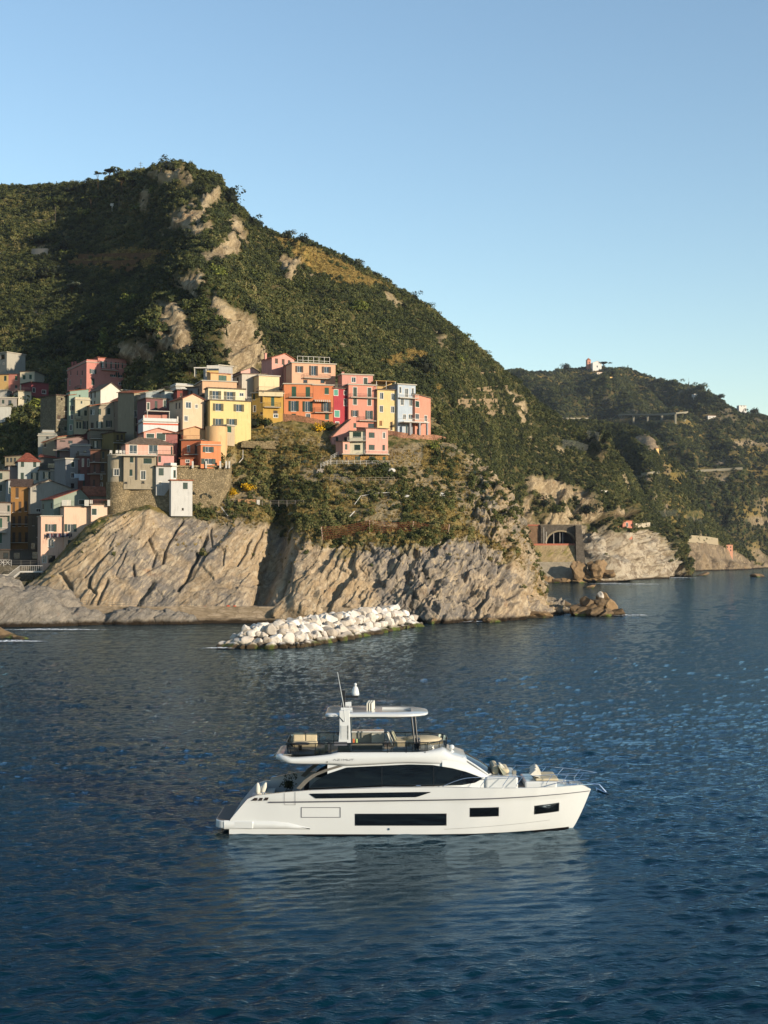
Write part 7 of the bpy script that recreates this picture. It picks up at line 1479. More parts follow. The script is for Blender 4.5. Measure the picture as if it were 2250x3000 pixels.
far('shore_house', 'peach house by the shore above the second cliff', 1368, 1522, 56, 60, 'coastal_spur', '#c98a68', ('flat', 't'), [(1355, 1538, 8, 12, 'k'), (1380, 1538, 8, 12, 'k'), (1355, 1562, 8, 12, 'k'), (1380, 1562, 8, 12, 'k')])
far('shore_house', 'grey shed left of the peach shore house', 1318, 1516, 34, 20, 'coastal_spur', '#a88f78', ('flat', 'd'))
ribbon('ledge_wall', 'pale parapet along the ledge right of the salmon hut', 'wall', Q7((650, 1392), (700, 1390), (790, 1380)), 'hillside', 3, paint('#b3a68c', .9), 2)
tree(1600 + 428 / 2.552, 1000 + 190 / 2.552, 'far_hills', 9, 'pine', 'dark', 'umbrella pine spreading beside the white church', 10)
for (x, y, r, s, lb) in ((150, 205, 9, 'dark', 'dark wood clump at the left of the church summit'), (1155, 350, 10, 'mid', 'tall tree right of the radio mast'), (850, 318, 8, 'dark', 'group-like crown on the far ridge, left of two'), (960, 325, 8, 'mid', 'round crown on the far ridge, right of two'), (1560, 540, 8, 'dark', 'dark tree at the right end of the far ridge'), (1300, 405, 7, 'dark', 'small tree on the far ridge right of the mast')):
    tree(1600 + x / 2.552, 1000 + y / 2.552, 'far_hills', r, 'round', s, lb, 5)
# masts
b = on(1600 + 1066 / 2.552, 1000 + 372 / 2.552, 'far_hills') ; root = empty('radio_mast', b, 0, 'thin lattice radio mast on the far ridge', 'mast')
for sx in (-1.6, 1.6): m = MB(); m.tube([(sx, 0, 0), (sx * .3, 0, 14)], .22, 4); m.build('leg', steel, root)
m = MB(); m.tube([(0, 0, 14), (0, 0, 21)], .15, 4); m.build('antenna', steel, root)
b = on(412, 492, 'hillside') or P(412, 490, 745); root = empty('utility_mast', b, 0, 'thin mast with cross arms on the left shoulder of the summit', 'mast')
m = MB(); m.tube([(0, 0, -1), (0, 0, 6)], .12, 5); m.build('pole', steel, root)
for z_ in (4.2, 5.2): m = MB(); m.tube([(-1, 0, z_), (1, 0, z_)], .08, 4); m.build('cross_arm', steel, root)
for x, y, lb in ((268, 355, 'wooden power pole low on the shaded left slope'), (578, 300, 'power pole on the slope below the left ridge')):
    b = on(x / 1.659, 450 + y / 1.659, 'hillside'); m = MB(); m.tube([(0, 0, -1), (0, 0, 11)], .16, 5); tag(m.build('power_pole', paint('#5a5044', .9), loc=b), lb, 'pole')
b = on(545 / 1.659, 450 + 285 / 1.659, 'hillside'); m = MB(); m.tube([(0, 0, -1), (0, 0, 4)], .3, 5); m.box((-.9, -.3, 3.4), (.9, .3, 4.6)); tag(m.build('wayside_marker', WHITE, loc=b), 'small white marker post on the upper left slope', 'marker')
# protective nets on the rock, far right
netm = paint('#7d8078', .8, .1)
for k, (pts, sh, lb) in enumerate(((((120, 790), (220, 800), (310, 830)), 'hillside', 'grey rock net standing in the scrub of the near ridge'), (((300, 720), (390, 735)), 'hillside', 'grey net over the outcrop on the ridge'), (((560, 1030), (700, 1050), (850, 1065)), 'coastal_spur', 'grey net on the slope below the lower road'), (((770, 1320), (970, 1300)), 'coastal_spur', 'grey net left of the salmon villa'), (((980, 1330), (1160, 1370)), 'coastal_spur', 'grey net below the salmon villa'))):
    q = [on(1600 + x / 2.552, 1000 + y / 2.552, sh) for x, y in pts]; q = [p for p in q if p is not None]
    if len(q) < 2: print('net?', lb); continue
    o0 = q[0].copy(); m = MB()
    for i in range(len(q) - 1):
        n = 22
        for j in range(n + 1): a = q[i].lerp(q[i+1], j / n) - o0; m.tube([a + Vector((0, -2, -1)), a + Vector((0, -3, 4.5))], .05, 3, False)
        for h in range(7): m.tube([q[i] - o0 + Vector((0, -2 - h * .18, h * .7)), q[i+1] - o0 + Vector((0, -2 - h * .18, h * .7))], .06, 3, False)
    tag(m.build('rock_net', netm, loc=o0), lb, 'net')
# ------------------------------------------------------------------ the motor yacht
gt = NT('gelcoat_white'); gn = gt.noise(gt.coord('Object'), 0.5, 3)
GEL = gt.done(gt.mix(gn, (0.47, 0.485, 0.475, 1), (0.52, 0.535, 0.525, 1)), 0.16, None, 0.5, 0.0, Coat_Weight=0.3, Coat_Roughness=0.05)
DECK = paint('#8d8a82', 0.7); TEAK = paint('#6e6256', 0.75); YBLK = paint('#15161a', 0.35, 0.5); YGREY = paint('#5d5e64', 0.4, 0.5); CABG = paint('#8c8a7e', 0.4, 0.4)
YGL = glassy('#0a0c0e', 0.04); CUSH = paint('#cbbd9e', 0.85, 0.15); CUSHW = paint('#d6d2c4', 0.85, 0.15); CUSHG = paint('#9fa08c', 0.85, 0.15)
CHR = NT('stainless_steel'); CHR = CHR.done((0.72, 0.73, 0.75, 1), 0.12, None, 0.5, 1.0)
tg = NT('tinted_screen'); tr = tg.new('BsdfTransparent'); tr.inputs[0].default_value = (0.5, 0.5, 0.48, 1); gl = tg.new('BsdfGlossy'); gl.inputs['Roughness'].default_value = 0.04
mx = tg.new('MixShader'); fz = tg.new('Fresnel'); fz.inputs[0].default_value = 1.5; tg.l.new(fz.outputs[0], mx.inputs[0]); tg.l.new(tr.outputs[0], mx.inputs[1]); tg.l.new(gl.outputs[0], mx.inputs[2]); tg.l.new(mx.outputs[0], tg.out.inputs[0]); TINT = tg.m
yt = empty('motor_yacht', (0, 82.6, 0), 0, 'white flybridge motor yacht with long dark windows lying still in the foreground water', 'yacht')
def interp(x, pts): return float(np.interp(x, [p[0] for p in pts], [p[1] for p in pts]))
ZS = [(-9.0, .82), (-8.35, 1.6), (-7.9, 2.12), (-7.4, 2.3), (-5.8, 2.48), (-4.3, 2.6), (.5, 2.76), (3.4, 2.79), (7.5, 2.68), (10.5, 2.62), (11.8, 2.58), (12.39, 2.24)]
BS = [(-9, 2.5), (-6, 2.6), (5, 2.6), (6.5, 2.5), (7.56, 2.33), (9, 2.0), (10.47, 1.42), (11.4, .88), (12.0, .45), (12.39, .10)]
BW = [(-9, 2.42), (2.5, 2.42), (5, 2.2), (7, 1.72), (9, 1.0), (10.3, .42), (11.15, .04), (12.39, .03)]
def xspan(t): return -9.0 + 0.0 * t, 11.1 + 1.29 * t ** 0.75
def bsurf(x, z):
    zs = interp(x, ZS); t = min(max((z + .3) / (zs + .3), 0), 1); xb = 12.39 - (x - 0)                      # shear of the raked stem
    x0, x1 = xspan(t); s = (x - x0) / (x1 - x0); xs = -9 + s * 21.39; xw = -9 + s * 20.15
    return max(0.0, interp(xw, BW) + (interp(xs, BS) - interp(xw, BW)) * t ** 0.6)
NS, NTT = 120, 22; sides = []
for sgn in (-1, 1):
    m = MB(); rows = []
    for j in range(NTT + 1):
        t = j / NTT; x0, x1 = xspan(t); row = []
        for i in range(NS + 1):
            s = i / NS; xs = -9 + s * 21.39; xw = -9 + s * 20.15; x = x0 + s * (x1 - x0); zs = interp(xs, ZS); z = -.3 + t * (zs + .3)
            b = interp(xw, BW) + (interp(xs, BS) - interp(xw, BW)) * t ** 0.6; b += 0.035 * (smooth01(z, 1.98, 2.06) if xs < 11 else 0)
            row.append((x, sgn * b, z))
        rows.append(row)
    if sgn > 0: rows = [r[::-1] for r in rows]
    m.grid(rows); sides.append(rows); 
    if sgn < 0: hm = m
    else: hm.v, o_ = hm.v, len(hm.v); hm.f += [tuple(i + o_ for i in f) for f in m.f]; hm.mi += m.mi; hm.v += m.v
def prof(a, b): return [(x, interp(x, ZS)) for x in np.linspace(a, b, 60)]
# transom and fore deck
tz = [r[0] for r in sides[0]]
hm.quad((-9, 2.42, -.3), (-9, -2.42, -.3), (-9, -2.5, .82), (-9, 2.5, .82))
fd = [(x, bsurf(x, interp(x, ZS)) - .02, interp(x, ZS) - .14) for x in np.linspace(3.0, 12.3, 40)]
hm.grid([[(x, -b, z) for x, b, z in fd], [(x, b, z) for x, b, z in fd]])
for sgn in (-1, 1):                      # inner face and cap of the bulwark
    cp = [(x, bsurf(x, interp(x, ZS)), interp(x, ZS)) for x in np.linspace(-8.3, 12.3, 90)]
    a = [(x, sgn * (b + .01), z + .004) for x, b, z in cp]; c = [(x, sgn * max(0, b - .16), z + .004) for x, b, z in cp]; d = [(x, sgn * max(0, b - .16), max(z - .9, .8) if x < 3 else z - .2) for x, b, z in cp]
    hm.grid([a, c, d] if sgn > 0 else [d, c, a])
hull = hm.build('hull', GEL, yt, smooth=True)
def ysmooth(o, ang=35):
    me = o.data; me.polygons.foreach_set('use_smooth', [True] * len(me.polygons)); bm = bmesh.new(); bm.from_mesh(me); bmesh.ops.remove_doubles(bm, verts=bm.verts, dist=1e-3)
    for e in bm.edges:
        if len(e.link_faces) == 2 and e.calc_face_angle(0) > math.radians(ang): e.smooth = False
    bm.to_mesh(me); bm.free()
ysmooth(hull, 50)
def hpatch(name, mat, top, bot, off=.012, n=30, parent=hull, both=True, x0=None, x1=None):
    """patch lying on the hull side between two z-profiles"""
    for sgn in ((-1, 1) if both else (-1,)):
        m = MB(); rows = []
        for k in range(5):
            r = []
            for x in np.linspace(x0, x1, n): zt, zb = interp(x, top), interp(x, bot); z = zb + (zt - zb) * k / 4; r.append((x, sgn * (bsurf(x, z) + off + 0.035 * smooth01(z, 1.98, 2.06) * (x < 10.9)), z))
            rows.append(r)
        if sgn > 0: rows = [r[::-1] for r in rows]
        m.grid(rows); m.build(name, mat, parent, smooth=True)
def hwin(x0, x1, zt0, zb0, zt1, zb1, r=.06):
    e = r
    hpatch('window_frame', YBLK, [(x0 - .04, zt0 + .04), (x1 + .04, zt1 + .04)], [(x0 - .04, zb0 - .04), (x1 + .04, zb1 - .04)], .008, x0=x0 - .04, x1=x1 + .04)
    hpatch('window', YGL, [(x0, zt0 - e), (x0 + e, zt0), (x1 - e, zt1), (x1, zt1 - e)], [(x0, zb0 + e), (x0 + e, zb0), (x1 - e, zb1), (x1, zb1 + e)], .02, x0=x0, x1=x1)
hwin(-1.66, 3.60, 1.20, .58, 1.21, .58); hwin(5.02, 6.66, 1.53, 1.07, 1.54, 1.07); hwin(8.85, 10.32, 1.52, 1.06, 1.60, 1.13)
hpatch('rub_rail', YGREY, [(-6.7, 1.95), (-3, 2.0), (1.5, 2.06), (7.5, 2.16), (10.2, 2.2), (12.33, 2.17)], [(-6.7, 1.87), (-3, 1.92), (1.5, 1.98), (7.5, 2.1), (10.2, 2.15), (12.33, 2.12)], .05, 80, x0=-6.7, x1=12.3)
hpatch('bulwark_opening', YGL, [(-4.3, 2.42), (-4.1, 2.43), (2.2, 2.52), (2.7, 2.52)], [(-4.3, 2.38), (-3.95, 2.14), (1.9, 2.22), (2.7, 2.49)], .045, 60, x0=-4.3, x1=2.7)  # black strip laid on the hull, standing in for the dark bulwark opening
hpatch('boot_stripe', paint('#0d0708', .4), [(-9, .05), (11, .03)], [(-9, -.25), (11, -.25)], .012, 60, x0=-8.98, x1=11.05)
for a, b, c, d in ((-4.82, -2.52, 1.62, 1.585), (-4.82, -2.52, 1.05, 1.015), (-4.82, -4.78, 1.585, 1.05), (-2.56, -2.52, 1.585, 1.05)): hpatch('recess_moulding', YGREY, [(a, c), (b, c)], [(a, d), (b, d)], .02, 6, x0=a, x1=b)
for a, b, c, d in ((-5.78, -5.76, 2.46, 1.75), (-5.16, -5.14, 2.52, 1.75), (-5.76, -5.16, 1.77, 1.75)): hpatch('door_seam', YGREY, [(a, c), (b, c)], [(a, d), (b, d)], .04 if c > 2 else .014, 6, x0=a, x1=b)
hpatch('spray_line', YGREY, [(3.5, .33), (10, .62)], [(3.5, .315), (10, .605)], .012, 30, x0=3.5, x1=9.8)
m = MB(); m.tube([(1.17 - .9, -2.52, .34), (1.17 - .9, -2.47, .34)], .07, 10); m.build('outlet', CHR, hull)
# side sponson and swimming platform
for sgn in (-1, 1):
    m = MB(); rows = []
    for x, w, zt, zb in ((-9.3, .02, .84, .36), (-7.5, .06, .84, .38), (-6.4, .07, .82, .38), (-5.6, .07, .74, .38), (-4.9, .045, .56, .36), (-4.3, .0, .42, .34)):
        b = bsurf(max(x, -8.9), .6) ; rows.append([(x, sgn * (b + .0), zb - .02), (x, sgn * (b + w + .02), zb + .05), (x, sgn * (b + w + .02), zt - .08), (x, sgn * (b - .02), zt)])
    m.grid(rows if sgn < 0 else [r[::-1] for r in rows]); m.build('side_moulding', GEL, hull, smooth=True)
pl = []
for a in np.linspace(-90, -180, 9): r = .62; pl.append((-9.22 + r * math.cos(math.radians(a)), -1.88 + r * math.sin(math.radians(a))))
pl = pl + [(x, -y) for x, y in pl[::-1]]; pl = [(-7.6, -2.63)] + pl + [(-7.6, 2.63)]; pl = pl[::-1]
m = MB(); m.slab([(x, y, .82) for x, y in pl], .44); sp = m.build('swim_platform', GEL, yt, bevel=.05)
m = MB(); m.slab([(-8.7 + (x + 8.7) * .95, y * .95, .836) for x, y in pl], .012); m.build('platform_deck', TEAK, sp)
# cockpit, transom seat, side decks
m = MB(); m.box((-8.1, -2.44, 1.2), (-3.0, 2.44, 1.55)); m.build('cockpit_floor', TEAK, yt)
m = MB(); n0 = [(-8.95, .83), (-8.25, 1.75), (-7.75, 2.2), (-7.35, 2.2), (-7.2, 1.55)]
m.grid([[(x, -2.3, z) for x, z in n0][::-1], [(x, 2.42, z) for x, z in n0][::-1]]); m.build('transom', paint('#8a8f96', .4, .4), yt, smooth=False)
m = MB(); m.box((-7.3, -1.5, 1.55), (-6.6, 1.8, 1.98)); m.build('cockpit_seat', CUSHW, yt, bevel=.06)
m = MB(); m.box((-7.42, -1.5, 1.98), (-7.15, 1.8, 2.4)); m.build('cockpit_backrest', CUSHW, yt, bevel=.06)
m = MB(); m.box((-3.2, -2.4, 1.5), (4.4, 2.4, 1.9)); m.build('side_deck', DECK, yt)
m = MB(); m.grid([[(-7.0, 2.3, 2.5), (-5.5, 2.3, 2.85), (-4.2, 2.3, 2.9)], [(-7.0, 2.45, 2.5), (-5.5, 2.45, 2.85), (-4.2, 2.45, 2.9)], [(-7.0, 2.45, 1.6), (-5.5, 2.45, 1.6), (-4.2, 2.45, 1.6)]]); m.build('coaming', GEL, yt)
# cabin
HB = [(-4.6, 2.16), (3, 2.16), (4.6, 1.95), (5.9, 1.62), (6.5, 1.4)]
TOP = [(-4.45, 2.6), (-4.0, 3.07), (-3.26, 3.5), (-2.18, 3.86), (1.5, 4.04), (2.85, 4.0), (4.0, 3.80), (5.2, 3.45), (5.95, 3.22)]
BOT = [(-4.45, 2.55), (.5, 2.72), (3.4, 2.78), (4.6, 2.8), (5.35, 2.9), (5.95, 3.2)]
m = MB(); xs = np.linspace(-3.3, 6.45, 50); FZ = [(-3.3, 4.3), (3, 4.6), (4.5, 4.35), (6.1, 3.3), (6.45, 2.9)]
rows = [[(x, -interp(x, HB), 1.8), (x, -interp(x, HB), min(interp(x, FZ) - .02, 4.1)), (x, -interp(x, HB) * .93, interp(x, FZ)), (x, 0, interp(x, FZ) + .05), (x, interp(x, HB) * .93, interp(x, FZ)), (x, interp(x, HB), min(interp(x, FZ) - .02, 4.1)), (x, interp(x, HB), 1.8)] for x in xs]
m.grid(rows); m.quad(*rows[0]); m.quad(*rows[-1][::-1]); cab = m.build('cabin', GEL, yt); ysmooth(cab, 40)
m = MB(); m.quad((-3.32, -2.0, 1.6), (-3.32, -2.0, 3.9), (-3.32, 2.0, 3.9), (-3.32, 2.0, 1.6)); m.build('aft_door', YGL, cab)
for sgn in (-1, 1):
    m = MB(); xs = np.linspace(-4.4, 5.93, 70); rws = []
    for k in range(5): rws.append([(x, sgn * (interp(x, HB) + .02), interp(x, BOT) + (interp(x, TOP) - interp(x, BOT)) * k / 4) for x in xs])
    if sgn > 0: rws = [r[::-1] for r in rws]
    m.grid(rws); w = m.build('side_window', YGL, cab)
    for x in (-.12, 2.9): m = MB(); m.box((x - .02, sgn * (interp(x, HB) + .03) - .008, interp(x, BOT)), (x + .02, sgn * (interp(x, HB) + .03) + .008, interp(x, TOP))); m.build('mullion', YBLK, w)
    m = MB(); xs = np.linspace(-5.1, -2.0, 16)
    arc = [(-4.85, 2.58), (-4.4, 3.05), (-3.9, 3.4), (-3.2, 3.68), (-2.4, 3.92)]
    m.grid([[(x, sgn * 2.2, z) for x, z in arc], [(x - .28, sgn * 2.2, z + .06) for x, z in arc]] if sgn < 0 else [[(x - .28, sgn * 2.2, z + .06) for x, z in arc], [(x, sgn * 2.2, z) for x, z in arc]]); m.build('window_surround', paint('#6b675f', .4, .4), cab)
    # window line trim, side arch of the windscreen
    m = MB(); xs = np.linspace(-4.4, 2.7, 30); m.grid([[(x, sgn * 2.45, 2.78 if x > 0 else 2.6 + (x + 4.4) * .04) for x in xs], [(x, sgn * 2.6, (interp(x, ZS))) for x in xs]]); m.build('side_sill', GEL, cab)
ws = [(4.62, 4.40, 1.75), (6.15, 3.36, 1.42)]
m = MB(); r0 = [(4.62 + .25 * (1 - (y / 1.78) ** 2), y, 4.40 - .0 * abs(y)) for y in np.linspace(-1.78, 1.78, 13)]; r1 = [(6.05 + .55 * (1 - (y / 1.45) ** 2), y, 3.33) for y in np.linspace(-1.45, 1.45, 13)]
m.grid([r0, [tuple((Vector(a) + Vector(b)) / 2 + Vector((.03, 0, .05))) for a, b in zip(r0, r1)], r1]); m.build('windscreen', glassy('#28323c', .05), cab, smooth=True)
m = MB(); m.grid([[(x, y, z - .04) for x, y, z in r0], [(x, y, z - .04) for x, y, z in r1], [(x + .1, y, 2.7) for x, y, z in r1]]); m.build('windscreen_base', GEL, cab, smooth=True)
for sgn in (-1, 1):
    m = MB(); m.tube([(4.62, sgn * 1.80, 4.38), (5.4, sgn * 1.66, 3.87), (6.1, sgn * 1.47, 3.36)], .055, 6); m.build('windscreen_pillar', YBLK if sgn > 0 else GEL, cab)
m = MB(); m.tube([(4.9, .1, 4.3), (6.25, .2, 3.5)], .035, 5); m.build('wiper', YBLK, cab)
# flybridge moulding
FB = [(-6.43, 4.40, 4.44, 1.2), (-6.36, 4.28, 4.54, 1.75), (-6.15, 4.20, 4.60, 2.1), (-5.8, 4.12, 4.56, 2.32), (-5.43, 4.05, 4.48, 2.42), (-4.3, 4.0, 4.56, 2.44), (-3.26, 3.99, 4.68, 2.44), (-2.6, 3.93, 4.83, 2.43), (-2.1, 3.88, 4.84, 2.42), (-1, 3.93, 4.84, 2.41), (1.5, 4.04, 4.84, 2.38), (2.46, 4.0, 4.86, 2.34), (3.0, 3.95, 4.92, 2.28), (3.44, 3.9, 4.96, 2.2), (3.7, 3.85, 4.80, 2.15), (3.95, 3.80, 4.66, 2.1), (4.4, 3.66, 4.52, 2.02), (4.85, 3.50, 4.38, 1.94)]
arr = np.array(FB); xq = np.linspace(-6.43, 4.85, 90); FBi = hermite(arr[:, 0], arr[:, 1:], xq)
m = MB(); rows = []
for x, (zb_, zt_, hb_) in zip(xq, FBi):
    zc = (zb_ + zt_) / 2; hz = (zt_ - zb_) / 2; r = []
    for a in np.linspace(-math.pi, math.pi, 33)[:-1]:
        c, s = math.cos(a), math.sin(a); p = 0.28; r.append((x, hb_ * math.copysign(abs(c) ** p if abs(c) > 1e-6 else 0, c), zc + hz * math.copysign(abs(s) ** .45 if abs(s) > 1e-6 else 0, s)))
    rows.append(r)
m.grid(rows, close=True); m.quad(*rows[0]); m.quad(*rows[-1][::-1]); fly = m.build('flybridge', GEL, yt, fixn=True); ysmooth(fly, 45)
for sgn in (-1, 1):   # the arched white cheek running down beside the windscreen
    m = MB(); up = [(3.4, 4.15), (4.2, 4.02), (5.0, 3.72), (5.7, 3.38), (6.3, 3.02), (6.6, 2.85)]; lo = [(3.4, 3.92), (4.0, 3.81), (4.8, 3.58), (5.5, 3.30), (5.95, 3.05), (6.2, 2.8)]
    ya = [2.2, 2.1, 1.95, 1.78, 1.58, 1.45]; a = [(x, sgn * y, z + .14) for (x, z), y in zip(up, ya)]; b = [(x, sgn * (y + .05), z) for (x, z), y in zip(lo, ya)]; c = [(x, sgn * (y - .3), z + .16) for (x, z), y in zip(up, ya)]
    m.grid([b, a, c] if sgn < 0 else [c, a, b]); m.build('windscreen_cheek', GEL, cab, smooth=True)
m = MB(); m.box((-5.9, -2.1, 4.56), (3.0, 2.1, 4.60)); m.build('flybridge_floor', DECK, fly)
m = MB(); m.tube([(-3.3, -2.47, 4.22), (-3.3, -2.42, 4.22)], .035, 8); m.build('side_light', YBLK, fly)
# lettering on the moulding: A Z I M U T
LET = {'A': [((0, 0), (.5, 1)), ((.5, 1), (1, 0))], 'Z': [((0, 1), (1, 1)), ((1, 1), (0, 0)), ((0, 0), (1, 0))], 'I': [((.5, 0), (.5, 1))], 'M': [((0, 0), (0, 1)), ((0, 1), (.5, .4)), ((.5, .4), (1, 1)), ((1, 1), (1, 0))], 'U': [((0, 1), (0, .1)), ((0, .1), (1, .1)), ((1, .1), (1, 1))], 'T': [((0, 1), (1, 1)), ((.5, 1), (.5, 0))]}
m = MB(); lx = -2.96
for ch, w in (('A', .17), ('Z', .15), ('I', .06), ('M', .18), ('U', .15), ('T', .15)):
    for (a, b), (c, d) in LET[ch]:
        p, q = Vector((lx + a * w, 0, 4.29 + b * .095)), Vector((lx + c * w, 0, 4.29 + d * .095)); e = (q - p).normalized(); f = Vector((-e.z, 0, e.x)) * .009; p, q = p - e * .008, q + e * .008
        m.quad(*[(v.x, -2.452, v.z) for v in (p - f, q - f, q + f, p + f)])
    lx += w + (.06 if ch not in 'ZI' else .075)
m.build('lettering', YGREY, fly)
m = MB(); bx = -7.72
for a, b, c, d in ((0, 0, .32, .09), (.1, .09, .34, .17), (.40, 0, .62, .17), (.72, .02, .95, .19)): m.quad(*[(x, -(bsurf(x, 2.05) + .05), z) for x, z in ((bx + a, 2.0 + b), (bx + c, 2.0 + b), (bx + c + .08, 2.0 + d), (bx + a + .1, 2.0 + d))])
m.build('chrome_badge', paint('#6a5852', .25, .6, .8), hull)
# arch pillars, hardtop
for sgn in (-1, 1):
    y = sgn * 2.12; m = MB(); rows = [[(-2.72, y - .13, 4.78), (-1.93, y - .13, 4.78), (-1.93, y + .13, 4.78), (-2.72, y + .13, 4.78)], [(-2.60, y - .1, 6.0), (-1.97, y - .1, 6.0), (-1.97, y + .1, 6.0), (-2.60, y + .1, 6.0)], [(-2.62, y - .08, 7.16), (-2.02, y - .08, 7.22), (-2.02, y + .08, 7.22), (-2.62, y + .08, 7.16)]]
    m.grid(rows, close=True); m.quad(*rows[-1]); ar = m.build('radar_arch', GEL, yt, bevel=.03, fixn=True)
    m = MB()
    for k in range(11): z = 5.52 + k * .073; m.box((-2.5, y + sgn * .13 - .012, z), (-2.17, y + sgn * .13 + .012, z + .045))
    m.build('louvre', GEL, ar); m = MB()
    for k in range(11): z = 5.50 + k * .075; m.box((-2.14, y + sgn * .125 - .01, z), (-2.08, y + sgn * .125 + .01, z + .05))
    m.build('louvre_slot', YBLK, ar)
    m = MB(); m.box((-2.9, y + sgn * .16 - .05, 5.14), (-2.15, y + sgn * .16 + .05, 5.36)); m.build('rail_bracket', YGREY, ar)
def plan(x0, x1, hb, ra, rf, n=10):
    """rounded plan outline, counter-clockwise"""
    o = []
    for a in np.linspace(0, 90, n): o.append((x1 - rf + rf * math.cos(math.radians(a)), (hb - rf * .75) + rf * .75 * math.sin(math.radians(a))))
    for a in np.linspace(90, 180, n): o.append((x0 + ra + ra * math.cos(math.radians(a)), (hb - ra) + ra * math.sin(math.radians(a))))
    return o + [(x, -y) for x, y in o[::-1]]
ht = plan(-3.45, 2.62, 2.12, .4, 2.0, 14); m = MB()
def zt_(x): return 6.98 - .02 * max(0, x)
m.grid([[(x * .96, y * .93, 6.72 + (.25 if x < -2.7 else 0) * (-(x + 2.7)) / .75 * .0) for x, y in ht], [(x, y, 6.80) for x, y in ht], [(x, y, 6.90) for x, y in ht], [(x * .97, y * .96, zt_(x)) for x, y in ht]], close=True)
inner = [(max(-.1, min(1.62, x * .70 + .15)), y * .60) for x, y in ht]
m.grid([[(x * .97, y * .96, zt_(x)) for x, y in ht], [(x, y, 6.97) for x, y in inner], [(x, y, 6.80) for x, y in inner]], close=True)
m.quad(*[(x * .96, y * .93, 6.72) for x, y in ht]); hard = m.build('hardtop', GEL, yt, fixn=True); ysmooth(hard, 45)
m = MB(); m.quad(*[(x, y, 6.83) for x, y in inner]); m.build('sunroof', glassy('#3a3e42', .15), hard)
for k in range(3): m = MB(); x = -1.05 + k * .14; m.slab([(x, -.55, 7.42), (x + .07, -.55, 7.42), (x + .22, .35, 7.5), (x + .12, .4, 7.5)], .5); m.build('stacked_cushion', CUSHW, hard, bevel=.02)
m = MB(); m.tube([(-2.28, -2.2, 6.5), (-2.35, -2.2, 7.4), (-2.72, -2.2, 9.42)], [.03, .022, .014], 6); m.build('whip_antenna', GEL, yt)
m = MB(); m.tube([(-2.35, -2.24, 6.52), (-2.6, -2.22, 6.8), (-2.9, -2.2, 6.9)], .018, 5); m.build('antenna_cable', YBLK, yt)
m = MB(); m.box((-2.52, -.12, 6.95), (-2.32, .12, 8.14)); mast = m.build('mast', YBLK, yt, bevel=.02)
m = MB(); m.box((-2.6, -.3, 6.95), (-1.9, .3, 7.12)); m.build('mast_foot', GEL, mast, bevel=.03)
m = MB(); m.box((-2.32, -.1, 7.68), (-1.55, .1, 7.84)); m.build('bracket', YBLK, mast)
def lathe(pf, n=20, c=(0, 0, 0)): return [[(c[0] + r * math.cos(2 * math.pi * k / n), c[1] + r * math.sin(2 * math.pi * k / n), c[2] + z) for k in range(n)] for r, z in pf]
m = MB(); m.grid(lathe([(.01, 0), (.24, 0), (.235, .1), (.19, .35), (.13, .5), (.06, .54), (.06, .58), (.09, .62), (.08, .7), (.01, .74)], c=(-1.72, 0, 7.83)), close=True); m.build('satellite_dome', GEL, mast, smooth=True)
m = MB(); m.tube([(-2.02, -1.4, 7.0), (-2.02, -1.4, 7.5)], .02, 5); m.build('light_pole', GEL, hard)
for sgn in (-1, 1):
    for dx in (0, .2): m = MB(); m.tube([(1.62 + dx, sgn * 1.85, 6.78), (1.84 + dx * .8, sgn * 1.95, 4.85)], .045, 6); m.build('hardtop_strut', YBLK, hard)
# guard rail and screens round the flybridge
rp = plan(-5.75, 3.78, 2.32, .7, 2.1, 12)
m = MB(); rr = [(x, y, 5.26 + (.06 if x > 0 else 0)) for x, y in rp]; m.tube(rr + [rr[0]], .028, 6, False); rail_ = m.build('top_rail', YBLK, yt)
m = MB(); lo = [(x * .985, y * .965, 4.72 if x > -2.5 else 4.5) for x, y in rp]; scr = [i for i, (x, y) in enumerate(rp)]
m.grid([lo, rr], close=True); m.build('screen', TINT, rail_, smooth=True)
for i in range(0, len(rp), 3):
    m = MB(); m.tube([lo[i], rr[i]], .02, 5); m.build('stanchion', YBLK, rail_)
for x in (-5.0, -4.0, -3.1, .2, 1.3, 2.4):
    for sgn in (-1, 1): m = MB(); m.tube([(x, sgn * 2.26, 4.55), (x, sgn * 2.32, 5.28)], .022, 5); m.build('stanchion', YBLK, rail_)
# furniture of the flybridge
def cushion(name, a, b, mat, par=fly, bev=.07): m = MB(); m.box(a, b); return m.build(name, mat, par, bevel=bev)
for k in range(2): cushion('sofa_backrest', (-5.55 + k * .74, 1.55, 4.78), (-4.84 + k * .74, 1.8, 5.36), CUSH)
cushion('sofa_seat', (-5.55, .9, 4.6), (-4.05, 1.55, 4.9), CUSH)
for k in range(2): cushion('armchair_seat', (-4.1 + k * .34, -1.9, 4.6), (-3.78 + k * .34, -1.3, 4.86), CUSH)
cushion('armchair_backrest', (-3.5, -1.8, 4.7), (-3.32, -.9, 5.16), CUSH)
m = MB(); m.tube([(-5.0, -.3, 4.6), (-5.0, -.3, 4.95)], .09, 8); m.grid(lathe([(.01, .0), (.55, .0), (.55, .05), (.01, .05)], c=(-5.0, -.3, 4.95)), close=True); m.build('round_table', TEAK, fly)
cushion('galley_unit', (-1.95, .6, 4.6), (-.05, 1.5, 5.52), CABG, bev=.02); cushion('galley_top', (-1.98, .55, 5.53), (0.0, 1.55, 5.60), GEL, bev=.01)
cushion('bar_unit', (-1.9, -1.7, 4.6), (-.1, -1.2, 5.16), CABG, bev=.02); cushion('sink_unit', (-.75, .2, 4.6), (0.02, .62, 5.5), paint('#b5b4a6', .4, .4), bev=.02)
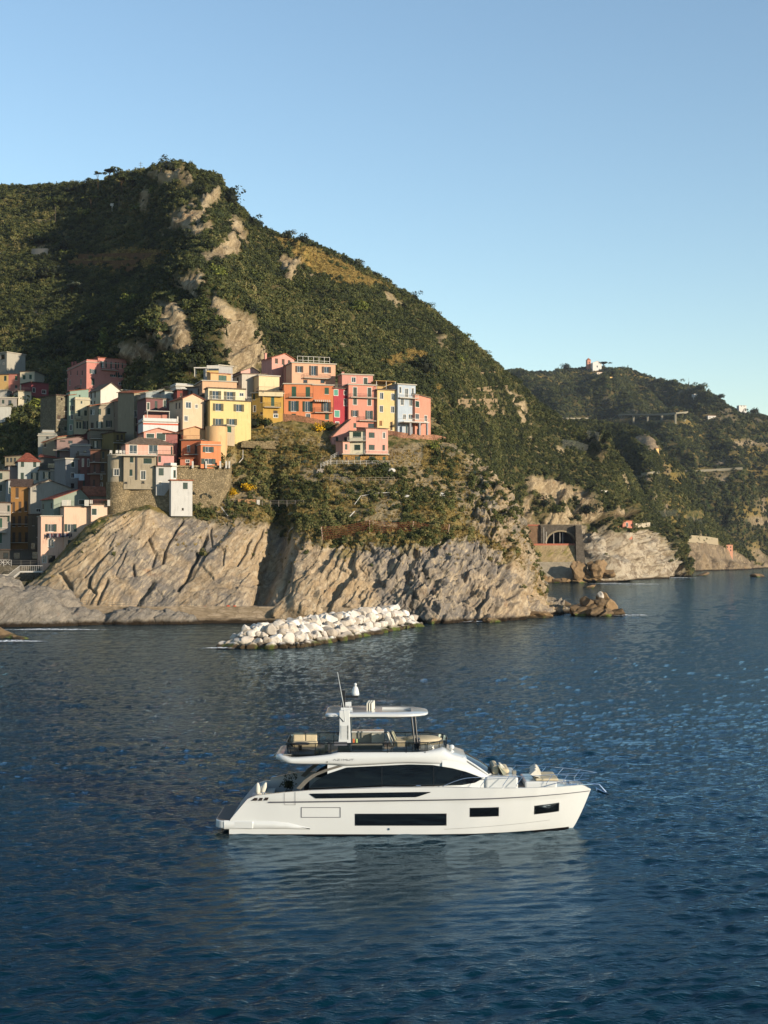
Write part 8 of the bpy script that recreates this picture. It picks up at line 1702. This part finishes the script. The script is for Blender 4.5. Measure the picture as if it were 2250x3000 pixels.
for k in range(2):
    m = MB(); x = .15 + k * .28; m.slab([(x, -.6, 5.72), (x + .12, -.6, 5.72), (x + .12, .2, 5.72), (x, .2, 5.72)], .02); m.v = []; m.f = []; m.mi = []
    m.grid([[(x, y, 5.7), (x + .14, y, 5.68), (x + .46, y, 5.0), (x + .3, y, 4.95)] for y in (-.9 + k * .5, -.2 + k * .5)], close=True); q = len(m.v) // 2; m.quad(*m.v[:q]); m.quad(*m.v[q:][::-1]); m.build('pillow', [CUSHW, CUSHG][k], fly, bevel=.05, fixn=True)
cushion('lounge_seat', (.6, -1.0, 4.8), (1.45, 1.2, 5.2), CUSH); cushion('helm_seat', (1.5, -.2, 4.8), (2.05, 1.2, 5.22), CUSHW)
cushion('helm_console', (.5, -1.9, 4.6), (1.75, -1.3, 4.98), GEL, bev=.12); cushion('helm_pod', (1.85, -1.5, 4.7), (2.15, -.6, 5.4), YBLK, bev=.08)
m = MB(); m.grid(lathe([(.01, .34), (.9, .34), (1.15, .24), (1.2, .0), (1.15, -.5)], 28, (2.35, 0, 5.0)), close=True); m.build('sun_pad', CUSH, fly, smooth=True)
m = MB(); m.grid(lathe([(1.22, .02), (1.24, -.45)], 28, (2.35, 0, 5.0)), close=True); m.build('sun_pad_base', GEL, fly, smooth=True)
m = MB(); m.tube([(-1.8, -1.45, 5.16), (-1.8, -1.45, 5.42)], .06, 8); m.build('orange_bottle', paint('#c8602a', .5), fly); m = MB(); m.tube([(-1.62, -1.45, 5.16), (-1.62, -1.45, 5.42)], .06, 8); m.build('green_bottle', paint('#a9c47a', .5), fly)
# searchlight on the brow
m = MB(); m.grid(lathe([(.01, 0), (.16, 0), (.14, .06), (.05, .1), (.05, .16), (.15, .2), (.16, .34), (.08, .42), (.01, .43)], c=(4.0, -1.2, 4.62)), close=True); m.build('searchlight', GEL, fly, smooth=True)
# fore deck: trunk, seats, sun pad
def soft_box(name, a, b, mat, bev=.08, par=yt): m = MB(); m.box(a, b); return m.build(name, mat, par, bevel=bev)
soft_box('coachroof', (5.95, -1.75, 2.5), (7.88, 1.75, 3.26), GEL, .12); soft_box('bow_lounge_base', (8.3, -1.5, 2.4), (10.2, 1.5, 2.92), GEL, .1); soft_box('bow_well', (7.88, -1.4, 2.5), (8.3, 1.4, 2.62), paint('#4a4642', .7), .01)
lo_ = soft_box('bow_sun_pad', (8.95, -1.3, 2.92), (10.3, 1.3, 3.06), CUSH, .06)
soft_box('bow_backrest', (6.4, -1.1, 3.26), (6.8, 1.1, 3.78), CUSH, .14); soft_box('bow_backrest', (6.9, -.9, 3.26), (7.45, 1.1, 3.58), CUSH, .16)
for x0_, y0_, z0_, mm, nm in ((6.62, -1.35, 3.3, CUSHG, 'pillow'), (6.72, -.7, 3.35, CUSHW, 'pillow'), (8.6, -1.1, 3.02, CUSHW, 'pillow'), (8.72, -.3, 3.05, CUSHW, 'pillow'), (8.8, .6, 3.05, CUSHW, 'pillow')):
    m = MB(); m.grid([[(x0_ + .1, y, z0_ + .52), (x0_ + .26, y, z0_ + .47), (x0_ + .62, y, z0_ + .05), (x0_ + .4, y, z0_ - .05)] if x0_ < 8 else [(x0_ + .34, y, z0_ + .52), (x0_ + .5, y, z0_ + .46), (x0_ + .74, y, z0_), (x0_, y, z0_ + .25)] for y in (y0_, y0_ + .6)], close=True); q = len(m.v) // 2; m.quad(*m.v[:q]); m.quad(*m.v[q:][::-1]); m.build(nm, mm, yt, bevel=.07, fixn=True)
soft_box('cup_table', (7.62, -.9, 3.26), (7.85, -.5, 3.45), CABG, .02)
# bow rails, windlass, anchor
for sgn in (-1, 1):
    rp_ = [(3.4, 2.45, 2.8), (4.2, 2.42, 3.12), (4.9, 2.38, 3.28), (6, 2.33, 3.32), (8, 2.08, 3.32), (10, 1.5, 3.33), (11.4, .85, 3.3), (12.3, .4, 3.24), (12.78, 0, 3.2)]
    arr_ = np.array(rp_); q = hermite(np.arange(9), arr_, np.linspace(0, 8, 50)); m = MB(); m.tube([(a, sgn * b, c) for a, b, c in q], .018, 6); br = m.build('bow_rail', CHR, yt)
    lp_ = [(9.4, 1.75, 2.66), (10.3, 1.5, 2.88), (11.4, .95, 2.9), (12.2, .5, 2.92)]; m = MB(); m.tube([(a, sgn * b, c) for a, b, c in lp_], .02, 5); m.build('lower_rail', CHR, br)
    for x in (5.6, 6.9, 7.7, 9.5, 10.5, 11.5): b1 = bsurf(x, 2.6) - .1; b2 = np.interp(x + .35, [p[0] for p in rp_], [p[1] for p in rp_]); m = MB(); m.tube([(x, sgn * b1, 2.62), (x + .04, sgn * b1, 2.85), (x + .4, sgn * b2, 3.3)], .02, 5); m.build('rail_post', CHR, br)
m = MB(); m.tube([(11.0, .1, 2.5), (11.0, .1, 2.75)], .14, 10); m.tube([(11.2, -.3, 2.5), (11.2, -.3, 2.66)], .08, 8); m.tube([(10.9, -.5, 2.56), (11.5, -.3, 2.56)], .05, 6); m.build('windlass', CHR, yt)
for x, y in ((11.6, -.55), (11.6, .55), (10.9, -1.0), (-7.0, -2.5), (2.0, -2.52)): m = MB(); z = interp(x, ZS); m.tube([(x - .14, y, z + .09), (x + .14, y, z + .09)], .025, 6); m.tube([(x - .06, y, z - .02), (x - .06, y, z + .09)], .02, 5); m.tube([(x + .06, y, z - .02), (x + .06, y, z + .09)], .02, 5); m.build('cleat', CHR, hull)
m = MB(); m.box((11.6, -.12, 2.42), (12.75, .12, 2.5)); an = m.build('anchor_roller', CHR, yt)
m = MB(); m.tube([(12.2, 0, 2.58), (12.9, 0, 2.5), (13.3, 0, 2.05)], [.04, .04, .05], 6); m.build('anchor_shank', CHR, an)
m = MB(); m.grid([[(12.75, -.38, 2.28), (12.75, 0, 2.1), (12.75, .38, 2.28)], [(13.1, -.32, 2.1), (13.1, 0, 1.92), (13.1, .32, 2.1)], [(13.45, -.1, 1.96), (13.48, 0, 1.88), (13.45, .1, 1.96)]]); m.build('anchor_fluke', CHR, an)
for y, lb in ((-1.9, 'near'), (-1.55, 'far')):
    pass
# loose gear in the cockpit
m = MB(); m.grid(lathe([(.01, 0), (.12, .03), (.14, .2), (.13, .45), (.07, .62), (.02, .68)]), close=True)
f0 = tag(m.build('fender', CUSHW, smooth=True, loc=(-7.35, 82.6 - 2.38, 2.33)), 'cream fender standing upright on the stern quarter of the yacht', 'fender')
f1 = tag(link('fender', f0.data, None, (-7.12, 82.6 - 2.2, 2.36)), 'paler fender leaning beside the cream one at the stern', 'fender'); f1.rotation_euler = (0, .35, 0)
pr = empty('potted_plant', (-5.75, 82.6 + .6, 1.55), 0, 'dark leafy plant in a pot in the cockpit of the yacht', 'plant'); m = MB(); m.tube([(0, 0, 0), (0, 0, .5)], [.16, .22], 10); m.build('pot', YBLK, pr)
c = link('leaves', crown_mesh('bush', 'dark', 3), pr, (0, 0, .85)); c.scale = (.42, .42, .5)
for k, (x, y, rz) in enumerate(((-5.2, -.6, .4), (-4.5, .7, 2.6))):
    r = empty('deck_chair', (x, 82.6 + y, 1.55), rz, ['nearer', 'farther'][k] + ' dark chair in the shaded cockpit of the yacht', 'chair')
    m = MB(); m.box((-.26, -.26, .4), (.26, .26, .47)); m.build('seat', YGREY, r); m = MB(); m.box((.2, -.26, .47), (.26, .26, .95)); m.build('backrest', YGREY, r)
    for sx in (-.23, .23):
        for sy in (-.23, .23): m = MB(); m.box((sx - .02, sy - .02, 0), (sx + .02, sy + .02, .4)); m.build('leg', YBLK, r)
# ------------------------------------------------------------------ the air over the sea
def haze():
    t = NT('sea_air'); t.n.remove(t.b); v = t.new('VolumePrincipled'); v.inputs['Color'].default_value = (0.80, 0.88, 1.0, 1); v.inputs['Density'].default_value = 0.000032; v.inputs['Anisotropy'].default_value = 0.2
    t.l.new(v.outputs[0], t.out.inputs['Volume']); m = MB(); m.box((-17000, -17000, -120), (17000, 17000, 470)); tag(m.build('haze', t.m), kind='stuff')
haze()
